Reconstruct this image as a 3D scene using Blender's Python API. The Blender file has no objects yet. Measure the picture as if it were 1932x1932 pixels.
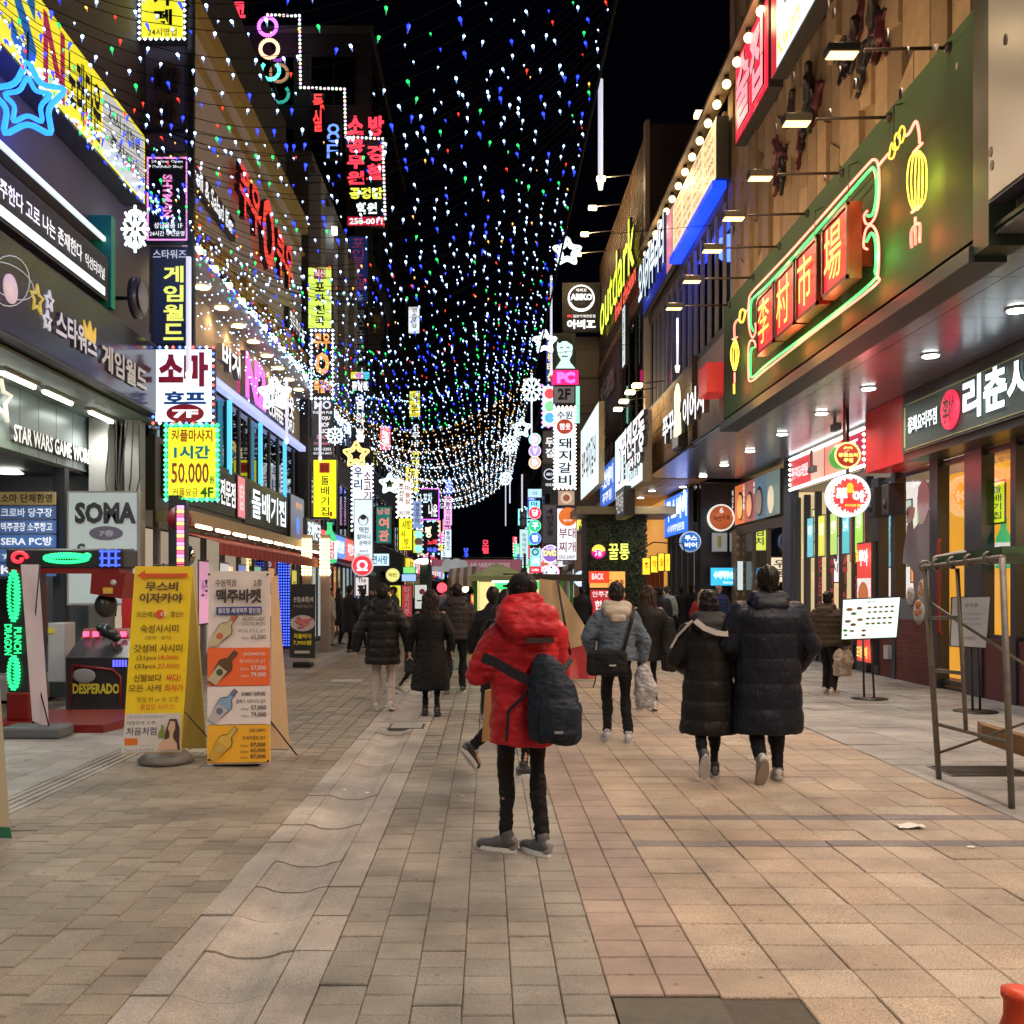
import bpy, bmesh, math, random
import numpy as np
from mathutils import Vector, Matrix, noise
random.seed(7)
PI = math.pi
SC = bpy.context.scene
C = SC.collection
# ------------------------------------------------------------------ camera, world, exposure
CAM_H = 1.62
F = 1932.0                       # focal length in units of the photo's 1932-px width
cam = bpy.data.cameras.new('camera'); co = bpy.data.objects.new('camera', cam); C.objects.link(co)
co.location = (0, 0, CAM_H); co.rotation_euler = (PI/2, 0, 0)
cam.sensor_width = 36; cam.lens = 36.0
cam.shift_x = (966-920)/1932; cam.shift_y = (1113-966)/1932
cam.clip_start = 0.05; cam.clip_end = 1500
SC.camera = co
w = bpy.data.worlds.new('World'); SC.world = w; w.use_nodes = True
nt = w.node_tree; bg = nt.nodes['Background']
sky = nt.nodes.new('ShaderNodeTexSky'); sky.sky_type = 'NISHITA'; sky.sun_disc = False
sky.sun_elevation = math.radians(3); sky.sun_rotation = math.radians(200)
nt.links.new(sky.outputs[0], bg.inputs[0]); bg.inputs[1].default_value = 0.0012
sl = bpy.data.lights.new('moonlight', 'SUN'); sl.energy = 0.01; sl.angle = math.radians(0.5); sl.color = (1, .96, .9)
so = bpy.data.objects.new('moonlight', sl); C.objects.link(so); so.rotation_euler = (math.radians(50), 0, math.radians(20))
SC.view_settings.view_transform = 'Standard'; SC.view_settings.look = 'None'
SC.view_settings.exposure = 0.0; SC.view_settings.gamma = 1; SC.view_settings.use_curve_mapping = False
SC.render.engine = 'CYCLES'
cy = SC.cycles
cy.use_denoising = True; cy.max_bounces = 5; cy.diffuse_bounces = 3; cy.glossy_bounces = 3
cy.transmission_bounces = 4; cy.transparent_max_bounces = 10; cy.sample_clamp_indirect = 4.0; cy.sample_clamp_direct = 0
cy.caustics_reflective = False; cy.caustics_refractive = False; cy.blur_glossy = 0.5
# ------------------------------------------------------------------ materials
MATS = {}
def _mat(name):
    m = bpy.data.materials.new(name); m.use_nodes = True
    return m, m.node_tree, m.node_tree.nodes['Principled BSDF']
def M(name, col=(.5, .5, .5), rough=.6, metal=0, emit=0, ecol=None, nz=.12, nscale=6, bump=0, bscale=40, sheen=0, spec=None, sample=True, rnd=0):
    """procedural surface: base colour broken up by noise, optional relief, optional emission"""
    if name in MATS: return MATS[name]
    m, t, b = _mat(name); N = t.nodes; L = t.links
    tc = N.new('ShaderNodeTexCoord')
    n = N.new('ShaderNodeTexNoise'); n.inputs['Scale'].default_value = nscale; n.inputs['Detail'].default_value = 5
    L.new(tc.outputs['Object'], n.inputs['Vector'])
    r = N.new('ShaderNodeMapRange'); r.inputs[3].default_value = 1-nz; r.inputs[4].default_value = 1+nz
    L.new(n.outputs['Fac'], r.inputs[0])
    val = r.outputs[0]
    if rnd:
        oi = N.new('ShaderNodeObjectInfo'); ge = N.new('ShaderNodeNewGeometry')
        ad = N.new('ShaderNodeMath'); ad.operation = 'ADD'; L.new(oi.outputs['Random'], ad.inputs[0]); L.new(ge.outputs['Random Per Island'], ad.inputs[1])
        fr = N.new('ShaderNodeMath'); fr.operation = 'FRACT'; L.new(ad.outputs[0], fr.inputs[0])
        r2 = N.new('ShaderNodeMapRange'); r2.inputs[3].default_value = 1-rnd; r2.inputs[4].default_value = 1+rnd
        L.new(fr.outputs[0], r2.inputs[0])
        mm = N.new('ShaderNodeMath'); mm.operation = 'MULTIPLY'; L.new(val, mm.inputs[0]); L.new(r2.outputs[0], mm.inputs[1]); val = mm.outputs[0]
    mx = N.new('ShaderNodeVectorMath'); mx.operation = 'SCALE'; mx.inputs[0].default_value = col[:3]
    L.new(val, mx.inputs[3]); L.new(mx.outputs[0], b.inputs['Base Color'])
    b.inputs['Roughness'].default_value = rough; b.inputs['Metallic'].default_value = metal
    if spec is not None: b.inputs['Specular IOR Level'].default_value = spec
    if sheen: b.inputs['Sheen Weight'].default_value = sheen
    if bump:
        n2 = N.new('ShaderNodeTexNoise'); n2.inputs['Scale'].default_value = bscale; n2.inputs['Detail'].default_value = 4
        L.new(tc.outputs['Object'], n2.inputs['Vector'])
        bp = N.new('ShaderNodeBump'); bp.inputs['Strength'].default_value = bump; bp.inputs['Distance'].default_value = .01
        L.new(n2.outputs['Fac'], bp.inputs['Height']); L.new(bp.outputs[0], b.inputs['Normal'])
    if emit:
        me = N.new('ShaderNodeVectorMath'); me.operation = 'SCALE'; me.inputs[0].default_value = (ecol or col)[:3]
        L.new(r.outputs[0], me.inputs[3]); L.new(me.outputs[0], b.inputs['Emission Color']); b.inputs['Emission Strength'].default_value = emit
    if not sample: m.cycles.emission_sampling = 'NONE'
    MATS[name] = m
    return m
def EM(col, s, sample=True, base=None):
    """light-giving face (neon, lamp, backlit sign face, or a plain surface given its own glow)"""
    key = 'glow_%d_%d_%d_%d_%d' % (col[0]*100, col[1]*100, col[2]*100, s*100, sample)
    return M(key, base or tuple(min(.8, c*.8+.02) for c in col), .4, emit=s, ecol=col, nz=.07, nscale=2.5, sample=sample)
def PT(col, rough=.5):
    key = 'paint_%d_%d_%d_%d' % (col[0]*100, col[1]*100, col[2]*100, rough*10)
    return M(key, col, rough, nz=.1, nscale=5)
def paver_mat(name, c1, c2, c3=None, speck=.35, rnd=.22):
    m, t, b = _mat(name); N = t.nodes; L = t.links
    tc = N.new('ShaderNodeTexCoord'); oi = N.new('ShaderNodeObjectInfo'); ge = N.new('ShaderNodeNewGeometry')
    ad = N.new('ShaderNodeMath'); ad.operation = 'ADD'; L.new(oi.outputs['Random'], ad.inputs[0]); L.new(ge.outputs['Random Per Island'], ad.inputs[1])
    fr = N.new('ShaderNodeMath'); fr.operation = 'FRACT'; L.new(ad.outputs[0], fr.inputs[0])
    av = [(p+q)/2 for p, q in zip(c1, c2)]; c1 = [a+(p-a)*.6 for a, p in zip(av, c1)]; c2 = [a+(p-a)*.6 for a, p in zip(av, c2)]; c3 = [a+(p-a)*.7 for a, p in zip(av, c3)] if c3 else None
    cr = N.new('ShaderNodeValToRGB'); cr.color_ramp.elements[0].color = (*c1, 1); cr.color_ramp.elements[1].color = (*c2, 1)
    if c3:
        e = cr.color_ramp.elements.new(.55); e.color = (*c3, 1)
    L.new(fr.outputs[0], cr.inputs[0])
    g = N.new('ShaderNodeTexNoise'); g.inputs['Scale'].default_value = 150; g.inputs['Detail'].default_value = 3
    L.new(ge.outputs['Position'], g.inputs['Vector'])
    gr = N.new('ShaderNodeMapRange'); gr.inputs[1].default_value = .3; gr.inputs[2].default_value = .7; gr.inputs[3].default_value = 1-speck; gr.inputs[4].default_value = 1+speck
    L.new(g.outputs['Fac'], gr.inputs[0])
    s = N.new('ShaderNodeTexNoise'); s.inputs['Scale'].default_value = 1.1; s.inputs['Detail'].default_value = 7; s.inputs['Roughness'].default_value = .65
    L.new(ge.outputs['Position'], s.inputs['Vector'])
    sr = N.new('ShaderNodeMapRange'); sr.inputs[1].default_value = .3; sr.inputs[2].default_value = .7; sr.inputs[3].default_value = .52; sr.inputs[4].default_value = 1.3
    L.new(s.outputs['Fac'], sr.inputs[0])
    s2 = N.new('ShaderNodeTexVoronoi'); s2.inputs['Scale'].default_value = 5.5; L.new(ge.outputs['Position'], s2.inputs['Vector'])
    vr = N.new('ShaderNodeMapRange'); vr.inputs[1].default_value = .05; vr.inputs[2].default_value = .09; vr.inputs[3].default_value = .5; vr.inputs[4].default_value = 1
    L.new(s2.outputs['Distance'], vr.inputs[0])
    m1 = N.new('ShaderNodeMath'); m1.operation = 'MULTIPLY'; L.new(gr.outputs[0], m1.inputs[0]); L.new(sr.outputs[0], m1.inputs[1])
    s3 = N.new('ShaderNodeTexNoise'); s3.inputs['Scale'].default_value = .45; s3.inputs['Detail'].default_value = 5; L.new(ge.outputs['Position'], s3.inputs['Vector'])  # broad cool tint patches: mixed lamp colours put into the paving colour
    tr_ = N.new('ShaderNodeMapRange'); tr_.inputs[1].default_value = .38; tr_.inputs[2].default_value = .62; L.new(s3.outputs['Fac'], tr_.inputs[0])
    m2 = N.new('ShaderNodeMath'); m2.operation = 'MULTIPLY'; L.new(m1.outputs[0], m2.inputs[0]); L.new(vr.outputs[0], m2.inputs[1])
    mx = N.new('ShaderNodeVectorMath'); mx.operation = 'SCALE'; tn = N.new('ShaderNodeMix'); tn.data_type = 'RGBA'; tn.blend_type = 'MULTIPLY'; tn.inputs[7].default_value = (.80, .86, .93, 1); L.new(tr_.outputs[0], tn.inputs[0]); L.new(cr.outputs[0], tn.inputs[6])
    L.new(tn.outputs[2], mx.inputs[0]); L.new(m2.outputs[0], mx.inputs[3])
    L.new(mx.outputs[0], b.inputs['Base Color']); b.inputs['Roughness'].default_value = .62
    rr = N.new('ShaderNodeMapRange'); rr.inputs[3].default_value = .42; rr.inputs[4].default_value = .85; L.new(s.outputs['Fac'], rr.inputs[0]); L.new(rr.outputs[0], b.inputs['Roughness'])
    bp = N.new('ShaderNodeBump'); bp.inputs['Strength'].default_value = .35; bp.inputs['Distance'].default_value = .004
    L.new(g.outputs['Fac'], bp.inputs['Height']); L.new(bp.outputs[0], b.inputs['Normal'])
    MATS[name] = m; return m
def glass_mat(name='pane_glass', tint=(.9, .95, .95), refl=.12):
    m = bpy.data.materials.new(name); m.use_nodes = True; t = m.node_tree; N = t.nodes; L = t.links
    N.remove(N['Principled BSDF'])
    tr = N.new('ShaderNodeBsdfTransparent'); tr.inputs[0].default_value = (*tint, 1)
    gl = N.new('ShaderNodeBsdfGlossy'); gl.inputs['Roughness'].default_value = .03; gl.inputs[0].default_value = (.9, .95, 1, 1)
    lw = N.new('ShaderNodeLayerWeight'); lw.inputs[0].default_value = .35
    mr = N.new('ShaderNodeMapRange'); mr.inputs[3].default_value = refl*.6; mr.inputs[4].default_value = .4+refl; L.new(lw.outputs['Fresnel'], mr.inputs[0])
    mx = N.new('ShaderNodeMixShader'); L.new(mr.outputs[0], mx.inputs[0]); L.new(tr.outputs[0], mx.inputs[1]); L.new(gl.outputs[0], mx.inputs[2])
    L.new(mx.outputs[0], N['Material Output'].inputs[0]); MATS[name] = m; return m
def brick_mat(name, c1, c2, mortar, scale=1, bw=.2, rh=.07, axis='YZ'):
    m, t, b = _mat(name); N = t.nodes; L = t.links
    ge = N.new('ShaderNodeNewGeometry'); sp = N.new('ShaderNodeSeparateXYZ'); L.new(ge.outputs['Position'], sp.inputs[0])
    cb = N.new('ShaderNodeCombineXYZ'); L.new(sp.outputs[{'X': 0, 'Y': 1, 'Z': 2}[axis[0]]], cb.inputs[0]); L.new(sp.outputs[{'X': 0, 'Y': 1, 'Z': 2}[axis[1]]], cb.inputs[1])
    br = N.new('ShaderNodeTexBrick'); br.inputs['Color1'].default_value = (*c1, 1); br.inputs['Color2'].default_value = (*c2, 1); br.inputs['Mortar'].default_value = (*mortar, 1)
    br.inputs['Scale'].default_value = scale; br.inputs['Brick Width'].default_value = bw; br.inputs['Row Height'].default_value = rh; br.inputs['Mortar Size'].default_value = .006
    L.new(cb.outputs[0], br.inputs['Vector']); L.new(br.outputs['Color'], b.inputs['Base Color']); b.inputs['Roughness'].default_value = .7
    MATS[name] = m; return m
glass_mat(); glass_mat('dark_glass', (.18, .2, .24), .25)
# ------------------------------------------------------------------ object helpers
ORG = {}
def props(o, label=None, cat=None, group=None, kind=None):
    if label: o['label'] = label
    if cat: o['category'] = cat
    if group: o['group'] = group
    if kind: o['kind'] = kind
    return o
def thing(name, loc, label, cat, group=None, kind=None, rz=0):
    o = bpy.data.objects.new(name, None); C.objects.link(o); o.location = loc; o.empty_display_size = .1
    o.rotation_euler = (0, 0, rz)
    ORG[o.name] = Vector(loc)
    return props(o, label, cat, group, kind)
def link(name, me, parent=None, org=None, kind=None, label=None):
    o = bpy.data.objects.new(name, me); C.objects.link(o)
    if parent is not None:
        o.parent = parent; ORG[o.name] = ORG[parent.name]
    else:
        o.location = org or (0, 0, 0); ORG[o.name] = Vector(org or (0, 0, 0))
    if kind: o['kind'] = kind
    if label: o['label'] = label
    return o
ORD = ['first', 'second', 'third', 'fourth', 'fifth', 'sixth', 'seventh', 'eighth', 'ninth', 'tenth', 'eleventh', 'twelfth', 'thirteenth', 'fourteenth', 'fifteenth', 'sixteenth', 'seventeenth', 'eighteenth', 'nineteenth', 'twentieth', 'twenty-first', 'twenty-second']
class MB:
    """collects shapes (world coordinates) and links them as one mesh object"""
    def __init__(s): s.v = []; s.f = []; s.mi = []; s.cur = 0; s.sm = []
    def add(s, vs, fs, smooth=False):
        k = len(s.v); s.v += [tuple(v) for v in vs]
        for f in fs: s.f.append(tuple(i+k for i in f)); s.mi.append(s.cur); s.sm.append(smooth)
        return s
    def box(s, a, b):
        x0, x1 = sorted((a[0], b[0])); y0, y1 = sorted((a[1], b[1])); z0, z1 = sorted((a[2], b[2]))
        return s.add([(x0, y0, z0), (x1, y0, z0), (x1, y1, z0), (x0, y1, z0), (x0, y0, z1), (x1, y0, z1), (x1, y1, z1), (x0, y1, z1)],
                     [(0, 3, 2, 1), (4, 5, 6, 7), (0, 1, 5, 4), (1, 2, 6, 5), (2, 3, 7, 6), (3, 0, 4, 7)])
    def bevbox(s, a, b, e):
        """box with chamfered edges"""
        bm = bmesh.new(); bmesh.ops.create_cube(bm, size=1)
        sx = [abs(b[i]-a[i]) for i in range(3)]; c = [(a[i]+b[i])/2 for i in range(3)]
        for v in bm.verts: v.co = Vector([v.co[i]*sx[i]+c[i] for i in range(3)])
        bmesh.ops.bevel(bm, geom=bm.edges[:], offset=e, segments=2, affect='EDGES', profile=.5)
        bm.verts.index_update()
        s.add([v.co for v in bm.verts], [[v.index for v in f.verts] for f in bm.faces]); bm.free(); return s
    def quad(s, pts): return s.add(pts, [tuple(range(len(pts)))])
    def tube(s, pts, r, n=6, closed=False, caps=True):
        pts = [Vector(p) for p in pts]; m = len(pts); rr = r if isinstance(r, (list, tuple)) else [r]*m
        vs = []; prev = None
        for i, p in enumerate(pts):
            a = pts[(i-1) % m] if (closed or i > 0) else p; b = pts[(i+1) % m] if (closed or i < m-1) else p
            d = (b-a)
            d = d.normalized() if d.length > 1e-9 else Vector((0, 0, 1))
            if prev is None:
                ref = Vector((0, 0, 1)) if abs(d.z) < .9 else Vector((1, 0, 0)); u = d.cross(ref).normalized()
            else:
                u = (prev - d*prev.dot(d)); u = u.normalized() if u.length > 1e-6 else d.orthogonal().normalized()
            prev = u; w_ = d.cross(u)
            for k in range(n):
                an = 2*PI*k/n; vs.append(p+(u*math.cos(an)+w_*math.sin(an))*rr[i])
        fs = []
        for i in range(m if closed else m-1):
            for k in range(n):
                a = i*n+k; b = i*n+(k+1) % n; c = ((i+1) % m)*n+(k+1) % n; d2 = ((i+1) % m)*n+k
                fs.append((a, b, c, d2))
        if not closed and caps: fs += [tuple(range(n))[::-1], tuple(range((m-1)*n, m*n))]
        return s.add(vs, fs, n > 5)
    def lathe(s, c, prof, n=16, axis='Z'):
        vs = []; fs = []
        for (r, h) in prof:
            for k in range(n):
                a = 2*PI*k/n; p = (r*math.cos(a), r*math.sin(a), h)
                if axis == 'Y': p = (p[0], p[2], p[1])
                if axis == 'X': p = (p[2], p[0], p[1])
                vs.append((c[0]+p[0], c[1]+p[1], c[2]+p[2]))
        for i in range(len(prof)-1):
            for k in range(n): fs.append((i*n+k, i*n+(k+1) % n, (i+1)*n+(k+1) % n, (i+1)*n+k))
        fs += [tuple(range(n))[::-1], tuple(range((len(prof)-1)*n, len(prof)*n))]
        return s.add(vs, fs, True)
    def prism(s, pts, off):
        """extrude polygon pts (3-D) by vector off"""
        n = len(pts); off = Vector(off); vs = [Vector(p) for p in pts]; vs += [p+off for p in vs]
        fs = [tuple(range(n)), tuple(range(2*n-1, n-1, -1))]+[(i, (i+1) % n, n+(i+1) % n, n+i) for i in range(n)]
        return s.add(vs, fs)
    def ball(s, c, r, n=10, m=6):
        rx, ry, rz = r if isinstance(r, (tuple, list)) else (r, r, r)
        vs = [(c[0], c[1], c[2]-rz)]; fs = []
        for i in range(1, m):
            t = PI*i/m-PI/2
            for k in range(n):
                a = 2*PI*k/n; vs.append((c[0]+rx*math.cos(t)*math.cos(a), c[1]+ry*math.cos(t)*math.sin(a), c[2]+rz*math.sin(t)))
        vs.append((c[0], c[1], c[2]+rz)); last = len(vs)-1
        for k in range(n): fs.append((0, 1+(k+1) % n, 1+k)); fs.append((last, last-n+k, last-n+(k+1) % n))
        for i in range(m-2):
            for k in range(n): fs.append((1+i*n+k, 1+i*n+(k+1) % n, 1+(i+1)*n+(k+1) % n, 1+(i+1)*n+k))
        return s.add(vs, fs, True)
    def mesh(s, name, mats, org=(0, 0, 0)):
        me = bpy.data.meshes.new(name); ox, oy, oz = org
        me.from_pydata([(a-ox, b-oy, c-oz) for a, b, c in s.v], [], s.f)
        for m in (mats if isinstance(mats, (list, tuple)) else [mats]): me.materials.append(m)
        if any(s.mi): me.polygons.foreach_set('material_index', s.mi)
        me.polygons.foreach_set('use_smooth', s.sm)
        me.update(); return me
    def build(s, name, mats, parent=None, kind=None, label=None, org=None):
        o = ORG[parent.name] if parent is not None else (org or (0, 0, 0))
        return link(name, s.mesh(name, mats, o), parent, org, kind, label)
def W(px, py, d): return Vector(((px-920)/F*d, d, CAM_H+(1113-py)/F*d))
def onX(X, px, py):
    """the point of the wall plane x = X that the photo shows at (px, py)"""
    d = X*F/(px-920); return Vector((X, d, CAM_H+(1113-py)/F*d))
class Pl:
    """a vertical rectangle: O lower-left seen from its front, U right, V up, N towards the viewer"""
    def __init__(s, O, U, w, h, N): s.O = Vector(O); s.U = Vector(U); s.V = Vector((0, 0, 1)); s.w = w; s.h = h; s.N = Vector(N)
    def p(s, u, v, n=0): return s.O+s.U*(u*s.w)+s.V*((1-v)*s.h)+s.N*n      # u from left, v DOWN from the top, both 0..1
def front(x0, y0, x1, y1, d):
    a = W(x0, y1, d); b = W(x1, y0, d); return Pl(a, (1, 0, 0), b.x-a.x, b.z-a.z, (0, -1, 0))
def frontm(x0, x1, z0, z1, d): return Pl((x0, d, z0), (1, 0, 0), x1-x0, z1-z0, (0, -1, 0))
def left(X, d0, d1, z0, z1): return Pl((X, d0, z0), (0, 1, 0), d1-d0, z1-z0, (1, 0, 0))
def right(X, d0, d1, z0, z1): return Pl((X, d1, z0), (0, -1, 0), d1-d0, z1-z0, (-1, 0, 0))
# temp scene for evaluating text and remesh
TMP = bpy.data.scenes.new('tmp'); TVL = TMP.view_layers[0]
TC = {}; TXO = {}
def text_polys(txt, bold=0):
    key = (txt, bold)
    if key in TC: return TC[key]
    if 'o' not in TXO:
        cu = bpy.data.curves.new('t', 'FONT'); cu.resolution_u = 2; o = bpy.data.objects.new('t', cu); TMP.collection.objects.link(o); TXO['o'] = o
    o = TXO['o']; cu = o.data; cu.body = txt; cu.offset = bold; o.hide_viewport = False; TVL.update()
    me = bpy.data.meshes.new_from_object(o.evaluated_get(TVL.depsgraph))
    v = np.empty(len(me.vertices)*3, 'f'); me.vertices.foreach_get('co', v); v = v.reshape(-1, 3)
    fs = [tuple(p.vertices) for p in me.polygons]
    bpy.data.meshes.remove(me)
    if len(v) == 0: v = np.zeros((3, 3)); fs = []
    mn = v.min(0); mx = v.max(0); sz = np.maximum(mx-mn, 1e-4)
    r = ((v[:, :2]-mn[:2])/sz[:2], fs, sz[0]/sz[1]); TC[key] = r; return r
def put_text(mb, pl, txt, u0, v0, u1, v1, n=.012, bold=0, depth=0, rot=0, fit=True, mirror=False, wob=0):
    uv, fs, asp = text_polys(txt, bold)
    k = len(mb.v); vs = []
    for a, b in uv:
        if mirror: a = 1-a
        if rot == 1: a, b = b, 1-a       # reads downwards
        vs.append(pl.p(u0+(u1-u0)*a, v1+(v0-v1)*b, n))
    mb.add(vs, fs)
    if depth:
        # side walls from boundary edges
        cnt = {}
        for f in fs:
            for i in range(len(f)):
                e = (f[i], f[(i+1) % len(f)])
                if (e[1], e[0]) in cnt: del cnt[(e[1], e[0])]
                else: cnt[e] = 1
        base = len(mb.v); idx = {}; vb = []; sf = []
        for (a, b) in cnt:
            for q in (a, b):
                if q not in idx: idx[q] = len(vb)+base; vb.append(vs[q]-pl.N*depth)
        mb.v += [tuple(q) for q in vb]
        for (a, b) in cnt:
            mb.f.append((k+b, k+a, idx[a], idx[b])); mb.mi.append(mb.cur+1); mb.sm.append(False)
def remesh(mb, name, mat, voxel, smooth=2, fn=None):
    """union of overlapping closed shapes -> one continuous skin"""
    me = mb.mesh('t', mat); o = bpy.data.objects.new('t', me); TMP.collection.objects.link(o)
    r = o.modifiers.new('r', 'REMESH'); r.mode = 'VOXEL'; r.voxel_size = voxel; r.adaptivity = 0
    if smooth:
        s = o.modifiers.new('s', 'SMOOTH'); s.iterations = smooth; s.factor = .5
    TVL.update(); out = bpy.data.meshes.new_from_object(o.evaluated_get(TVL.depsgraph)); out.name = name
    bpy.data.objects.remove(o); bpy.data.meshes.remove(me)
    n = len(out.vertices)
    if fn and n:
        co_ = np.empty(n*3, 'f'); no = np.empty(n*3, 'f')
        out.vertices.foreach_get('co', co_); out.vertex_normals.foreach_get('vector', no)
        c2 = fn(co_.reshape(-1, 3), no.reshape(-1, 3)); out.vertices.foreach_set('co', c2.astype('f').ravel())
    out.polygons.foreach_set('use_smooth', [True]*len(out.polygons))
    out.materials.clear(); out.materials.append(mat); out.update(); return out
# ------------------------------------------------------------------ signs
def bulbs_line(mb, a, b, step, r, n=None, jitter=0):
    a = Vector(a); b = Vector(b); L_ = (b-a).length; k = max(1, int(L_/step))
    for i in range(k+1):
        p = a+(b-a)*(i/k)
        mb.add([p+Vector((r, 0, 0)), p+Vector((-r, 0, 0)), p+Vector((0, r, 0)), p+Vector((0, -r, 0)), p+Vector((0, 0, r)), p+Vector((0, 0, -r))],
               [(0, 2, 4), (2, 1, 4), (1, 3, 4), (3, 0, 4), (2, 0, 5), (1, 2, 5), (3, 1, 5), (0, 3, 5)])
def sign(pl, label, face, emit=1.2, case=(.05, .05, .05), th=.16, lines=(), rects=(), discs=(), border=None, bracket=0, name='shop_sign', cat='sign', group=None, bstep=.13, bsize=.028, sample=True, facemat=None):
    """shop sign: case, (lit) face, raised lettering, coloured fields, discs, a rim of bulbs and brackets"""
    base = pl.p(.5, 1, 0)
    t = thing(name, base, label, cat, group)
    mb = MB(); a = pl.p(0, 1, -.004); b = pl.p(1, 0, -th)
    mb.box(a, b); fr = .02
    for (q0, q1) in (((-.0, 0), (1, 0)), ((0, 1), (1, 1))):
        pass
    mb.build('case', PT(case, .4), t)
    fm = facemat or (EM(face, emit, sample) if emit else PT(face, .45))
    mb = MB(); mx = min(.03/pl.w, .04); my = min(.03/pl.h, .04)
    mb.quad([pl.p(mx, 1-my, .004), pl.p(1-mx, 1-my, .004), pl.p(1-mx, my, .004), pl.p(mx, my, .004)]); mb.build('face', fm, t)
    k = .008
    for r in rects:      # (u0,v0,u1,v1,col,emit)
        u0, v0, u1, v1, c, e = r
        MB().box(pl.p(u0, v1, .006), pl.p(u1, v0, k+.002)).build('colour_field', EM(c, e, sample) if e else PT(c), t)
        k += .003
    for dsc in discs:    # (u,v,r_m,col,emit[,aspect])
        u, v, r, c, e = dsc[:5]; asp = dsc[5] if len(dsc) > 5 else 1
        m2 = MB(); cc = pl.p(u, v, k); ring = [cc+pl.U*(r*asp*math.cos(q*PI/12))+pl.V*(r*math.sin(q*PI/12)) for q in range(24)]
        m2.prism(ring, pl.N*.012); m2.build('disc', EM(c, e, sample) if e else PT(c), t); k += .014
    for ln in lines:     # dict or tuple (text,u0,v0,u1,v1,col,emit,bold,depth,mode)
        tx, u0, v0, u1, v1, c, e = ln[:7]; bold = ln[7] if len(ln) > 7 else .015; dep = ln[8] if len(ln) > 8 else 0; mode = ln[9] if len(ln) > 9 else ''
        m3 = MB(); n = k+.006+dep
        if mode == 'v':
            hh = (v1-v0)/len(tx)
            for i, ch in enumerate(tx): put_text(m3, pl, ch, u0, v0+hh*(i+.07), u1, v0+hh*(i+.93), n, bold, dep)
        elif mode == 'r': put_text(m3, pl, tx, u0, v0, u1, v1, n, bold, dep, rot=1)
        else: put_text(m3, pl, tx, u0, v0, u1, v1, n, bold, dep)
        m3.build('lettering', [EM(c, e, sample) if e else PT(c), PT((.12, .12, .13))], t)
    if border:
        cols = border if isinstance(border[0], (list, tuple)) else [border]
        m4 = MB()
        per = [(pl.p(0, 0, .03), pl.p(1, 0, .03)), (pl.p(1, 0, .03), pl.p(1, 1, .03)), (pl.p(1, 1, .03), pl.p(0, 1, .03)), (pl.p(0, 1, .03), pl.p(0, 0, .03))]
        i = 0
        for (p, q) in per:
            L_ = (q-p).length; kk = max(2, int(L_/bstep))
            for j in range(kk):
                m4.cur = i % len(cols); i += 1; x = p+(q-p)*(j/kk); bulbs_line(m4, x, x+Vector((0, 0, 1e-4)), 1, bsize)
        m4.build('bulb_rim', [EM(c, 3.2, False) for c in cols], t, kind='stuff')
    if bracket:
        m5 = MB(); side = bracket
        for v in (.12, .88):
            p = pl.p(0 if side < 0 else 1, v, -th/2); m5.tube([p, p+pl.U*(side*abs(bracket)*1.0)], .02, 6)
        m5.build('bracket', PT((.15, .15, .16), .4), t)
    return t
def point(loc, power, col=(1, .85, .6), r=.08, spot=None, rot=None):
    if spot:
        l = bpy.data.lights.new('lamp_light', 'SPOT'); l.spot_size = math.radians(spot); l.spot_blend = .6
    else: l = bpy.data.lights.new('lamp_light', 'POINT')
    l.energy = power; l.color = col; l.shadow_soft_size = r
    o = bpy.data.objects.new('lamp_light', l); C.objects.link(o); o.location = loc
    if rot: o.rotation_euler = rot
    return o
# ================================================================== GROUND
paver_mat('paver_brown', (.24, .205, .15), (.37, .32, .24), (.31, .25, .185))
paver_mat('paver_grey', (.26, .235, .195), (.37, .33, .27), (.31, .275, .225))
paver_mat('paver_rose', (.32, .24, .195), (.41, .31, .25), (.36, .265, .21), speck=.2)
paver_mat('paver_granite', (.37, .29, .215), (.50, .41, .31), (.43, .31, .215), speck=.5)
paver_mat('paver_pale', (.32, .30, .27), (.44, .41, .37), (.38, .355, .32))
paver_mat('paver_dark', (.17, .15, .15), (.26, .22, .2))
paver_mat('gutter_stone', (.36, .32, .275), (.48, .43, .37), (.42, .375, .32))
JO = M('joint_dirt', (.10, .085, .068), .95, nz=.3, nscale=30)
MB().box((-60, -30, -.4), (60, 260, -.05)).build('ground', JO, kind='structure')
def paver_mesh(wd, ln, mat, e=.005, name='paver', bev=.005, h=.05):
    a, b = wd/2-.0015, ln/2-.004; mb = MB()
    vs = []
    for (k, z) in ((0, -h), (0, -bev), (bev, 0)):
        vs += [(-a+k, -b+k, z), (a-k, -b+k, z), (a-k, b-k, z), (-a+k, b-k, z)]
    fs = [(8, 9, 10, 11)]
    for l in (0, 4):
        for i in range(4): fs.append((l+i, l+(i+1) % 4, l+4+(i+1) % 4, l+4+i))
    mb.add(vs, fs); return mb.mesh(name, mat)
def in_view(x, d): return d > 3.55 and abs(x+ .0) < 60 and -920/F*d-.3 < x < 1012/F*d+.3
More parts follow.
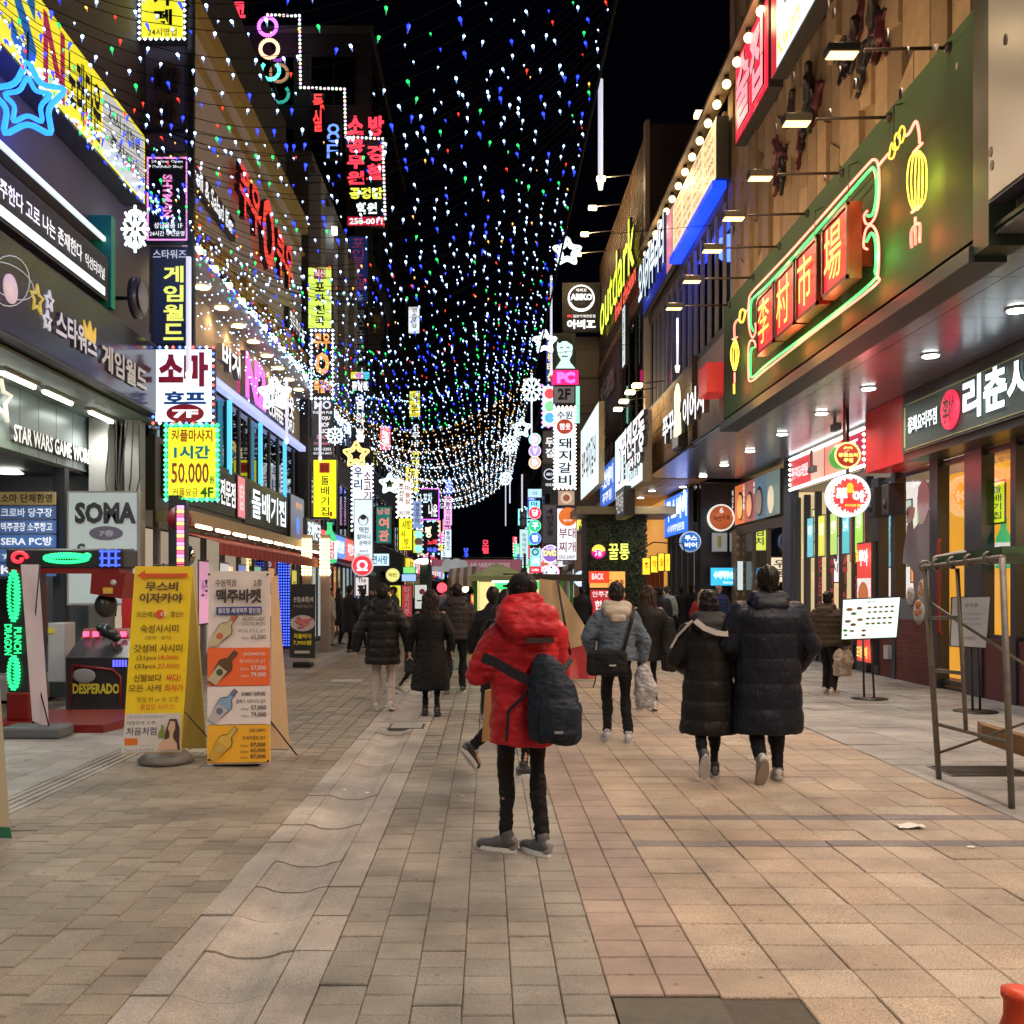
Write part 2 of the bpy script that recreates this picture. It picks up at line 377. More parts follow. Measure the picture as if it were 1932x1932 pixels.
def paving(name, x0, x1, d0, d1, pw, pl_, mat, lim=10., stag=.5, dark=(), skip=None):
    root = MB().box((x0+.003, d0, -.06), (x1-.003, d1, -.011)).build(name, JO, kind='structure')
    nx = max(1, round((x1-x0)/pw)); pw = (x1-x0)/nx
    me = paver_mesh(pw, pl_, MATS[mat]); med = paver_mesh(pw, .15, MATS['paver_dark']) if dark else None
    rows = []; d = d0
    while d < d1-.05:
        hit = [q for q in dark if abs(q-d) < pl_/2+.001]
        if hit: rows.append((d, .15, 1)); d += .15
        else: rows.append((d, pl_, 0)); d += pl_
    cells = []
    for j, (d, l, dk) in enumerate(rows):
        for i in range(nx):
            off = (l*stag if (i % 2) else 0) if not dark else 0
            x = x0+pw*(i+.5); y = d+l/2+off
            if skip and skip(x, y): continue
            cells.append((x, y, l, dk))
    near = sorted([c for c in cells if in_view(c[0], c[1]) and c[1] < lim], key=lambda c: c[1])[:298]
    ns = set(near); rest = MB(); rd = MB()
    rg = random.Random(len(name))
    for c in cells:
        z = rg.gauss(0, .0018)
        if c in ns:
            o = bpy.data.objects.new('paver', med if c[3] else me); C.objects.link(o); o.parent = root
            o.location = (c[0], c[1], z); o.rotation_euler = (rg.gauss(0, .006), rg.gauss(0, .006), rg.gauss(0, .006))
        else:
            a, b = pw/2-.0015, c[2]/2-.004; q = rd if c[3] else rest; k = .005
            q.add([(c[0]-a, c[1]-b, z-.05), (c[0]+a, c[1]-b, z-.05), (c[0]+a, c[1]+b, z-.05), (c[0]-a, c[1]+b, z-.05),
                   (c[0]-a+k, c[1]-b+k, z), (c[0]+a-k, c[1]-b+k, z), (c[0]+a-k, c[1]+b-k, z), (c[0]-a+k, c[1]+b-k, z)],
                  [(4, 5, 6, 7), (0, 1, 5, 4), (1, 2, 6, 5), (2, 3, 7, 6), (3, 0, 4, 7)])
    if rest.v: rest.build('paver', MATS[mat], root, kind='stuff')
    if rd.v: rd.build('paver', MATS['paver_dark'], root, kind='stuff')
    return root
DMAX = 60
paving('pavement_left', -3.43, -1.43, 2.6, DMAX, .2, .2, 'paver_brown', 9.5)
paving('pavement_left_edge', -5.9, -3.75, 2.6, DMAX, .3, .3, 'paver_pale', 13)
paving('pavement_centre', -.69, .49, 2.6, DMAX, .197, .2, 'paver_grey', 10)
paving('pavement_band', .49, .93, 4.1, DMAX, .22, .21, 'paver_rose', 12, stag=0)
paving('pavement_right', .93, 3.73, 2.57, DMAX, .31, .3, 'paver_granite', 12.5, dark=(6.46, 7.21), skip=lambda x, y: x < 1.25 and y < 4.1)
paving('pavement_right_edge', 3.75, 7.6, 3.2, DMAX, .6, .3, 'paver_pale', 14)
MB().box((.50, 2.2, -.05), (1.235, 4.095, -.012)).build('concrete_patch', M('patch_concrete', (.12, .11, .09), .9, nz=.35, nscale=14, bump=.5, bscale=90), kind='structure')
# drainage gutter: side slabs and dished channel stones
gt = MB().box((-1.425, 2.2, -.1), (-.695, DMAX, -.09)).build('drain_gutter', JO, kind='structure')
def gut(x0, x1, ln, dish):
    mb = MB(); n = 8; vs = []; fs = []; e = .004
    for j, y in enumerate((-ln/2+e, ln/2-e)):
        for i in range(n+1):
            t = i/n; x = x0+e+(x1-x0-2*e)*t
            zz = -dish*max(0, min(1, (1-abs(2*t-1))*2.2-.35)) if dish else 0
            vs.append((x, y, zz))
        for i in range(n+1): vs.append((x0+e+(x1-x0-2*e)*i/n, y, -.085))
    m = n+1
    for i in range(n):
        fs += [(i, i+1, 2*m+i+1, 2*m+i), (i+1, i, m+i, m+i+1), (2*m+i, 2*m+i+1, 3*m+i+1, 3*m+i)]
    fs += [(0, 2*m, 3*m, m), (n, m+n, 3*m+n, 2*m+n)]
    mb.add(vs, fs); return mb.mesh('gutter_stone', MATS['gutter_stone'])
gms = [gut(-1.43, -1.27, .5, 0), gut(-1.27, -.87, .5, .034), gut(-.87, -.69, .5, 0)]
y = 2.6; k = 0
while y < DMAX:
    for gm in gms:
        if k < 95:
            o = bpy.data.objects.new('gutter_stone', gm); C.objects.link(o); o.parent = gt
            o.location = (0, y+.25, random.gauss(-.002, .003)); o.rotation_euler = (random.gauss(0, .008), 0, random.gauss(0, .004))
    y += .5; k += 1
# tactile strip
ts = MB().box((-3.745, 2.6, -.05), (-3.435, DMAX, -.01)).build('tactile_strip', MATS['paver_pale'], kind='structure')
mb = MB()
for i in range(4): mb.box((-3.72+i*.075, 2.6, -.01), (-3.685+i*.075, DMAX, .003))
mb.build('guide_rib', MATS['paver_pale'], ts)
mb = MB().box((3.733, 2.6, -.05), (3.747, DMAX, -.004)); mb.build('slot_channel', PT((.05, .05, .05)), kind='structure')
def grate(px, py, wd, ln, label, col):
    d = CAM_H*F/(py-1113); x = (px-920)/F*d; t = thing('drain_cover', (x, d, 0), label, 'drain cover')
    MB().box((x-wd/2, d-ln/2, -.03), (x+wd/2, d+ln/2, .004)).build('plate', PT((.08, .08, .08)), t)
    mb = MB(); n = int(ln/.06)
    for i in range(n): mb.box((x-wd/2+.03, d-ln/2+(i+.25)*ln/n, .004), (x+wd/2-.03, d-ln/2+(i+.75)*ln/n, .010))
    mb.build('bar', M('cover_%d' % px, col, .4, .3), t)
grate(655, 1285, .62, .5, 'pale steel drain grating beside the open gutter, farther up the street', (.5, .5, .48))
grate(768, 1370, .42, .42, 'pale steel drain cover with bars set into the channel, just short of the long-coated woman', (.6, .6, .58))
grate(1850, 1455, .75, .5, 'dark slotted drain grating in the paving beside the scaffold foot', (.06, .055, .05))
def scrap(px, py, s, label, col=(.7, .7, .68), nm='litter_scrap'):
    d = CAM_H*F/(py-1113); x = (px-920)/F*d; mb = MB()
    vs = [(x+(i-1.5)*s*.33+random.uniform(-.2, .2)*s*.3, d+(j-1)*s*.35, .004+random.random()*s*.22) for j in range(3) for i in range(4)]
    mb.add(vs, [(j*4+i, j*4+i+1, j*4+i+5, j*4+i+4) for j in range(2) for i in range(3)])
    o = mb.build(nm, PT(col), org=(x, d, 0)); props(o, label, 'litter'); return o
scrap(1716, 1562, .17, 'crumpled clear plastic wrapper lying on the granite paving right of the couple')
scrap(693, 1497, .04, 'small white paper scrap on the brown paving, right of two near the menu banner')
scrap(651, 1491, .035, 'small white paper scrap on the brown paving, middle of the three')
scrap(872, 1503, .035, 'small white cigarette end beside the gutter edge')
scrap(1832, 1600, .05, 'small pale scrap of paper between the two scaffold legs')
# night sky dome
mb = MB(); mb.ball((0, 60, -40), 700, 24, 12); sk = mb.build('sky', EM((.10, .13, .30), .0035, False), kind='structure')
# ================================================================== BUILDINGS
conc = M('render_concrete', (.22, .2, .18), .85, nz=.25, nscale=2, bump=.3)
darkw = M('dark_wall', (.07, .065, .065), .8, nz=.3, nscale=2, bump=.2)
blackp = PT((.02, .02, .022), .35)
greyw = M('grey_cladding', (.17, .165, .16), .5, nz=.15, nscale=1.5)
beige = M('beige_stone', (.40, .34, .27), .75, nz=.18, nscale=2.5, bump=.25)
navyf = PT((.03, .035, .05), .35)
def window(pl, root, nx=2, ny=1, frame=None, lit=None, fr=.05, gl='dark_glass', deep=.12, name='window'):
    """window with frame bars, panes and (lit or dark) room surface behind"""
    f = MB()
    for i in range(nx+1): u = i/nx; f.box(pl.p(min(u, 1-fr/pl.w), 1, .02), pl.p(min(u, 1-fr/pl.w)+fr/pl.w, 0, -.04))
    for j in range(ny+1): v = j/ny; vv = min(v, 1-fr/pl.h); f.box(pl.p(.0, vv+fr/pl.h, .015), pl.p(1, vv, -.035))
    fo = f.build(name, frame or navyf, root)
    MB().quad([pl.p(0, 1, -.015), pl.p(1, 1, -.015), pl.p(1, 0, -.015), pl.p(0, 0, -.015)]).build('pane', MATS[gl], fo)
    b = MB().quad([pl.p(0, 1, -deep), pl.p(1, 1, -deep), pl.p(1, 0, -deep), pl.p(0, 0, -deep)])
    b.build('blind', lit or PT((.03, .03, .035)), fo)
    return fo
def storeys(pl, root, nx, ny, lit_p=.12, mx=.25, my=.3, rg=random):
    for j in range(ny):
        for i in range(nx):
            u0 = (i+mx/2)/nx; u1 = (i+1-mx/2)/nx; v0 = (j+my/2)/ny; v1 = (j+1-my/2)/ny
            a = pl.p(u0, v1); q = Pl(a+pl.N*.005, pl.U, (u1-u0)*pl.w, (v1-v0)*pl.h, pl.N)
            l = None
            if rg.random() < lit_p: l = EM(rg.choice([(.8, .7, .5), (.6, .7, .8), (.9, .6, .3)]), .35)
            window(q, root, 2, 1, lit=l)
# ---- right building nearest: R1 (timber panelled wall over a soffit)
R1 = thing('restaurant_building', (4.8, 0, 0), 'corner restaurant building with timber-panelled upper wall above a lit metal soffit, nearest on the right', 'building')
woodb = M('wood_panel', (.36, .25, .14), .65, nz=.35, nscale=4, bump=.4, bscale=25, rnd=.3)
MB().box((4.9, -14, 4.95), (12, 20.5, 15)).build('wall', M('wall_core', (.12, .09, .06), .8), R1)
pm = {}
rg = random.Random(3)
for r_ in range(5):
    for c_ in range(26):
        y0 = 9.4+c_*.425; z0 = 5.15+r_*1.55+(c_ % 3)*.5
        w_ = .42; h_ = 1.54; th = rg.choice([.03, .06, .10]); sk_ = rg.choice([-.25, .12, .3])
        key = (th, sk_)
        if key not in pm:
            m = MB(); vs = [(0, 0, 0), (0, w_, sk_*w_*2), (0, w_, h_+sk_*w_*2), (0, 0, h_)]
            m.add(vs+[(-th, y+(.01 if y == 0 else -.012), z) for (_, y, z) in vs], [(4, 7, 6, 5), (0, 1, 5, 4), (1, 2, 6, 5), (2, 3, 7, 6), (3, 0, 4, 7)]); pm[key] = m.mesh('wood_panel', woodb)
        o = bpy.data.objects.new('wood_panel', pm[key]); C.objects.link(o); o.parent = R1; o.location = Vector((4.895, y0, z0))-ORG[R1.name]
# near wall (behind the camera side) plain
MB().box((4.8, -14, 4.95), (4.89, 9.3, 15)).build('wall_panel', PT((.2, .15, .1)), R1)
soff = M('soffit_metal', (.26, .27, .33), .22, .35, nz=.12, nscale=1.2)
sp_ = {}
xs = [(4.62, 5.35), (5.36, 6.75), (6.76, 7.55)]
for i in range(-9, 40):
    for (a, b) in xs:
        k = (a, b)
        if k not in sp_: sp_[k] = MB().box((a, 0, 0), (b, .79, .03)).mesh('soffit_panel', soff)
        if i*.8 < 29.5:
            o = bpy.data.objects.new('soffit_panel', sp_[k]); C.objects.link(o); o.parent = R1; o.location = Vector((0, .2+i*.8, 4.86))-ORG[R1.name]
MB().box((4.6, -14, 4.9), (7.6, 31, 4.94)).build('slab', blackp, R1)
MB().box((7.6, -14, 0), (12, 31, .12)).build('plinth', conc, R1)
# downlights in the soffit
dlm = MB().lathe((0, 0, 0), [(.02, -.035), (.105, -.03), (.11, -.012)], 14).mesh('lens', EM((.95, 1, .9), 14, False))
rim = MB().lathe((0, 0, 0), [(.14, -.012), (.14, .01), (.11, .01)], 14).mesh('rim', PT((.6, .6, .6)))
for i, d in enumerate([-7.4, -5, -2.6, -.2, 2.2, 4.6, 7.0, 9.4, 11.8, 14.1, 16.4, 18.7, 21.2, 23.8, 26.4, 29.0, 32.0]):
    if i > 0 or True:
        wh = ['behind the camera', 'over the pavement near the white menu board', 'deep under the overhang by the green hedge']
        t = thing('ceiling_downlight', (6.1, d, 4.855), 'round white downlight in the grey metal soffit, '+ORD[i-7]+' along from the near end' if i > 6 else 'round white downlight in the soffit behind the picture edge', 'downlight', 'downlights in the metal soffit')
        link('rim', rim, t); link('lens', dlm, t)
        l = point((6.1, d, 4.82), 125, (1, .93, .84), .1, 160); l.parent = t; l.location = (0, 0, -.06)
# ---- shop wall below the soffit
S1 = thing('shopfront', (7.5, 3, 0), 'glazed restaurant front with dark steel posts, amber wallpapered interior and red fascia', 'shopfront')
MB().box((6.9, -8, 3.75), (7.5, 17.0, 4.85)).build('fascia', blackp, S1)
MB().box((6.9, 17.0, 3.75), (7.5, 18.7, 4.85)).build('fascia', M('red_fascia', (.55, .03, .03), .35, nz=.1), S1, label='red end of the fascia')
MB().box((9.6, -8, 0), (9.7, 19.9, 3.8)).build('back_wall', EM((.9, .42, .08), .9, True, (.5, .25, .06)), S1)  # wall emits by itself, the dining room's light put into it
MB().box((7.55, -8, 3.72), (9.6, 19.9, 3.76)).build('ceiling', PT((.3, .2, .12)), S1)
MB().box((7.5, -8, .02), (9.6, 19.9, .06)).build('floor', PT((.15, .1, .07)), S1)
bm_ = brick_mat('red_brick', (.16, .035, .03), (.11, .025, .022), (.05, .02, .02), 1, .22, .075)
MB().box((7.42, 17.15, 0), (7.6, 19.4, 1.1)).build('brick_base', bm_, S1)
MB().box((7.44, 17.15, 1.1), (7.6, 19.4, 1.42)).build('sill_panel', PT((.13, .16, .19)), S1)
for (a, b) in ((-8, -7.8), (-4.2, -4.0), (0, .2), (4, 4.2), (8, 8.2), (11.4, 11.6), (12.9, 13.1), (14.35, 14.5), (15.35, 15.9), (16.85, 17.15), (18.6, 18.8), (19.4, 19.75)):
    MB().box((7.4, a, 0), (7.6, b, 3.75)).build('post', navyf, S1)
for (a, b, z) in ((17.15, 19.4, 1.42), (15.9, 16.85, .1), (14.5, 15.35, .9), (13.1, 14.35, .9), (11.6, 12.9, .9), (8.2, 11.4, .9), (4.2, 8, .9)):
    q = right(7.5, a, b, z, 3.7); fo = MB().box(q.p(0, 1, .03), q.p(1, 1-.06/q.h, -.03)).box(q.p(0, .06/q.h, .03), q.p(1, 0, -.03)).build('window', navyf, S1)
    MB().quad([q.p(0, 1), q.p(1, 1), q.p(1, 0), q.p(0, 0)]).build('pane', MATS['pane_glass'], fo)
for (a, b) in ((14.5, 15.35), (13.1, 14.35), (11.6, 12.9), (8.2, 11.4), (4.2, 8)): MB().box((7.43, a, 0), (7.57, b, .9)).build('stall_riser', M('dark_red_base', (.1, .015, .02), .4), S1)
# amber wallpaper partition behind the door, room light put in as glow; red handle
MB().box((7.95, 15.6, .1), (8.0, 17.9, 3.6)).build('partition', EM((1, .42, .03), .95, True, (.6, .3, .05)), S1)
mb = MB(); mb.tube([(7.42, 16.75, .9), (7.38, 16.75, .95), (7.38, 16.75, 2.4), (7.42, 16.75, 2.45)], .025); mb.build('door_handle', M('red_lacquer', (.35, .02, .02), .2), S1)
# interior clutter: lit beer banners, bottles, shelves, tables
def inner(x, d, w_, z0, z1, col, e, label, txt=None, tc=(.02, .05, .02), cat='banner'):
    q = right(x, d-w_/2, d+w_/2, z0, z1)
    return sign(q, label, col, e, th=.02, lines=[(txt, .2, .1, .8, .9, tc, 0, .01, 0, 'v')] if txt else (), name='hanging_banner', cat=cat)
inner(7.6, 15.25, .42, 2.6, 3.25, (.75, .85, .02), .95, 'yellow hanging banner with dark writing behind the glass, by the amber wall', '돌배기집')
inner(7.6, 14.55, .55, 2.6, 3.3, (.75, .85, .02), .95, 'wide yellow hanging banner behind the shop glass at the right picture edge', '포차집')
def bottle_shape(mb, c, h, r, n=12, axis='Z'):
    mb.lathe(c, [(r*.9, 0), (r, .03*h), (r, .56*h), (r*.85, .64*h), (r*.42, .78*h), (r*.38, .93*h), (r*.45, .94*h), (r*.45, h)], n)
for (d, lab) in ((15.2, 'tall green display bottle behind the shop window, left of the pair'), (14.62, 'tall green display bottle behind the shop window, right of the pair')):
    t = thing('display_bottle', (7.66, d, 1.94), lab, 'bottle')
    mb = MB(); bottle_shape(mb, (7.66, d, 1.94), .75, .11); mb.build('body', EM((.05, .5, .18), .7), t)
    MB().lathe((7.66, d, 2.0), [(.116, 0), (.116, .32)], 14).build('label', EM((.7, .8, .8), .7), t)
for i in range(5):
    d = 5+i*2.2; t = thing('dining_table', (8.6, d, 0), 'dark wood dining table behind the restaurant glass', 'table', 'tables inside the restaurant')
    MB().box((8.2, d-.5, .72), (9.1, d+.5, .76)).build('tabletop', PT((.2, .1, .05)), t); MB().tube([(8.65, d, .06), (8.65, d, .72)], .05).build('leg', blackp, t)
for i, d in enumerate((3.5, 6.5, 9.5, 12.5, 18.2)):
    t = thing('pendant_lamp', (8.7, d, 3.0), 'warm glowing pendant lamp inside the amber restaurant', 'lamp', 'pendant lamps inside the restaurant')
    MB().tube([(8.7, d, 3.2), (8.7, d, 3.7)], .01).build('cord', blackp, t); MB().ball((8.7, d, 3.05), .16).build('shade', EM((1, .6, .25), 5), t)
    l = point((8.7, d, 2.75), 30, (1, .62, .3), .15); l.parent = t; l.location = (0, 0, -.25)
# poster of a waiter on the window, bowls of food below  (plain generic stand-in)
q = right(7.47, 17.25, 19.3, 1.45, 3.7)
def onpl(pl, pts): return [pl.p(u, v, .02) for u, v in pts]
t = thing('window_poster', q.p(.5, 1), 'cut-out poster of a waiter in grey shirt raising one hand, stuck on the window', 'poster')
# photo coordinates -> plane x = 7.47
def tr(X, pts): return [onX(X, a, b) for a, b in pts]
MB().prism(tr(7.45, [(1706, 1040), (1712, 1000), (1716, 975), (1722, 975), (1724, 1000), (1735, 985), (1745, 960), (1758, 962), (1763, 985), (1772, 1005), (1772, 1075), (1762, 1100), (1762, 1130), (1725, 1130), (1724, 1080), (1718, 1068), (1704, 1062)][::-1]), (-.012, 0, 0)).build('shirt', PT((.2, .2, .23)), t)
MB().prism(tr(7.44, [(1736, 990), (1732, 955), (1734, 920), (1742, 905), (1752, 912), (1757, 935), (1752, 965), (1744, 988)][::-1]), (-.014, 0, 0)).build('head', PT((.45, .42, .48)), t)
MB().prism(tr(7.44, [(1713, 985), (1711, 965), (1717, 955), (1727, 958), (1725, 975), (1720, 986)][::-1]), (-.014, 0, 0)).build('hand', PT((.5, .42, .4)), t)
MB().prism(tr(7.455, [(1680, 1128), (1772, 1132), (1772, 1192), (1680, 1178)][::-1]), (-.01, 0, 0)).build('tray_print', PT((.16, .2, .24)), t)
for (x, y, r, c) in ((1718, 1125, .16, (.6, .5, .35)), (1742, 1115, .2, (.6, .28, .1)), (1734, 1155, .22, (.6, .2, .06)), (1763, 1140, .14, (.6, .3, .15))):
    p = onX(7.43, x, y); MB().lathe(p, [(r, -.01), (r, .01)], 16, 'X').build('plate', PT((.7, .68, .62)), t)
    m = MB()
    for k in range(7): m.ball(p+Vector((-.02, random.uniform(-.5, .5)*r, random.uniform(-.3, .9)*r*.7)), (.01, r*.3, r*.25), 6, 4)
    m.build('food', PT(c), t)
# ---- second shop (glazed folding doors) and third shop
S2 = thing('shopfront', (7.5, 20, 0), 'seafood pub front of dark folding glass doors under a strip of lit menu photos', 'shopfront')
MB().box((9.2, 19.9, 0), (9.3, 25.0, 4.8)).build('back_wall', EM((.7, .62, .58), 1.5, True, (.4, .35, .3)), S2)  # pale wall glows on its own in place of lighting inside the pub
MB().box((7.55, 19.9, .02), (9.2, 25, .06)).build('floor', PT((.15, .1, .07)), S2); MB().box((7.55, 19.9, 4.0), (9.2, 25, 4.04)).build('ceiling', PT((.25, .2, .18)), S2)
for i, d in enumerate((20.1, 20.85, 21.6, 22.4, 23.2, 24.0, 24.75)):
    MB().box((7.42, d-.05, 0), (7.56, d+.05, 3.85)).build('door_frame', navyf, S2)
    if i < 6:
        q = right(7.5, d+.05, d+(.65 if i else .7), .45, 3.8); fo = MB().box(q.p(0, 1, .02), q.p(1, .98, -.02)).build('door', navyf, S2)
        MB().quad([q.p(0, 1), q.p(1, 1), q.p(1, 0), q.p(0, 0)]).build('pane', MATS['pane_glass'], fo); MB().box((7.46, d+.05, 0), (7.54, d+.7, .45)).build('kick_panel', PT((.07, .07, .08)), fo)
for i in range(6):
    x = 8.7; d = 20.5+i*.75
    inner(x, d, .5, 2.1, 3.5, [(.3, .75, .15), (.75, .8, .7), (.2, .6, .7), (.8, .8, .1), (.8, .2, .15), (.5, .6, .1)][i], .8,
          ['green drink poster inside the folding-door pub, first from the round sign', 'white price poster inside the folding-door pub', 'turquoise poster inside the folding-door pub', 'yellow poster inside the folding-door pub', 'red poster inside the folding-door pub', 'olive poster inside the folding-door pub'][i], ['소주', '생맥주', '안주', '쭈꾸미', '특가', '맥주'][i], (.7, .1, .1) if i in (1, 3) else (.9, .9, .9), cat='poster')
for k, (d, c, tx, lab) in enumerate(((20.5, (.35, .7, .1), '소주', 'lime poster high on the first folding glass door'), (21.25, (.1, .5, .55), '24시', 'teal poster high on the second folding glass door'), (22.0, (.45, .65, .15), '안주', 'grass-green poster high on the third folding glass door'), (22.8, (.7, .7, .1), '포장', 'mustard poster high on the fourth folding glass door'), (23.6, (.15, .5, .6), '맥주', 'sea-blue poster high on the fifth folding glass door'))):
    sign(right(7.44, d-.22, d+.24, 2.35, 3.3), lab, c, .9, th=.01, lines=[(tx, .2, .2, .8, .5, (.9, .95, .95), 1, .02)], name='door_poster', cat='poster')
for (d, tx) in ((20.5, '푸짐한'), (21.2, '쭈아'), (22.0, '쭈꾸'), (22.8, '믿음직')):
    q = right(7.46, d, d+.28, .9, 2.5); m = MB(); hh = 1/len(tx)
    for i, ch in enumerate(tx): put_text(m, q, ch, .0, hh*i+.03, 1, hh*(i+1)-.03, .01, .03)
    m.build('lettering', PT((.75, .1, .12)), S2)
S3 = thing('shopfront', (7.5, 25.5, 0), 'noodle shop front with a big window below a strip of bowl photographs', 'shopfront')
MB().box((7.4, 25.0, 0), (7.6, 25.6, 4.85)).build('pilaster', PT((.05, .06, .09)), S3)
MB().box((7.45, 25.6, 3.25), (7.6, 31, 3.5)).build('lintel', PT((.06, .045, .04)), S3)
MB().box((9.0, 25, 0), (9.1, 31, 4.8)).build('back_wall', EM((.7, .5, .25), 1.3, True, (.4, .3, .2)), S3)  # noodle shop's lighting put into the wall as emission
q = right(7.5, 25.8, 30.4, .7, 3.25); fo = MB()
for u in (0, .33, .66, .97): fo.box(q.p(u, 1, .04), q.p(u+.03, 0, -.04))
fo = fo.build('window', PT((.08, .06, .05)), S3); MB().quad([q.p(0, 1), q.p(1, 1), q.p(1, 0), q.p(0, 0)]).build('pane', MATS['pane_glass'], fo)
MB().box((7.45, 25.6, 0), (7.6, 31, .7)).build('base_panel', brick_mat('tan_brick', (.3, .2, .13), (.24, .16, .1), (.1, .08, .06), 1, .3, .12), S3)
MB().box((7.35, 30.3, 0), (7.6, 30.9, 3.4)).build('brick_pier', MATS['tan_brick'], S3)
# black cross wall with the round orange sign, blue pub, orange bar
S4 = thing('shopfront', (6.9, 31, 0), 'black-painted cross wall beside the noodle shop carrying a round orange sign', 'wall')
MB().box((6.45, 31.0, 0), (8.5, 31.3, 4.85)).build('wall', PT((.018, .02, .03), .4), S4)
S5 = thing('shopfront', (6.2, 33, 0), 'beer pub front with blue sign and tall narrow glass doors', 'shopfront')
MB().box((6.4, 31.3, 3.7), (6.6, 36.2, 4.85)).build('wall', blackp, S5)
for d in (31.4, 32.4, 33.4, 34.4, 35.4, 36.1): MB().box((6.35, d-.06, 0), (6.5, d+.06, 3.7)).build('door_frame', navyf, S5)
MB().box((7.3, 31.3, 0), (7.4, 36.2, 3.7)).build('back_wall', EM((.8, .65, .5), 1.0), S5)  # interior brightness given to this wall as its own glow
MB().quad([(6.43, 31.4, .05), (6.43, 36.1, .05), (6.43, 36.1, 3.7), (6.43, 31.4, 3.7)]).build('pane', MATS['pane_glass'], S5)
S6 = thing('shopfront', (6.1, 38, 0), 'bar front glowing orange behind wooden lattice doors, beyond the blue pub', 'shopfront')
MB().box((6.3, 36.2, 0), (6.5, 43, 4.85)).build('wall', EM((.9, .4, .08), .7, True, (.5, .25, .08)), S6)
m = MB()
for i in range(7):
    d = 36.6+i*.9; m.box((6.22, d, 0), (6.3, d+.12, 2.6))
    m.box((6.22, d, 1.1), (6.29, d+.9, 1.2)); m.box((6.22, d, 2.5), (6.3, d+.9, 2.62)); m.box((6.235, d+.45, 0), (6.28, d+.5, 2.6))
m.build('lattice_door', PT((.16, .05, .02)), S6)
# ---- honey-bar wall: dark hedge-covered block standing forward
S7 = thing('bar_wall', (4.2, 34, 0), 'dark wall covered in artificial leaves carrying the neon bar sign', 'wall')
MB().box((3.3, 34, 0), (5.25, 36, 4.1)).build('wall', PT((.02, .025, .018), .9), S7)
m = MB(); rg = random.Random(5)
for i in range(5200):
    x = rg.uniform(3.28, 5.28); z = rg.uniform(.1, 4.15); y = 33.98-rg.uniform(0, .09); s = rg.uniform(.03, .06); a = rg.uniform(0, 6.28); b = rg.uniform(-.6, .6)
    m.cur = 1 if rg.random() < .3 else 0
    c_, s_ = math.cos(a)*s, math.sin(a)*s
    m.add([(x-c_, y, z-s_), (x+s_*.6, y-abs(b)*s, z-c_*.6), (x+c_, y-.02, z+s_), (x-s_*.6, y-.01, z+c_*.6)], [(0, 1, 2, 3)])
m.build('leaves', [M('leaf_dark', (.035, .06, .02), .6, rnd=.4), M('leaf_olive', (.10, .10, .03), .6, rnd=.4)], S7, kind='stuff')
MB().box((2.9, 33.4, 4.1), (6.2, 36.2, 4.35)).build('canopy', PT((.25, .2, .1)), S7)
# ---- R2: building above the soffit, between 20.5 and 30
R2 = thing('pub_building', (4.7, 20.6, 0), 'pub building with glazed upper floor and bulb-lit parapet beyond the timber-panelled one', 'building')
MB().box((4.72, 20.5, 4.9), (12, 30, 6.75)).build('wall', M('beige_panel', (.42, .34, .26), .6, nz=.12, nscale=1), R2)
MB().box((4.72, 20.5, 6.75), (4.9, 30, 6.9)).build('sill', PT((.12, .1, .09)), R2)
MB().box((5.1, 20.5, 6.9), (12, 30, 9.5)).build('wall', PT((.05, .045, .045)), R2)
MB().box((4.72, 20.5, 9.4), (12, 30, 11.2)).build('wall', PT((.12, .09, .07)), R2)
for i in range(14):
    d = 20.6+i*.72; MB().box((4.74, d, 6.9), (4.8, d+.06, 9.4)).build('mullion', PT((.3, .3, .33), .35), R2)
MB().quad([(4.86, 20.5, 6.9), (4.86, 30, 6.9), (4.86, 30, 9.4), (4.86, 20.5, 9.4)]).build('pane', MATS['dark_glass'], R2)
for i in range(5):
    d = 21+i*1.9; MB().box((4.98, d, 7.2), (5.02, d+.25, 9.1)).build('curtain', EM((.55, .5, .5), .25), R2)
# stone-clad stretch under the pub
stn = M('stone_tile', (.42, .29, .17), .8, nz=.25, nscale=3, bump=.4, bscale=20, rnd=.18)
for r_ in range(5):
    for c_ in range(7):
        d = 23.4+c_*.95+(r_ % 2)*.4; z = 4.95+r_*.36
        MB().box((4.66+random.uniform(0, .02), d, z), (4.72, d+.93, z+.345)).build('stone_tile', stn, R2)
MB().box((4.6, 23.05, 4.85), (4.72, 23.35, 6.9)).build('post', PT((.09, .05, .035)), R2)
# bulbs on the parapet edge
pb = MB().ball((0, 0, 0), .085, 10, 6).mesh('bulb', EM((1, .72, .3), 5, False)); pc = MB().lathe((0, 0, .08), [(.05, 0), (.05, .08)], 8).mesh('socket', blackp)
MB().box((4.42, 15.0, 11.42), (4.75, 30.2, 11.5)).build('parapet_rail', PT((.15, .1, .06)), R2)
for i in range(18):
    d = 15.4+i*.82; t = thing('festoon_bulb', (4.55, d, 11.25), 'round warm bulb under the parapet rail, '+ORD[i]+' from the near end', 'light bulb', 'bulbs along the pub parapet'); link('glass', pb, t); link('socket', pc, t)
for i in range(4):
    l = point((4.3, 17+i*3.4, 11.1), 22, (1, .7, .35), .2); l.parent = R2; l.location = Vector((4.3, 17+i*3.4, 11.1))-ORG[R2.name]
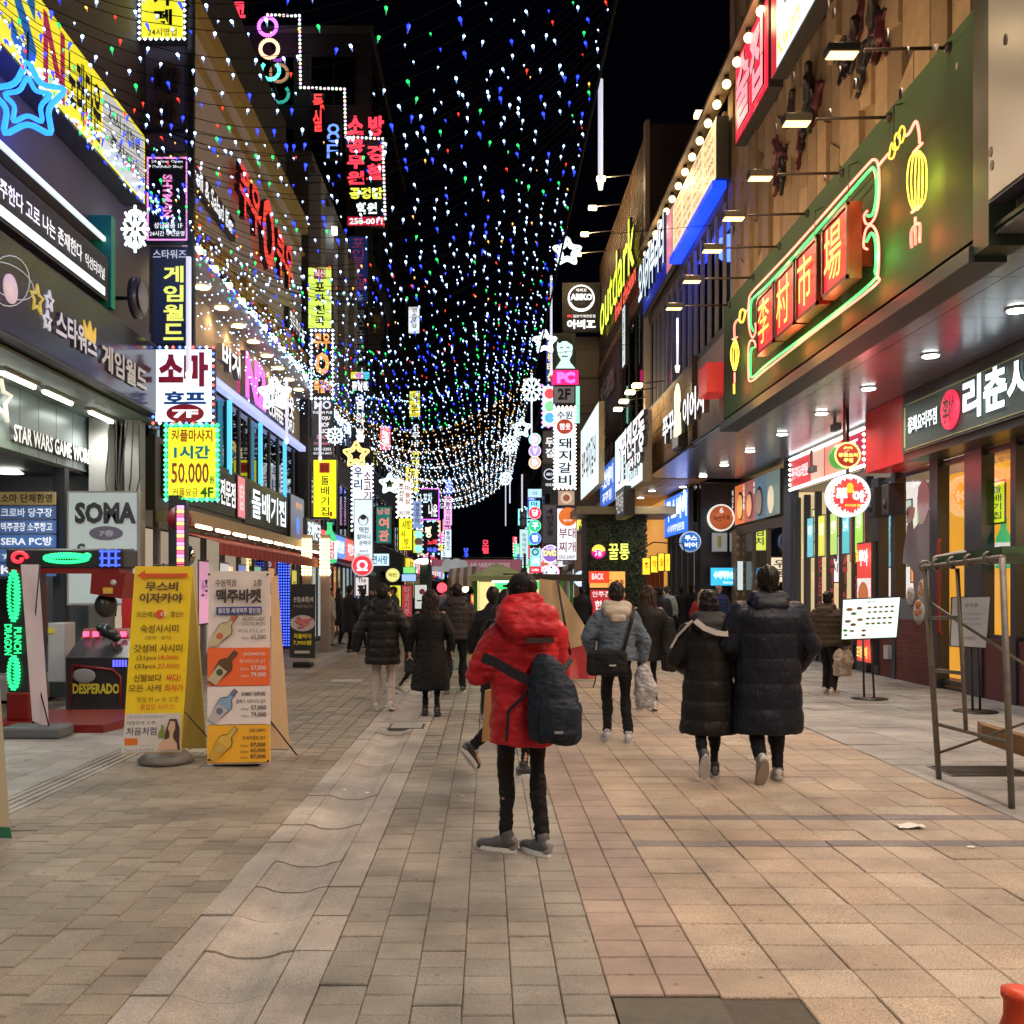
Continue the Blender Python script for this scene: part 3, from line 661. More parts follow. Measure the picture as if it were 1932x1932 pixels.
# upper rear block with a lit glazed stair
R2b = thing('stair_tower', (6.5, 30, 10), 'glazed stair tower glowing pale green above the pub roof', 'building')
MB().box((5.0, 30.4, 8), (7.2, 33, 14.4)).build('wall', PT((.1, .11, .11)), R2b)
window(frontm(4.95, 6.5, 10, 14.2, 30.38), R2b, 1, 2, PT((.3, .25, .2)), EM((.25, .42, .40), .8), .08, 'pane_glass')
MB().box((5.25, 30.15, 13.2), (5.5, 30.3, 13.45)).build('wall_light', EM((.9, 1, .8), 6), R2b)
MB().box((4.85, 30.2, 14.4), (7.3, 33, 14.55)).build('roof', PT((.35, .3, .25)), R2b)
m = MB(); m.tube([(6.1, 30.2, 14.6), (6.3, 30.2, 15.6)], .03); m.build('lamp_arm', PT((.5, .5, .5)), R2b); MB().box((6.1, 30.0, 15.55), (6.6, 30.3, 15.68)).build('lamp', EM((1, .7, .35), 5), R2b)
# ---- R3 brown slatted building
R3 = thing('office_building', (4.7, 36, 0), 'brown slat-clad office building with tall dark windows beyond the pub', 'building')
MB().box((4.75, 30.05, 4.9), (12, 43, 15.3)).build('wall', PT((.09, .055, .035)), R3)
sm = MB().box((0, 0, 0), (.06, 12.9, .1)).mesh('slat', M('slat_brown', (.22, .13, .075), .6, rnd=.15))
for i in range(25):
    o = bpy.data.objects.new('slat', sm); C.objects.link(o); o.parent = R3; o.location = Vector((4.69, 30.08, 10.9+i*.175))-ORG[R3.name]
MB().box((4.62, 30.0, 4.9), (4.75, 30.35, 15.4)).build('corner_trim', PT((.5, .4, .28)), R3)
MB().box((4.6, 30.35, 10.55), (4.75, 43, 10.8)).build('ledge', PT((.4, .2, .1)), R3)
br3 = brick_mat('brown_brick', (.17, .10, .07), (.13, .08, .055), (.06, .04, .03), 1, .3, .1)
MB().box((4.68, 36.2, 4.95), (4.75, 42.9, 10.5)).build('brick_panel', br3, R3)
window(right(4.72, 30.9, 35.9, 5.6, 10.4), R3, 3, 2, PT((.05, .04, .035)), None, .1)
# soffit beyond
m = MB()
for i in range(20):
    for (a, b) in ((4.15, 5.3), (5.32, 6.4)): m.box((a, 29.8+i*.7, 4.84), (b, 30.46+i*.7, 4.87))
m.build('soffit_panel', M('soffit_warm', (.5, .33, .2), .4, nz=.1), R3, kind='stuff')
for i, d in enumerate((33, 35.5, 38.5, 41.5)):
    t = thing('ceiling_downlight', (5.3, d, 4.83), 'round white downlight in the tan soffit beyond the blue pub sign, '+ORD[i]+' along', 'downlight', 'downlights in the tan soffit'); link('rim', rim, t); link('lens', dlm, t)
    l = point((5.3, d, 4.7), 35, (1, .85, .65), .1, 160); l.parent = t; l.location = (0, 0, -.1)
# ---- R4: beige-tiled front wall and blocks beyond
R4 = thing('tower_building', (4, 44, 0), 'beige-tiled narrow tower block behind the curry signboard', 'building')
MB().box((3.65, 43.2, 0), (9, 60, 12.3)).build('wall', M('tower_beige', (.30, .26, .21), .8, nz=.12, nscale=.8), R4)
for z in (4.5, 6, 7.5, 9, 10.5): MB().box((3.62, 43.16, z), (6, 43.22, z+.1)).build('ledge', PT((.14, .12, .1)), R4)
# ---- timber/steel lamps on arms over the green board
R1L = []
head = MB().bevbox((-.16, -.09, -.05), (.16, .09, .04), .015).mesh('lamp_head', PT((.06, .06, .06)))
lens = MB().box((-.14, -.075, -.062), (.14, .075, -.052)).mesh('lens', EM((1, .62, .22), 4, False))
for i, d in enumerate([-4.9, -3.3, -1.8, -.2, 1.3, 2.9, 4.4, 6.0, 7.5, 8.7, 10.2, 11.7, 13.26, 14.7, 16.1, 17.7, 19.4]):  # heads nearer than the board are unseen, added to light the foreground
    z = 7.0; t = thing('sign_floodlight', (4.6, d, z), 'warm floodlight on a long black arm above the green board, '+ORD[i-10]+' from its near end' if i > 9 else 'unseen warm floodlight on a long black arm, added to light the foreground', 'floodlight', 'floodlights on arms over the green board')
    m = MB(); m.tube([(4.62, d, z+.02), (3.75, d, z)], .018); m.ball((4.6, d, z+.02), .06, 8, 5); m.build('arm', PT((.04, .03, .03)), t)
    o = link('lamp_head', head, t); o.location = (3.53-4.6, 0, 0)
    o = link('lens', lens, t); o.location = (3.53-4.6, 0, 0)
    l = point((0, 0, 0), 150 if d > 9 else 290, (1, .78, .62), .09, 150, (0, .5, 0)); l.parent = t; l.location = (3.5-4.6, 0, -.14)
    if d > 9: l = point((0, 0, 0), 36, (1, .66, .34), .09); l.parent = t; l.location = (3.5-4.6, 0, .12)
for i, (px, py) in enumerate([(1118, 390), (1103, 440), (1090, 478), (1134, 335)]):
    d = [35.5, 38, 40.4, 33.2][i]; p = W(px, py, d)
    t = thing('roof_floodlight', (4.7, d, p.z), 'warm floodlight on a thin arm reaching over the street from the slatted office roof', 'floodlight', 'floodlights on the slatted office roof')
    m = MB(); m.tube([(4.7, d, p.z+.1), (p.x, d, p.z)], .02); m.build('arm', PT((.3, .3, .3)), t)
    m = MB(); m.bevbox((p.x-.14, d-.1, p.z-.1), (p.x+.14, d+.1, p.z+.02), .02); m.build('lamp_head', EM((1, .68, .25), 12, False), t)
    l = point((0, 0, 0), 50, (1, .7, .35), .1); l.parent = t; l.location = Vector((p.x+.1, d, p.z-.25))-Vector((4.7, d, p.z))
for i, (px, py) in enumerate([(1202, 727), (1189, 740), (1177, 757), (1166, 772)]):
    d = [27.2, 28.6, 30.1, 31.6][i]; p = W(px, py, d)
    t = thing('sign_floodlight', (4.7, d, p.z), 'warm spotlight above the white computer-cafe billboard', 'floodlight', 'spotlights above the white computer-cafe billboard')
    MB().tube([(4.7, d, p.z+.12), (p.x, d, p.z+.03)], .018).build('arm', blackp, t); MB().bevbox((p.x-.13, d-.12, p.z-.05), (p.x+.13, d+.12, p.z+.04), .02).build('lamp_head', EM((1, .75, .35), 14, False), t)
    l = point((0, 0, 0), 22, (1, .7, .35), .1); l.parent = t; l.location = Vector((p.x, d, p.z-.2))-Vector((4.7, d, p.z))
# ================================================================== LEFT BUILDINGS
L1 = thing('arcade_building', (-5.6, 10, 0), 'games arcade building with a lit canopy and stacked dark signs, nearest on the left', 'building')
MB().box((-12, -14, 4.4), (-5.62, 17.0, 15)).build('wall', M('purple_grey', (.10, .09, .11), .6, nz=.25, nscale=1), L1)
MB().box((-5.62, -14, 6.54), (-5.41, 14.4, 6.58)).build('ledge', PT((.3, .3, .3)), L1); MB().box((-5.41, -14, 6.52), (-5.37, 14.4, 6.58)).build('light_cove', EM((.75, .9, .95), 1.0), L1)
MB().box((-5.62, 14.42, 5.6), (-5.3, 14.58, 6.9)).build('green_post', PT((.02, .35, .2)), L1)
# canopy and its soffit
MB().box((-8.5, -14, 4.36), (-5.5, 17, 4.4)).build('canopy_soffit', PT((.2, .23, .22)), L1)
zinc = M('zinc_panel', (.26, .31, .33), .28, .5, nz=.08, nscale=1)
for i in range(44):
    d = -9+i*.59
    if d < 16.6: MB().box((-6.5, d+.008, 3.5), (-6.4, d+.582, 4.37)).build('fascia_panel', zinc, L1)
MB().box((-6.45, -9, 3.48), (-6.42, 16.9, 3.5)).build('fascia_edge', blackp, L1)
MB().box((-12, -9, 3.46), (-6.44, 17, 3.52)).build('ceiling', PT((.05, .05, .055)), L1)
tubem = MB().tube([(0, -.45, 0), (0, .45, 0)], .03, 8).mesh('tube', EM((.95, 1, .85), 8)); tcap = MB().box((-.06, -.5, .02), (.06, .5, .06)).mesh('fitting', PT((.5, .5, .5)))
for i, d in enumerate((-4.2, -1.8, .6, 3, 5.4, 7.8, 10.2, 11.9, 13.1, 14.3, 15.9)):
    t = thing('tube_light', (-6.0, d, 4.3), 'fluorescent tube light under the arcade canopy, '+ORD[i-7]+' along the row from the near end' if i > 6 else 'fluorescent tube light under the arcade canopy behind the picture edge', 'tube light', 'tube lights under the arcade canopy'); link('tube', tubem, t); link('fitting', tcap, t)
    if i < 9 or i == 10:
        l = point((0, 0, 0), 150 if i < 6 else 95, (1, .97, .88), .2, 165); l.parent = t; l.location = (0, 0, -.08)
for d in (12.3, 13.4, 15.6):
    t = thing('ceiling_lamp', (-7.3, d, 3.4), 'white dish lamp under the arcade entrance ceiling', 'ceiling lamp', 'dish lamps under the arcade entrance')
    MB().lathe((-7.3, d, 3.4), [(.22, 0), (.15, .05), (.03, .07)], 12).build('dish', EM((.95, 1, .9), 5), t); l = point((0, 0, 0), 30, (.95, 1, .95), .2, 160); l.parent = t; l.location = (0, 0, -.05)
MB().box((-12, 16.6, 0), (-6.4, 17.0, 3.5)).build('end_wall', PT((.16, .17, .18)), L1)
MB().box((-12, 16.35, .85), (-7.1, 16.6, .9)).build('counter', PT((.3, .3, .32)), L1)
MB().box((-12, 15.0, 0), (-6.6, 16.5, .3)).build('step', M('step_stone', (.28, .28, .27), .6, rnd=.1), L1)
MB().box((-12, 16.3, .3), (-7.6, 16.58, 1.8)).build('shutter', PT((.02, .022, .025)), L1)
for px in (115,):
    p = W(px, 1200, 15.5); MB().box((p.x-.09, 15.42, 0), (p.x+.09, 15.58, 3.46)).build('column', PT((.03, .035, .045)), L1)
MB().box((-6.35, 16.3, 0), (-6.05, 16.62, 4.36)).build('column', PT((.35, .36, .35)), L1)
MB().box((-5.85, 16.5, 0), (-5.6, 16.75, 4.36)).build('column', PT((.28, .28, .27)), L1)
for k in range(6):
    m = MB(); x = -6.0+k*.09; m.tube([(x, 16.3, 4.3), (x+random.uniform(-.1, .1), 16.28, 3.4), (x+random.uniform(-.25, .2), 16.25, 2.5), (x+random.uniform(-.1, .1), 16.28, 1.2)], .012, 5); m.build('cable', blackp, L1)
MB().box((-5.9, 16.1, 2.6), (-5.6, 16.35, 3.1)).build('meter_box', PT((.2, .22, .22)), L1)
t = thing('wall_bracket_drum', (-5.25, 14.3, 0), 'round black clock-like drum sign on a bracket beside the navy game sign', 'sign'); m = MB(); m.lathe((-5.2, 15.2, 5.95), [(.30, -.05), (.30, .05)], 20, 'X'); m.build('drum', PT((.06, .06, .07), .3), t)
m = MB(); m.lathe((-5.11, 15.2, 5.95), [(.22, -.005), (.22, .005)], 20, 'X'); m.build('face', PT((.3, .32, .36)), t); m = MB(); m.tube([(-5.6, 15.2, 5.95), (-5.2, 15.2, 5.95)], .03); m.build('bracket', blackp, t)
# L2
L2 = thing('restaurant_building', (-5.6, 17.2, 0), 'grey-clad building with gold trim, big red letters and warm-lit second floor', 'building')
MB().box((-12, 17.1, 8.6), (-5.55, 30.5, 12.6)).build('wall', M('grey_taupe', (.60, .55, .48), .7, nz=.08, nscale=1), L2)
MB().box((-12, 17.1, 12.6), (-6.0, 30.5, 15.5)).build('wall', darkw, L2)
MB().box((-5.55, 17.1, 12.2), (-5.35, 30.5, 12.6)).build('gold_trim', PT((.55, .40, .13)), L2)
MB().box((-5.55, 17.1, 11.55), (-5.45, 30.5, 11.65)).build('gold_trim', PT((.5, .36, .12)), L2)
m = MB()
for i in range(12):
    d = 17.3+i*1.1; z = 8.15 if i % 2 else 7.85; m.box((-5.5, d, z), (-5.36, d+1.02, z+.45))
m.build('gold_relief', M('gold_relief', (.6, .38, .08), .4, .3), L2)
for i in range(12): MB().bevbox((-5.4, 17.5+i*1.1, 7.75), (-5.2, 17.62+i*1.1, 7.87), .02).build('trim_lamp', EM((1, .7, .25), 8), L2)
MB().box((-12, 17.1, 7.55), (-5.55, 30.5, 8.6)).build('wall', PT((.14, .09, .05)), L2)
MB().box((-12, 17.1, 7.3), (-5.1, 30.5, 7.55)).build('eave', PT((.35, .33, .3)), L2)
MB().box((-12, 17.1, 5.9), (-5.6, 30.5, 7.3)).build('wall', M('warm_panel', (.42, .32, .2), .6, nz=.12), L2)
dm = MB().lathe((0, 0, 0), [(.14, 0), (.05, .03)], 12).mesh('lens', EM((1, .75, .35), 10, False))
for i in range(9):
    d = 17.8+i*1.4; t = thing('ceiling_downlight', (-5.35, d, 7.28), 'warm downlight under the left eave, '+ORD[i]+' from the near end', 'downlight', 'warm downlights under the left eave'); link('lens', dm, t); l = point((0, 0, 0), 28, (1, .68, .35), .08, 150); l.parent = t; l.location = (0, 0, -.06)
MB().box((-12, 17.1, 4.35), (-5.75, 30.5, 5.7)).build('wall', PT((.03, .03, .035)), L2)
m = MB().box((-5.6, 17.1, 5.74), (-5.42, 30.5, 5.88)); m.build('led_strip', EM((.42, .48, .95), 1.15), L2)
for i in range(12):
    d = 17.8+i*1.08; MB().box((-5.72, d, 4.2), (-5.62, d+.1, 5.7)).build('mullion', PT((.10, .10, .11)), L2)
for i in range(4):
    d = 19+i*3.0; MB().box((-5.6, d, 3.9), (-5.52, d+.12, 5.7)).build('blue_light_bar', EM((.1, .6, .9), 1.2), L2)
MB().quad([(-5.66, 17.1, 4.2), (-5.66, 30.5, 4.2), (-5.66, 30.5, 5.7), (-5.66, 17.1, 5.7)]).build('pane', MATS['dark_glass'], L2)
for i in range(5):
    d = 18+i*2.6; MB().box((-5.98, d, 4.5), (-5.95, d+.5, 5.4)).build('curtain', EM((.8, .5, .25), .4), L2)
MB().box((-12, 17.1, 2.95), (-5.55, 30.5, 4.2)).build('wall', PT((.08, .07, .06)), L2)
MB().box((-5.55, 17.1, 2.75), (-4.95, 30.5, 2.95)).build('canopy_edge', PT((.4, .3, .15)), L2)
for i in range(10): MB().tube([(-5.0, 17.6+i*1.3, 2.72), (-5.0, 18.5+i*1.3, 2.72)], .03).build('canopy_tube', EM((1, .9, .65), 7), L2)
m = MB()
for i in range(64):
    d = 17.4+i*.2; m.cur = i % 2; m.add([(-5.5, d, 2.7), (-5.5, d+.2, 2.7), (-4.55, d+.2, 2.42), (-4.55, d, 2.42), (-4.55, d, 2.22), (-4.55, d+.2, 2.22)], [(0, 1, 2, 3), (3, 2, 5, 4)])
m.build('awning', [M('awning_red', (.35, .05, .035), .8), M('awning_dark', (.22, .035, .03), .8)], L2, kind='stuff')
MB().box((-5.62, 17.1, 0), (-5.5, 30.5, .35)).build('stall_riser', PT((.15, .13, .12)), L2)
for i in range(10):
    d = 17.3+i*1.42; MB().box((-5.64, d-.05, .3), (-5.54, d+.05, 2.95)).build('door_frame', PT((.25, .25, .27)), L2)
MB().box((-7.2, 17.1, 0), (-7.1, 30.5, 2.9)).build('back_wall', EM((.7, .55, .4), .6), L2); MB().quad([(-5.58, 17.1, .35), (-5.58, 30.5, .35), (-5.58, 30.5, 2.9), (-5.58, 17.1, 2.9)]).build('pane', MATS['pane_glass'], L2)  # back wall emits, restaurant light put into its colour
MB().box((-7.1, 17.1, .02), (-5.6, 30.5, .06)).build('floor', PT((.2, .14, .1)), L2)
for i in range(8):
    d = 18+i*1.55; q = left(-5.52, d, d+.75, .9+random.random()*.3, 2.2)
    sign(q, ['pale poster with a drink picture on the left restaurant glass', 'pink drinks poster on the left restaurant glass', 'white menu sheet taped to the left restaurant glass', 'blue lager poster on the left restaurant glass', 'green soju poster on the left restaurant glass', 'orange special-price poster on the left restaurant glass', 'cream poster by the far end of the red awning', 'yellow poster by the far end of the red awning'][i],
         [(.7, .8, .85), (.85, .4, .6), (.8, .8, .8), (.15, .3, .8), (.2, .6, .3), (.9, .4, .1), (.8, .7, .5), (.9, .8, .1)][i], .6, th=.015, lines=[(['맥주', '소주', '메뉴', '라거', '소주', '특가', '안내', '할인'][i], .2, .3, .8, .6, (.1, .1, .3), 0)], name='window_poster', cat='poster')
# blue LED column and white yellow-lamp columns
for k, (px, c, e, lab) in enumerate(((538, (.05, .12, .95), 1.6, 'column of small blue lights beside the shop door'),)):
    d = 26.5; t = thing('light_column', (-5.2, d, 0), lab, 'light column'); MB().box((-5.42, d-.1, .1), (-5.1, d+.1, 2.4)).build('post', PT((.02, .03, .15)), t)
    m = MB()
    for i in range(5):
        for j in range(30): m.ball((-5.38+i*.065, d-.12, .2+j*.073), .02, 6, 4)
    m.build('bulb', EM(c, 3.5), t, kind='stuff')
for k, px in enumerate((580, 614)):
    d = 27.5; x = W(px, 1, d).x; t = thing('light_column', (x, d, 0), ['post wrapped in large warm bulbs, left one by the white-lit doorway', 'post wrapped in large warm bulbs, right one beside the square shop sign'][k], 'light column')
    MB().box((x-.12, d-.1, 0), (x+.12, d+.1, 3.1)).build('post', PT((.5, .4, .32)), t); m = MB()
    for i in range(3):
        for j in range(10): m.ball((x-.1+i*.1, d-.12, 2.05+j*.1), .045, 6, 4)
    m.build('bulb', EM((1, .75, .3), 5), t, kind='stuff')
# generic farther blocks -------------------------------------------------
def block(side, X, d0, d1, H, label, wall, nx, ny, lit=.1, depth=8, z0=3.2, front_w=True):
    s = -1 if side == 'L' else 1; t = thing('building', (X, (d0+d1)/2, 0), label, 'building')
    MB().box((X, d0, 0), (X+s*depth, d1, H)).build('wall', wall, t)
    pl = left(X+.02, d0, d1, z0, H-.5) if side == 'L' else right(X-.02, d0, d1, z0, H-.5)
    storeys(pl, t, nx, ny, lit)
    MB().box((X-s*.12, d0-.05, H), (X+s*depth, d1+.05, H+.3)).build('parapet', PT((.12, .11, .11)), t)
    if front_w:
        q = frontm(X-depth, X-.3, z0, H-.5, d0-.02) if side == 'L' else frontm(X+.3, X+depth, z0, H-.5, d0-.02); storeys(q, t, 3, ny, lit*.5)
    return t
block('L', -5.4, 30.8, 42.6, 14.5, 'dark grey office block with ribbed concrete bays behind the green snack-bar sign', darkw, 4, 4, .08)
block('L', -4.9, 43.0, 60, 25, 'tall dark tower behind the red academy letters', M('tower_dark', (.035, .03, .035), .8, nz=.3), 5, 7, .03)
block('L', -5.0, 60.4, 80, 19, 'dark block with a thin lit stripe, far on the left side', darkw, 5, 5, .1)
block('L', -4.8, 80.5, 110, 15, 'farthest dark block on the left side of the street', greyw, 6, 4, .15)
block('R', 3.4, 60.3, 82, 13, 'dark block beyond the beige tower on the right', darkw, 5, 4, .12)
block('R', 3.0, 82.5, 115, 11, 'farthest low block on the right side of the street', greyw, 6, 3, .2)
t = thing('building', (0, 170, 0), 'distant dark block closing the end of the street', 'building'); MB().box((-30, 170, 0), (30, 180, 4.5)).build('wall', darkw, t); storeys(frontm(-12, 12, .8, 4.2, 169.97), t, 16, 2, .5)
# ribbed bays on the 30-42 block
m = MB()
for i in range(5): m.box((-5.4, 31+i*2.6, 8), (-5.05, 31.9+i*2.6, 14.2))
m.build('rib', M('rib_grey', (.3, .28, .27), .8), bpy.data.objects['building'])
MB().box((-5.05, 33.2, 13.2), (-4.9, 33.4, 13.4)).build('floodlight', EM((.9, 1, 1), 12, False), bpy.data.objects['building'])
# ground-level shop strips far on both sides
def strip(side, X, d0, d1, n, lab, seed):
    rg = random.Random(seed); s = -1 if side == 'L' else 1
    t = thing('shop_row', (X, d0, 0), lab, 'shopfronts'); st = (d1-d0)/n
    for i in range(n):
        a = d0+i*st; b = a+st*.94; c = rg.choice([(.9, .55, .3), (.8, .8, .75), (.5, .6, .9), (.9, .35, .15), (.7, .85, .8), (.9, .75, .3)])
        pl = left(X, a, b, .1, 2.5) if side == 'L' else right(X, a, b, .1, 2.5)
        window(pl, t, 3, 1, PT((.08, .07, .07)), EM(c, .8), .07, 'pane_glass', .1, 'shop_window')
        c2 = rg.choice([(.9, .9, .9), (.1, .3, .9), (.9, .1, .1), (.1, .7, .3), (.95, .75, .05), (.9, .2, .6), (.05, .05, .06)])
        pl = left(X, a, b, 2.75, 3.5) if side == 'L' else right(X, a, b, 2.75, 3.5)
        MB().box(pl.p(0, 1, .15), pl.p(1, 0, -.05)).build('signboard', EM(c2, 1.0), t)
        m = MB(); tx = rg.choice(['치킨호프', '노래연습장', '당구장', '삼겹살', '커피', '포차', '곱창', '분식', '미용실', '국수', '족발보쌈', '횟집']); put_text(m, pl, tx, .12, .2, .88, .8, .165, .03)
        m.build('lettering', PT((.05, .05, .1)) if sum(c2) > 1.3 else EM((.9, .9, .9), 1.2), t)
        if rg.random() < .6:
            m = MB(); z = 2.6; m.add([(X-s*.1, a, z), (X-s*.1, b, z), (X-s*.9, b, z-.3), (X-s*.9, a, z-.3), (X-s*.9, a, z-.42), (X-s*.9, b, z-.42)], [(0, 1, 2, 3), (3, 2, 5, 4)]); m.build('awning', PT(rg.choice([(.4, .05, .05), (.1, .1, .12), (.05, .15, .3)])), t)
strip('L', -5.3, 30.8, 60, 9, 'row of small lit shopfronts with mixed signboards along the left side', 4)
strip('L', -4.8, 60.5, 110, 12, 'farthest row of lit shopfronts along the left side', 9)
strip('R', 3.55, 43.3, 60, 5, 'row of lit shopfronts with violet glow past the leafy bar wall', 6)
strip('R', 3.35, 60.5, 115, 12, 'farthest row of lit shopfronts along the right side', 2)
# ================================================================== SIGNS, left column by the arcade
WH = (.95, .97, 1); BK = (.02, .02, .025); RD = (.9, .03, .04); BL = (.02, .12, .75); YE = (.95, .88, .02); GR = (.05, .7, .15)
MULT = [(1, .1, .1), (.1, .2, 1), (.9, .95, 1)]
sign(front(264, -75, 349, 75, 16.4), 'yellow hanging cafe sign with black letters and blue-white bulb rim, top of the stack', (.85, .80, .03), 1.1,
     lines=[('카', .3, .30, .72, .58, BK, 0, .04), ('페', .3, .62, .72, .82, BK, 0, .04), ('24시영업', .18, .86, .82, .96, (.5, .2, .25), 0, .01)], border=[(.7, .85, 1), (.9, .95, 1)], bstep=.09, bsize=.032)
sign(front(272, 83, 352, 288, 16.6), 'unlit grey-violet sign with a brown splash drawing under the yellow cafe sign', (.16, .13, .17), 0,
     discs=[(.55, .3, .24, (.10, .06, .03), 0, .9), (.5, .62, .3, (.12, .07, .03), 0, .7)], lines=[('재즈', .25, .2, .8, .5, (.03, .02, .02), 0, .05), ('바', .35, .52, .75, .75, (.03, .02, .02), 0, .05)])
sign(front(275, 295, 357, 456, 16.6), 'black adult-shop sign with pink neon frame and sideways pink name', (.012, .012, .02), 0,
     rects=[(.03, .01, .97, .03, (.9, .3, .75), 1.2), (.03, .97, .97, .99, (.9, .3, .75), 1.2), (.03, .01, .07, .99, (.9, .3, .75), 1.2), (.93, .01, .97, .99, (.9, .3, .75), 1.2)],
     lines=[('24 Hour Open', .14, .05, .86, .09, WH, .9), ('The Adult Shop', .14, .11, .86, .15, WH, .9), ('SHYMAN', .40, .22, .62, .72, (1, .3, .65), 1.1, .03, 0, 'r'), ('성인용품 1F', .2, .78, .86, .85, WH, .9), ('24시간 무인운영', .1, .88, .9, .94, WH, .9)])
sign(front(285, 466, 364, 652, 16.6), 'navy hanging game-arcade sign with tall yellow letters', (.012, .022, .07), .35,
     lines=[('스타워즈', .05, .03, .85, .12, (.7, .72, .85), .6), ('게임월드', .30, .18, .78, .96, (.85, .9, .15), 1.0, .03, 0, 'v')])
sign(front(290, 656, 403, 799, 16.3), 'white lit beer-hall sign for the seventh floor with red and blue letters and coloured bulbs', (.78, .88, 1), 1.35,
     lines=[('소마', .10, .07, .92, .52, (.65, .02, .05), .1, .05, .03), ('호프', .18, .58, .88, .75, (.02, .15, .6), .1, .05), ('7F', .32, .82, .75, .93, WH, 1.2, .04)],
     discs=[(.53, .87, .15, (.6, .01, .03), .1, 2.0)], border=MULT, bstep=.10, bsize=.03)
sign(front(314, 803, 411, 943, 16.2), 'yellow-green massage price sign ringed with green bulbs', (.72, .85, .02), 1.15, case=(.02, .3, .1),
     lines=[('커플마사지', .10, .05, .9, .22, (.75, .1, .02), .2, .03), ('1시간', .15, .27, .85, .45, (.02, .35, .6), .1, .04), ('50.000', .10, .50, .83, .78, (.6, .06, .03), .1, .02), ('원', .84, .68, .94, .78, (.05, .1, .15), 0, .02), ('커플요금', .12, .84, .62, .96, (.75, .2, .02), .1, .02), ('4F', .66, .83, .92, .97, (.05, .2, .02), 0, .03)],
     border=[(.02, .8, .2), (.1, .95, .45)], bstep=.075, bsize=.04)
t = thing('sign_post', (W(357, 1, 16.5).x, 16.55, 0), 'tall black mast carrying the column of hanging signs', 'post')
m = MB(); x = W(358, 1, 16.5).x; m.box((x-.04, 16.5, 4.3), (x+.06, 16.6, 14)); m.build('mast', blackp, t)
m = MB()
for z in (5.4, 7.2, 9, 11): m.box((-5.6, 16.5, z), (x, 16.56, z+.05))
m.build('bracket', blackp, t)
# arcade facade signs
y0s = left(-5.3, 7.0, 15.85, 7.55, 8.65)
sign(y0s, 'long yellow karaoke sign with blue and red capital letters, high on the arcade building', (.80, .72, .03), 1.0, th=.3,
     rects=[(.80, .08, .99, .95, (.7, .75, .72), .6)],
     lines=[('S', .49, .1, .565, .9, (.02, .25, .7), .3, .03), ('N', .585, .1, .655, .9, (.75, .05, .15), .3, .03), ('노래타운', .665, .15, .79, .88, (.03, .02, .04), 0, .03), ('24시 대형룸', .82, .2, .97, .42, (.1, .1, .15), 0), ('주차완비', .83, .55, .96, .75, (.1, .1, .15), 0)])
sign(left(-5.32, 7.5, 14.35, 5.66, 6.27), 'black slogan signboard with white lettering under a glowing white ledge', (.015, .015, .018), 0, th=.2, rects=[(.0, .74, .98, .93, (.8, .95, 1), 1.1)],
     lines=[('나는 음주한다 고로 나는 존재한다', .44, .25, .86, .60, WH, .9, .015), ('익선터미널', .875, .32, .975, .60, WH, .9, .01)])
t = sign(left(-5.28, 7.4, 16.85, 4.42, 5.52), 'long dark glossy arcade signboard with stars and a gold crown', (.055, .05, .07), .12, th=.22, facemat=M('gloss_board', (.035, .03, .045), .16, nz=.1, bump=.04, bscale=3),
     lines=[('스타워즈', .535, .42, .672, .74, (.55, .55, .62), .5, .03, .02), ('게임월드', .69, .47, .885, .80, (.45, .42, .40), .4, .03, .02)])
def star_pts(c, U, V, R, r, n=5, a0=PI/2):
    return [Vector(c)+Vector(U)*((R if i % 2 == 0 else r)*math.cos(a0+PI*i/n))+Vector(V)*((R if i % 2 == 0 else r)*math.sin(a0+PI*i/n)) for i in range(2*n)]
YU = Vector((0, 1, 0)); ZV = Vector((0, 0, 1)); XU = Vector((1, 0, 0))
for (px, py, r_, c) in ((70, 565, .17, (.5, .4, .08)), (93, 568, .12, (.5, .5, .55)), (89, 605, .12, (.5, .5, .55))):
    m = MB(); m.tube(star_pts(onX(-5.26, px, py), YU, ZV, r_, r_*.45), .018, 6, True); m.build('star', EM(c, .8), t)
m = MB(); c = onX(-5.26, 168, 628); m.prism([c+YU*u+ZV*v for u, v in ((-.18, -.1), (.18, -.1), (.2, .12), (.09, .0), (0, .16), (-.09, 0), (-.2, .12))], (.02, 0, 0)); m.build('crown', EM((.6, .4, .05), .8), t)
m = MB(); c = onX(-5.26, 18, 545); m.lathe(c, [(.16, 0), (.16, .02)], 18, 'X'); m.build('moon', EM((.6, .45, .5), .7), t)
for k in range(2):
    m = MB(); m.tube([onX(-5.25, 18+(38+k*8)*math.cos(a), 530+(48-k*12)*math.sin(a+.5*k)) for a in [i*PI/10 for i in range(20)]], .006, 4, True); m.build('orbit_line', EM((.5, .5, .5), .5), t)
# lettering on the zinc canopy
t = thing('canopy_lettering', (-6.38, 14, 3.6), 'white raised English lettering along the zinc arcade canopy', 'lettering')
q = left(-6.385, 13.7, 16.5, 3.6, 3.86); m = MB(); put_text(m, q, 'STAR WARS GAME WORLD', .0, .05, 1, .95, .05, .03, .04); m.build('lettering', [EM((.75, .8, .8), .55), PT((.1, .1, .1))], t)
m = MB(); m.tube(star_pts((-6.33, 13.3, 4.1), YU, ZV, .32, .14), .03, 6, True); m.build('star', EM((.8, .75, .6), .8), t)
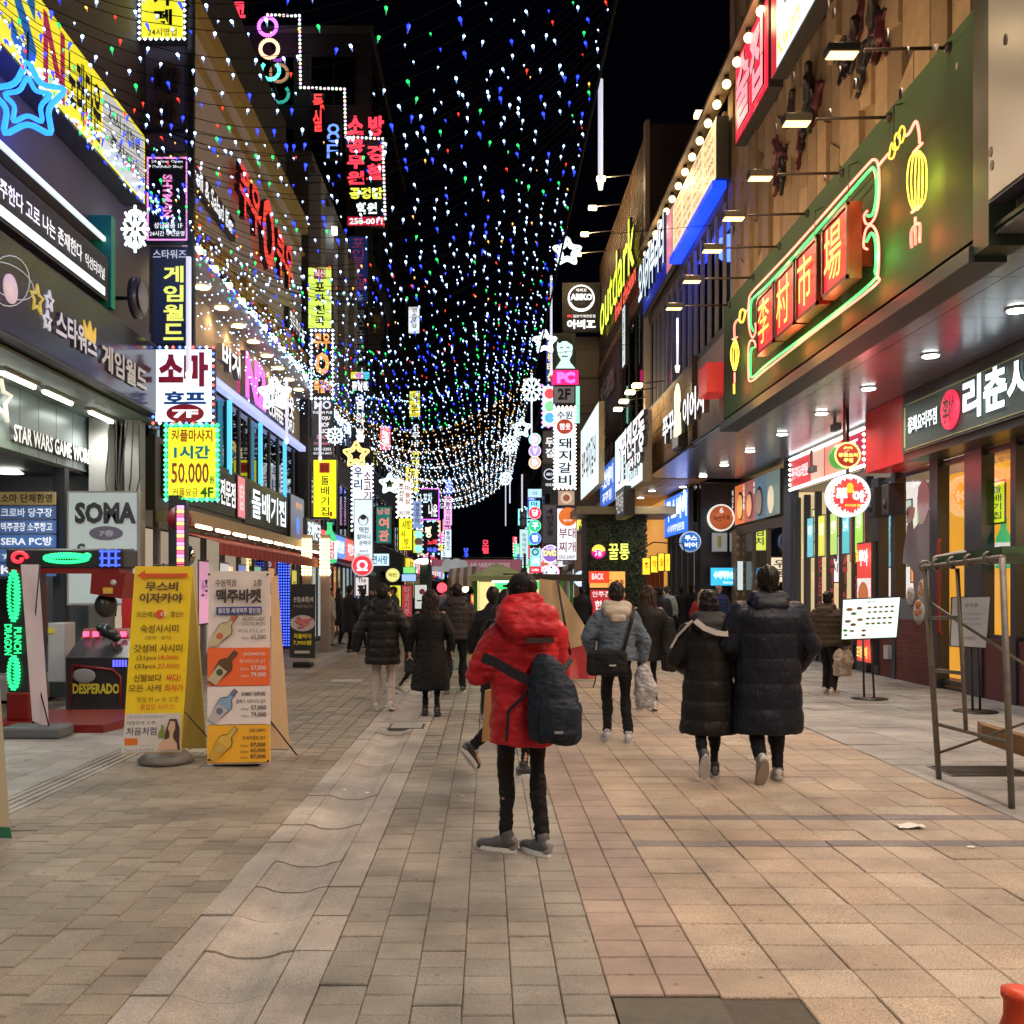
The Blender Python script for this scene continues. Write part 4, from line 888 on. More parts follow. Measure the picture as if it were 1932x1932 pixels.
# neon star and garden of snowflakes
def neon_star(px, py, d, R, col, e, label, tube=.03, sides=1, name='neon_star'):
    c = W(px, py, d); t = thing(name, c, label, 'neon star')
    def rs(R_, r_):
        p = star_pts(c, XU, ZV, R_, r_); out = []
        for i in range(len(p)):
            a = p[i-1]; b = p[i]; e2 = p[(i+1) % len(p)]
            out += [b+(a-b)*.22, b+(a-b)*.07+(e2-b)*.07, b+(e2-b)*.22]
        return out
    m = MB(); m.tube(rs(R, R*.5), tube, 8, True); m.build('tube', EM(col, e), t)
    m = MB(); m.tube(rs(R*.62, R*.31), tube*.8, 8, True); m.build('tube', EM(col, e), t)
    return t
t = neon_star(52, 192, 11.2, .46, (.02, .22, 1), 2.6, 'big double blue neon star in front of the yellow karaoke sign', .032)
l = point((0, -.0, 0), 60, (.02, .06, 1), .3); l.parent = t; l.location = (-.0, .25, -.05)
MB().tube([W(52, 130, 11.2), W(52, 60, 11.2)], .012).build('hanger', blackp, t)
def flake(px, py, d, R, label, pole=None, sq=1.0):
    c = W(px, py, d); t = thing('snowflake_light', c, label, 'snowflake light'); m = MB()
    for i in range(8):
        a = i*PI/4; u = XU*math.cos(a)*sq+ZV*math.sin(a); w_ = XU*-math.sin(a)*sq+ZV*math.cos(a)
        m.tube([c+u*R*.12, c+u*R*.42], R*.06, 6); m.tube([c+u*R*.5, c+u*R*.98], [R*.09, R*.055], 6)
        for s in (-1, 1): m.tube([c+u*R*.5, c+u*R*.78+w_*s*R*.26], R*.06, 6)
    m.build('petals', EM((.75, .95, .95), 2.2), t)
    if pole: MB().tube([c-ZV*R, c-ZV*(R+pole)], .025, 8).build('pole', EM((.8, .85, 1), .9), t)
flake(255, 432, 15.3, .36, 'narrow white snowflake light beside the black adult-shop sign', sq=.6)
flake(632, 822, 26, .25, 'round snowflake light in front of the black fusion-pub sign')
flake(1003, 735, 30, .42, 'tall snowflake light at the right edge of the light canopy, highest of the right-hand ones', 1.2, .8)
flake(962, 838, 42, .42, 'snowflake light above the round DVD letters, second along the right edge', 2.0, .9)
flake(954, 903, 52, .4, 'snowflake light farthest along the right edge of the canopy', 2.0, .9)
flake(470, 742, 24, .2, 'faint small snowflake light over the warm-lit second floor')
for a in ((518, 744, 22.5, .4, (.75, .9, 1), 1.6, 'white neon star on the front of the warm-lit second floor'),
          (672, 858, 30, .42, (1, .7, .25), 1.6, 'golden neon star in front of the white beef-house sign'),
          (735, 913, 38, .42, (.7, .95, .95), 2.0, 'white neon star above the green inn sign'),
          (1028, 645, 30, .38, (.85, .95, 1), 2.0, 'white neon star beside the smiling-face sign'),
          (984, 808, 40, .42, (.6, .9, .85), 1.8, 'pale green neon star left of the round DVD letters'),
          (1070, 475, 24, .36, (.8, .95, .95), 1.8, 'white neon star edge-on, highest over the curry signboard')):
    neon_star(*a, tube=.035)
def rod(px, y0, y1, d, label, r=.035):
    a = W(px, y0, d); b = W(px, y1, d); t = thing('light_rod', b, label, 'light rod'); MB().tube([a, b], r, 8).build('tube', EM((.75, .78, .95), .85), t); MB().lathe(b, [(.03, -.12), (.045, -.02), (.045, 0)], 8).build('tip', EM((1, .9, .7), 1.5), t)
rod(1133, 150, 342, 14.5, 'long white light rod hanging alone against the black sky'); rod(356, 485, 703, 13.5, 'leaning white light rod in front of the navy arcade sign')
rod(541, 712, 828, 24, 'white light rod over the blue-lit window edge'); rod(604, 765, 862, 27, 'white light rod over the fusion-pub sign')
rod(1040, 520, 700, 31, 'white light rod left of the smiling-face sign'); rod(985, 895, 960, 46, 'white light rod beside the round DVD letters')
rod(1278, 600, 690, 18.5, 'short white light rod in front of the pub window', .02)
# ================================================================== L2 facade
t = thing('buffet_letters', onX(-5.4, 490, 470), 'huge red channel letters of the buffet on the grey wall', 'lettering')
q = left(-5.5, 21.9, 27.9, 9.45, 10.95); m = MB(); put_text(m, q, '쿠우', 0, .05, .34, .8, .2, .03, .12); put_text(m, q, 'O', .37, -.1, .60, 1.05, .2, .03, .12); put_text(m, q, '쿠우', .64, .1, 1, .85, .2, .03, .12)
m.build('lettering', [EM((.95, .06, .045), .8), PT((.05, .01, .01))], t)
sign(left(-5.42, 17.5, 22.0, 9.1, 9.55), 'black strip sign with white English salad-bar lettering on the grey wall', BK, 0, th=.1, lines=[('Sushi roll & Salad Bar', .05, .1, .95, .9, WH, 1.0)])
sign(left(-5.42, 27.9, 30.3, 8.8, 9.35), 'second black strip sign with white lettering past the red letters', BK, 0, th=.1, lines=[('쿠우쿠우 3F', .05, .1, .95, .9, WH, .9)])
def letters(pl, txt, col, e, label, dep=.12, bold=.03):
    dep = min(dep, .12)
    t = thing('channel_lettering', pl.p(.5, 1), label, 'lettering'); m = MB(); put_text(m, pl, txt, 0, 0, 1, 1, dep+.02, bold, dep); m.build('lettering', [EM(col, e), PT((.16, .15, .14))], t); return t
letters(left(-5.55, 20.9, 22.4, 6.2, 6.7), '버거', WH, 1.2, 'white burger letters beside the magenta pair')
letters(left(-5.55, 22.9, 25.0, 5.95, 7.0), 'N2', (1, .1, .75), 1.6, 'big magenta letter-and-digit sign over the second-floor windows', .2, .06)
letters(left(-5.55, 25.3, 28.6, 6.35, 6.95), '테이크아웃', WH, 1.2, 'white takeaway letters right of the magenta pair')
letters(left(-5.55, 25.3, 28.6, 5.97, 6.3), 'COFFEE TOFU', WH, 1.0, 'small white English letters under the takeaway letters')
sign(left(-5.5, 17.4, 22.3, 3.2, 4.1), 'black board with white brush letters over the red awning, nearest', BK, 0, th=.12, lines=[('삼겹살구이 전문점', .25, .2, .97, .8, WH, 1.25, .02, .03)])
sign(left(-5.47, 22.4, 23.1, 3.2, 4.15), 'narrow pink square sign between the two black boards', (.75, .2, .25), .9, th=.14, lines=[('탑', .2, .2, .8, .8, WH, .5)])
sign(left(-5.5, 23.2, 28.2, 3.15, 4.15), 'black board with white brush letters of the stew house', BK, 0, th=.12, lines=[('돌배기집', .1, .15, .9, .85, (.8, .95, 1), 1.35, .02, .03)])
sign(left(-5.45, 28.3, 30.4, 3.0, 4.3), 'grey poster board with small orange logo and blue drink', (.25, .26, .32), .5, th=.12, lines=[('쿠우', .3, .15, .8, .3, (.9, .4, .1), .9)], discs=[(.5, .65, .25, (.1, .3, .9), .9)])
# ================================================================== hanging signs down the left side
def LS(x0, y0, x1, y1, d, label, face, e, **k): return sign(front(x0, y0, x1, y1, d), label, face, e, **k)
LS(580, 503, 627, 621, 29, 'lime-green hanging snack-bar sign with dark letters', (.62, .82, .12), 1.15, rects=[(.27, .03, .73, .2, (.6, .1, .1), .4)], lines=[('포차천국', .30, .24, .70, .96, (.03, .08, .03), 0, .03, 0, 'v'), ('식신', .30, .05, .70, .18, WH, .9)])
LS(588, 624, 628, 752, 29, 'black hanging sign with orange letters around a ring, framed in white bulbs', (.03, .02, .02), 0, lines=[('쿠우', .12, .04, .88, .27, (1, .42, .12), 1.2, .04), ('O', .15, .32, .85, .66, (1, .42, .12), 1.2, .06), ('쪽갈비', .12, .72, .9, .92, (1, .42, .12), 1.2, .03)], border=[(.8, .9, 1)], bstep=.12, bsize=.05)
LS(589, 754, 629, 862, 29, 'black hanging fusion-pub sign with white English words and phone numbers', (.04, .045, .05), .15, lines=[('MO', .1, .02, .9, .17, (.8, .8, .9), .8, .03), ('FUSION PUB', .05, .20, .95, .25, WH, .9), ('SOJU', .35, .29, .85, .37, WH, .9, .03), ('HOF', .35, .40, .8, .48, WH, .9, .03), ('RICE', .35, .51, .85, .59, WH, .9, .03), ('SOOL', .22, .62, .8, .69, (.8, .3, .4), .8, .02), ('ROOM&BAR', .1, .74, .85, .79, (.7, .2, .3), .7), ('1599-2202', .1, .84, .9, .89, WH, .9), ('031)241-8417', .06, .92, .94, .97, WH, .9)])
LS(590, 866, 636, 980, 28.6, 'bright yellow hanging sign with black brush letters and red seal of the stew house', (.92, .87, .01), 1.3, rects=[(.27, .06, .70, .23, (.65, .03, .01), .3), (.70, .87, .80, .95, (.65, .05, .02), .3)], lines=[('돌배기집', .33, .27, .68, .95, BK, 0, .015, 0, 'v'), ('원조', .33, .09, .64, .2, (.1, .02, .01), 0)])
d = 28.4; p = W(622, 1063, d); t = thing('bottle_sign', p, 'giant green soju-bottle shaped lit sign with white and red label', 'sign')
s_ = d/F; m = MB(); m.lathe(p, [(.1, 0), (13*s_, 2*s_), (13.5*s_, 8*s_), (13.5*s_, 44*s_), (10*s_, 53*s_), (6*s_, 60*s_), (4.6*s_, 66*s_), (4.6*s_, 74*s_), (5.6*s_, 75*s_), (5.6*s_, 77*s_)], 20); m.build('body', EM((.05, .6, .22), 1.1), t)
m = MB(); m.lathe(p, [(13.9*s_, 8*s_), (13.9*s_, 42*s_)], 20); m.build('label', EM((.85, .92, .9), 1.1), t)
q = Pl(p+Vector((-7*s_, -14.2*s_, 8*s_)), XU, 18*s_, 34*s_, (0, -1, 0)); m = MB().box(q.p(.5, .98, .0), q.p(.98, .05, .01)); m.build('label_stripe', EM((.7, .05, .1), .5), t); m = MB(); 
for i, ch in enumerate('포차천국'): put_text(m, q, ch, .56, .07+i*.23, .92, .27+i*.23, .02, .02)
m.build('lettering', EM(WH, 1.1), t); MB().tube([p+ZV*77*s_, p+ZV*86*s_, p+ZV*86*s_-XU*.5], .03).build('bracket', blackp, t)
# 30-60 m
LS(655, 445, 695, 575, 40, 'dark navy hanging karaoke sign with faint red outline letters', (.01, .025, .12), .6, lines=[('포인트노래', .25, .03, .80, .8, (.35, .05, .12), .5, .01, 0, 'v'), ('4층', .3, .85, .75, .95, (.3, .35, .5), .5)])
LS(664, 578, 696, 690, 40, 'black unlit hanging dance-hall sign with grey letters', (.02, .02, .025), 0, lines=[('댄스노블레스', .3, .05, .72, .93, (.25, .27, .3), .25, .01, 0, 'v')])
LS(699, 580, 722, 640, 44, 'tiny brown unlit sign between the dance-hall sign and the sky', (.06, .035, .02), 0, lines=[('갈비', .2, .2, .8, .8, (.2, .1, .04), .2)])
LS(662, 702, 697, 862, 36, 'tall dark sign of white stacked letters with a rainbow header', (.03, .03, .045), 0, rects=[(.0, .0, .35, .08, (.9, .85, .05), 1.0), (.35, 0, .65, .08, (.9, .3, .6), 1.0), (.65, 0, 1, .08, (.1, .6, .95), 1.0)], lines=[('룸살롱', .05, .11, .95, .22, WH, 1.2, .04), ('음악홀', .28, .26, .74, .84, WH, 1.2, .04, 0, 'v')])
LS(664, 876, 703, 915+86, 34, 'white hanging beef-house sign with blue and red brush letters', (.85, .93, 1), 1.15, rects=[(.0, .88, 1, .97, (.02, .02, .05), 0)], lines=[('우리', .1, .03, .5, .40, (.03, .08, .35), 0, .02, 0, 'v'), ('소고기', .58, .1, .92, .55, (.6, .05, .05), 0, .02, 0, 'v'), ('무한삼겹', .1, .66, .92, .76, BK, 0), ('031-256', .08, .89, .92, .96, WH, 1)], border=[(.75, .85, 1)], bstep=.14, bsize=.045)
LS(667, 941, 704, 1057, 33.5, 'pale blue-white hanging sign with an old woman drawing and black brush letters', (.70, .86, .95), 1.05, discs=[(.5, .35, .17, (.2, .24, .26), .0), (.5, .36, .135, (.7, .85, .92), 1.0), (.5, .30, .09, (.1, .12, .14), 0, 1.1)], lines=[('떡전', .3, .46, .78, .56, BK, 0), ('할머니', .18, .58, .86, .66, BK, 0), ('손떡국', .3, .68, .9, .76, BK, 0), ('400년', .3, .83, .75, .87, (.2, .25, .3), 0), ('전통국수메뉴', .15, .89, .85, .94, (.2, .25, .3), 0)])
LS(709, 955, 738, 1026, 40, 'dark teal inn sign with pink outlined letters', (.01, .22, .17), .7, rects=[], lines=[('여관', .2, .28, .85, .95, (.85, .25, .2), 1.0, .03, 0, 'v'), ('남경', .1, .06, .9, .22, (.85, .25, .2), .9, .02)])
LS(749, 908, 777, 976, 44, 'white hanging sign with red and brown letters framed in bulbs, above the yellow one', (.9, .9, .85), 1.2, lines=[('마늘삼', .55, .1, .9, .65, (.7, .1, .05), 0, .02, 0, 'v'), ('조선옥', .12, .05, .45, .6, (.4, .1, .05), 0, .02, 0, 'v'), ('242-5385', .1, .82, .9, .93, (.2, .15, .1), 0)], border=[(1, .9, .8)], bstep=.2, bsize=.06)
LS(752, 977, 778, 1039, 44, 'yellow hanging karaoke sign with loose brown letters', (.93, .88, .02), 1.2, lines=[('샤방', .25, .05, .9, .35, (.3, .2, .02), 0), ('샤', .15, .38, .5, .6, (.3, .2, .02), 0), ('방', .4, .62, .75, .82, (.3, .2, .02), 0), ('노래방', .2, .86, .85, .95, (.3, .2, .02), 0)])
LS(778, 944, 796, 998, 47, 'blue-grey hanging grilled-fish sign', (.25, .35, .6), .9, lines=[('생선구이', .3, .08, .7, .8, (.05, .05, .2), 0, .02, 0, 'v')], border=[(.8, .9, 1)], bstep=.25, bsize=.05)
LS(779, 1000, 797, 1044, 47, 'yellow-green hanging sign with three round lamps', (.75, .75, .03), 1.0, discs=[(.6, .2, .18, (.3, .8, .75), 1.3), (.6, .5, .18, (.3, .18, .12), .3), (.6, .8, .18, (.3, .85, .7), 1.3)])
LS(795, 921, 829, 981, 49, 'black bar sign in a purple neon frame with white script', (.01, .012, .03), 0, rects=[(0, 0, 1, .03, (.8, .15, 1), 2), (0, .97, 1, 1, (.8, .15, 1), 2), (.95, 0, 1, 1, (.6, .1, 1), 2)], lines=[('포차', .1, .15, .6, .5, (.7, .9, 1), 1.2, .03), ('나운', .4, .5, .9, .9, WH, 1.3, .03)])
LS(797, 984, 828, 1045, 49, 'black bar sign with coloured bulbs and red and blue neon words', (.01, .012, .03), 0, lines=[('짱', .15, .15, .6, .5, (1, .9, .6), 1.4, .04), ('노래', .3, .55, .9, .72, (1, .05, .08), 1.6, .03), ('타운', .3, .8, .9, .95, (.1, .15, 1), 1.6, .03)], border=[(1, .2, .6), (.2, .5, 1), (.2, 1, .7)], bstep=.2, bsize=.06)
LS(770, 578, 792, 630, 52, 'small white-green hanging sign high over the street', (.8, .9, .95), 1.1, lines=[('영손풋샵', .3, .05, .75, .8, (.6, .1, .1), 0, .02, 0, 'v')])
LS(772, 737, 793, 788, 52, 'small yellow hanging sign with a blue top letter', (.9, .85, .05), 1.1, lines=[('보드', .2, .5, .8, .9, (.6, .1, .2), 0, .02, 0, 'v'), ('샤', .25, .05, .75, .4, (.05, .2, .8), .3)])
LS(773, 795, 795, 884, 54, 'black sign with yellow pair of letters at the bottom and white ones above', BK, 0, lines=[('사우나', .15, .05, .85, .55, WH, 1.1, .02, 0, 'v'), ('연대', .2, .6, .8, .98, (.95, .9, .1), 1.3, .03, 0, 'v')])
LS(717, 803, 737, 850, 42, 'glowing pinkish-red hanging sign seen through the light strings', (1, .12, .18), 2.6, lines=[('노래', .2, .15, .8, .85, WH, 2.5, .05, 0, 'v')])
LS(837, 936, 853, 992, 60, 'pink-white hanging sign with violet stacked letters', (.95, .5, .85), 1.2, lines=[('원룸텔가요방', .2, .03, .8, .97, (.25, .05, .4), 0, .02, 0, 'v')])
LS(840, 903, 854, 933, 60, 'small deep blue neon sign on top of the pink one', (.03, .08, .95), 1.8, lines=[('술', .2, .1, .8, .9, (.4, .5, 1), 2)])
LS(839, 998, 852, 1054, 60, 'pale hanging sign with small blue letters at the edge of the dark gap', (.75, .88, 1), 1.1, lines=[('빨래방고', .25, .06, .75, .72, (.05, .2, .6), 0, .02, 0, 'v')])
LS(875, 1033, 884, 1054, 75, 'tiny blue neon word far down the street', BK, 0, lines=[('당구', .0, .0, 1, 1, (.05, .1, 1), 1.8, .03, 0, 'v')])
LS(910, 1018, 922, 1052, 75, 'tiny red neon word above the banner', BK, 0, lines=[('모텔', .0, .0, 1, .8, (1, .05, .1), 1.8, .03, 0, 'v')])
# academy sign with stepped light rope
t = LS(652, 258, 726, 426, 42.4, 'big black academy sign with stacked red letters, yellow and white words and a phone number', BK, 0, th=.3,
   rects=[(.05, .90, .98, 1.0, (.7, .02, .06), .8)], lines=[('공무원', .04, .02, .48, .55, (1, .05, .09), 1.5, .05, 0, 'v'), ('경찰', .54, .08, .96, .5, (1, .05, .09), 1.5, .05, 0, 'v'), ('공경단', .1, .57, .95, .70, (.9, .95, .1), 1.3, .05), ('학원', .28, .74, .8, .87, (.8, .95, .9), 1.3, .05), ('258-0011', .10, .915, .94, .985, WH, 1.2, .03)])
m = MB(); q = front(652, 218, 726, 258, 42.1); put_text(m, q, '소', .04, .02, .46, .92, .02, .05); put_text(m, q, '방', .58, .02, .98, .98, .02, .05); m.build('lettering', EM((1, .05, .09), 1.5), t)
m = MB(); pts = [(505, 28), (565, 30), (567, 165), (650, 168), (652, 258), (722, 262), (727, 420)]
k = 0
for a, b in zip(pts, pts[1:]):
    p, q_ = W(*a, 42), W(*b, 42); n = int((q_-p).length/.16)
    for i in range(n): m.cur = k % 4; k += 1; m.ball(p+(q_-p)*i/n, .06, 6, 4)
m.build('light_rope', [EM((1, .8, .5), 2, False), EM((.9, .5, 1), 2, False), EM((.6, 1, .7), 2, False), EM((1, .95, .9), 2, False)], t, kind='stuff')
LS(588, 176, 612, 250, 42.2, 'tall red neon bar-shaped word left of the academy sign', BK, 0, lines=[('독', .1, .02, .9, .40, (1, .05, .05), 1.7, .03), ('실', .1, .42, .8, .98, (1, .05, .05), 1.7, .03)])
LS(612, 232, 644, 300, 42.1, 'blue neon eighth-floor sign beside the academy letters', BK, 0, lines=[('8', .15, .02, .9, .55, (.15, .3, 1), 1.6, -.005), ('F', .15, .6, .8, .98, (.15, .3, 1), 1.6, -.005)])
LS(402, -5, 424, 32, 30, 'orange neon sun beside a red letter at the top edge', BK, 0, discs=[(.5, .5, .22, (1, .35, .1), 1.6)]); LS(437, 2, 466, 36, 30, 'red neon letter at the top edge above the grey wall', BK, 0, lines=[('코', .1, .05, .9, .95, (1, .05, .1), 1.6, .04)])
for (px, py, c, lab) in ((505, 50, (.7, .15, 1), 'violet ring of bulbs, top of the three stacked rings'), (508, 92, (1, .55, .3), 'orange-white ring of bulbs, middle of the three stacked rings'), (510, 133, (.1, .9, .7), 'green open ring of bulbs, lowest of the three stacked rings')):
    c0 = W(px, py, 42); t = thing('bulb_ring', c0, lab, 'ring light'); m = MB()
    for R in (.40, .33):
        for i in range(26 if py < 130 else 20): a = i*2*PI/26+2.4; m.ball(c0+XU*R*math.cos(a)+ZV*R*math.sin(a), .045, 6, 4)
    m.build('bulb', EM(c, 2.6, False), t, kind='stuff'); MB().box((c0.x-.05, 42.2, c0.z-.4), (c0.x+.05, 43.1, c0.z-.3)).build('bracket', blackp, t)
# low small lit signs at the end of the street on the left
rg = random.Random(11)
for (x0, y0, x1, y1, d, lab, c, e, tx, tc) in (
    (780, 975, 826, 1043, 58, None, None, 0, '', None),
    (760, 1070, 784, 1082, 47, 'green lit signboard low over the left pavement', (.1, .75, .2), 1.3, '개성', (.9, .95, .3)),
    (757, 1083, 786, 1097, 46.5, 'blue-white lit signboard under the green one', (.25, .5, .95), 1.2, '순대국', WH),
    (700, 1044, 735, 1068, 38, 'white glowing letters board above the round red ramyeon sign', (.6, .85, .95), 1.3, '면사랑', (.05, .2, .4)),
    (813, 1052, 826, 1078, 70, 'small red sign at the left end of the banner', (.9, .05, .08), 1.3, '밥', WH),
    (843, 1083, 856, 1099, 75, 'small blue signboard under the banner, left one', (.05, .1, .9), 1.4, '방', WH),
    (858, 1080, 870, 1096, 75, 'small white signboard under the banner, second', (.9, .95, 1), 1.3, '마트', BL),
    (875, 1081, 888, 1098, 75, 'small white signboard under the banner, third', (.85, .95, .95), 1.3, '폰', RD),
    (890, 1079, 897, 1096, 75, 'small green signboard under the banner', (.05, .8, .35), 1.3, '약', WH),
    (1006, 1074, 1014, 1090, 60, 'small blue-white sign right of the stall roof', (.5, .7, 1), 1.3, '빵', BK)):
    if c: LS(x0, y0, x1, y1, d, lab, c, e, lines=[(tx, .1, .15, .9, .85, tc, .5 if tc != BK else 0, .03)])
def round_sign(px, py, r_px, d, label, col, e, txt=(), rim=None, rim_e=0, th=.14, extra=None):
    c = W(px, py, d); R = r_px*d/F; t = thing('round_sign', c, label, 'sign'); q = Pl(c+Vector((-R, -th/2-.002, -R)), XU, 2*R, 2*R, (0, -1, 0))
    MB().lathe(c, [(R, -th/2), (R, th/2)], 28, 'Y').build('case', EM(rim, rim_e) if rim and rim_e else PT(rim or (.1, .1, .1)), t)
    MB().lathe((c.x, c.y-th/2-.006, c.z), [(R*.88, 0), (R*.88, .005)], 28, 'Y').build('face', EM(col, e), t)
    for tx in txt:
        m = MB(); put_text(m, q, *tx[:5], .02, tx[7] if len(tx) > 7 else .03); m.build('lettering', EM(tx[5], tx[6]) if tx[6] else PT(tx[5]), t)
    return t, q, R, c
round_sign(684, 1067, 17*1.2, 33, 'round red noodle-bar sign with a white bowl mark', (.75, .04, .06), 1.1, [('Ω', .25, .25, .75, .75, WH, 1.3)], (.8, .5, .5), .8)
round_sign(741, 1105-20, 13, 44, 'round yellowish chicken sign low on the left', (.75, .75, .2), 1.2, [('치킨', .2, .35, .8, .65, (.3, .3, .05), 0)], (.7, .7, .3), .8)
LS(670, 1088, 696, 1125, 34, 'white panel with two black words below the round noodle sign', (.75, .7, .7), .9, lines=[('The', .2, .05, .8, .3, BK, 0), ('진', .15, .4, .85, .9, BK, 0, .05)])
LS(608, 1066, 624, 1104, 27.5, 'square blue and orange shop sign behind the bulb-wrapped post', (.75, .75, .75), .9, rects=[(.05, .03, .95, .68, (.08, .12, .25), .4), (.05, .7, .95, .97, (.8, .15, .05), .8)], discs=[(.5, .36, .13, WH, 1.0)])
LS(735, 1113-10, 757, 1158, 30, 'yellow standing banner with brown writing in the crowd', (.8, .75, .05), .9, th=.03, lines=[('고령시', .3, .1, .75, .95, (.35, .25, .02), 0, .01, 0, 'v')], name='standing_banner', cat='banner')
LS(758, 1109-6, 778, 1165, 31, 'dark red standing banner next to the yellow one', (.45, .05, .06), .7, th=.03, lines=[('타로사주', .25, .05, .75, .95, (.7, .5, .5), .3, .01, 0, 'v')], name='standing_banner', cat='banner')
LS(782, 1106-4, 806, 1150, 32, 'white standing board with a small green arrow', (.7, .75, .75), .7, th=.03, rects=[(.2, .62, .8, .68, (.05, .4, .1), 0)], discs=[(.6, .3, .09, (.6, .1, .15), 0)], name='standing_banner', cat='banner')
# ================================================================== RIGHT side hanging signs
t = LS(1061, 533, 1132, 626, 42.4, 'large black curry-house signboard with a white round emblem', BK, 0, th=.25, discs=[(.5, .32, .56, WH, 1.25), (.5, .32, .49, (.015, .017, .03), 0), (.5, .405, .36, WH, 1.25, 1.2), (.5, .36, .36, (.015, .017, .03), 0, 1.2)],
  lines=[('아비꼬', .36, .13, .64, .20, WH, 1.2), ('ABIKO', .21, .235, .79, .37, WH, 1.3, .05), ('CURRY', .4, .41, .6, .46, (.1, .12, .2), 0), ('매운', .13, .66, .27, .72, (.9, .05, .05), 1.3, .02), ('일본카레전문점', .28, .66, .87, .72, WH, 1.2, .01), ('아비꼬', .12, .76, .88, .95, WH, 1.3, .05)])
t = LS(1043, 628, 1086, 696, 40, 'dark sign with a white drawing of a smiling person in a backwards cap', (.04, .045, .05), .1)
q = front(1043, 628, 1086, 696, 39.98)
def poly(pl, pts, n): return [pl.p(u, v, n) for u, v in pts]
m = MB(); m.prism(poly(q, [(.12, .99), (.3, .82), (.36, .76), (.24, .62), (.17, .42), (.2, .25), (.35, .14), (.6, .12), (.8, .22), (.87, .42), (.84, .6), (.72, .76), (.78, .84), (.98, .99)][::-1], .02), (0, -.02, 0)); m.build('drawing', EM((.65, .95, .88), 1.1), t)
m = MB(); m.prism(poly(q, [(.2, .26), (.33, .10), (.6, .07), (.82, .2), (.88, .36), (.6, .24), (.42, .24), (.3, .3)][::-1], .05), (0, -.01, 0))
for (u, v, a, b) in ((.38, .42, .14, .025), (.66, .42, .12, .025), (.52, .66, .26, .03), (.56, .54, .04, .05)): m.box(q.p(u-a/2, v+b/2, .05), q.p(u+a/2, v-b/2, .065))
m.build('drawing_line', PT((.03, .04, .04)), t)
LS(1039, 697, 1093, 727, 39.8, 'hot-pink computer-cafe sign with magenta letters', (.95, .02, .2), 1.3, lines=[('PC', .22, .15, .85, .88, (1, .15, .9), 1.8, .07)])
LS(1044, 728, 1085, 761, 39.8, 'grey second-floor sign with black letters under the pink sign', (.3, .27, .28), .35, lines=[('2F', .2, .15, .8, .8, BK, 0, .04)])
LS(1046, 768, 1085, 922, 37, 'tall white pork-rib restaurant sign with red seal, framed in warm bulbs', (.78, .9, .97), 1.2, discs=[(.5, .24, .27, (.8, .08, .03), .3, 1.1)], lines=[('수원', .12, .05, .88, .15, BK, 0, .02), ('참옷', .25, .2, .78, .28, WH, 1.2, .02), ('돼지갈비', .2, .37, .82, .97, BK, 0, .02, 0, 'v')], border=[(1, .9, .75)], bstep=.13, bsize=.055)
LS(1023, 727, 1046, 806, 41, 'tall sign with pink-blue neon border and red, green and blue balls', (.8, .8, .9), 1.1, case=(.3, .1, .5), discs=[(.6, .2, .2, (.9, .1, .1), 1), (.6, .5, .2, (.3, .8, .4), 1), (.6, .78, .2, (.1, .5, .9), 1)], border=[(.9, .2, .9), (.2, .5, 1)], bstep=.18, bsize=.05)
LS(1024, 812, 1045, 874, 41, 'dark brown sign with white brush letters behind the pork-rib sign', (.10, .065, .05), .3, lines=[('두껍', .25, .2, .95, .85, WH, .9, .03, 0, 'v')])
LS(1023, 876, 1047, 930, 40, 'black small curry sign with a round emblem behind the pork-rib sign', BK, .05, discs=[(.55, .35, .22, (.7, .75, .85), .9), (.55, .35, .18, BK, 0)], lines=[('ABIKO', .3, .3, .8, .4, WH, 1), ('아비꼬', .25, .66, .95, .78, WH, 1.1)])
LS(1052, 925, 1085, 954, 36, 'square food-photo sign under the pork-rib sign', (.45, .3, .2), .8, discs=[(.5, .5, .2, (.7, .5, .35), .9), (.5, .5, .12, (.4, .12, .05), .5)])
LS(1050, 958, 1089, 1058, 36, 'white army-stew sign with orange emblem and red letters', (.88, .9, .95), 1.15, discs=[(.55, .17, .33, (.85, .2, .03), .8)], lines=[('RED COOK', .35, .22, .75, .26, WH, 1), ('부대', .12, .38, .92, .58, (.65, .03, .05), 0, .01), ('찌개', .12, .64, .92, .84, (.65, .03, .05), 0, .01), ('252.2007', .1, .90, .9, .96, (.1, .1, .12), 0)])
LS(1023, 951, 1051, 1026, 38, 'grey-violet unlit sign with black brush writing', (.18, .155, .17), .2, lines=[('4번구골', .3, .1, .75, .8, (.03, .02, .03), 0, .02, 0, 'v')])
LS(980, 998, 997, 1067, 55, 'pale cyan hanging sign with thin dark letters at the right of the gap', (.6, .85, .9), 1.0, lines=[('슈게익하우스', .3, .1, .72, .92, (.1, .2, .25), 0, .01, 0, 'v')])
LS(981, 962, 994, 995, 55, 'small grey unlit sign on top of the pale cyan one', (.06, .06, .07), .1, lines=[('식당', .25, .1, .75, .9, (.3, .3, .3), .3, .01, 0, 'v')])
LS(999, 1033, 1021, 1081, 45, 'cyan tobacco and lottery sign with a red foot', (.3, .75, .85), 1.15, rects=[(0, .74, 1, 1, (.8, .04, .06), .9)], discs=[(.5, .18, .15, BK, 0), (.5, .18, .1, (.3, .75, .85), 1)], lines=[('담배', .2, .4, .8, .66, (.95, .95, .5), 1.2), ('Lotto', .2, .8, .8, .93, WH, 1.2)])
LS(995, 922, 1023, 939, 48, 'pale blue rectangular sign under the round DVD letters', (.5, .8, .9), 1.1, lines=[('안내', .35, .3, .65, .7, (.2, .4, .5), 0)])
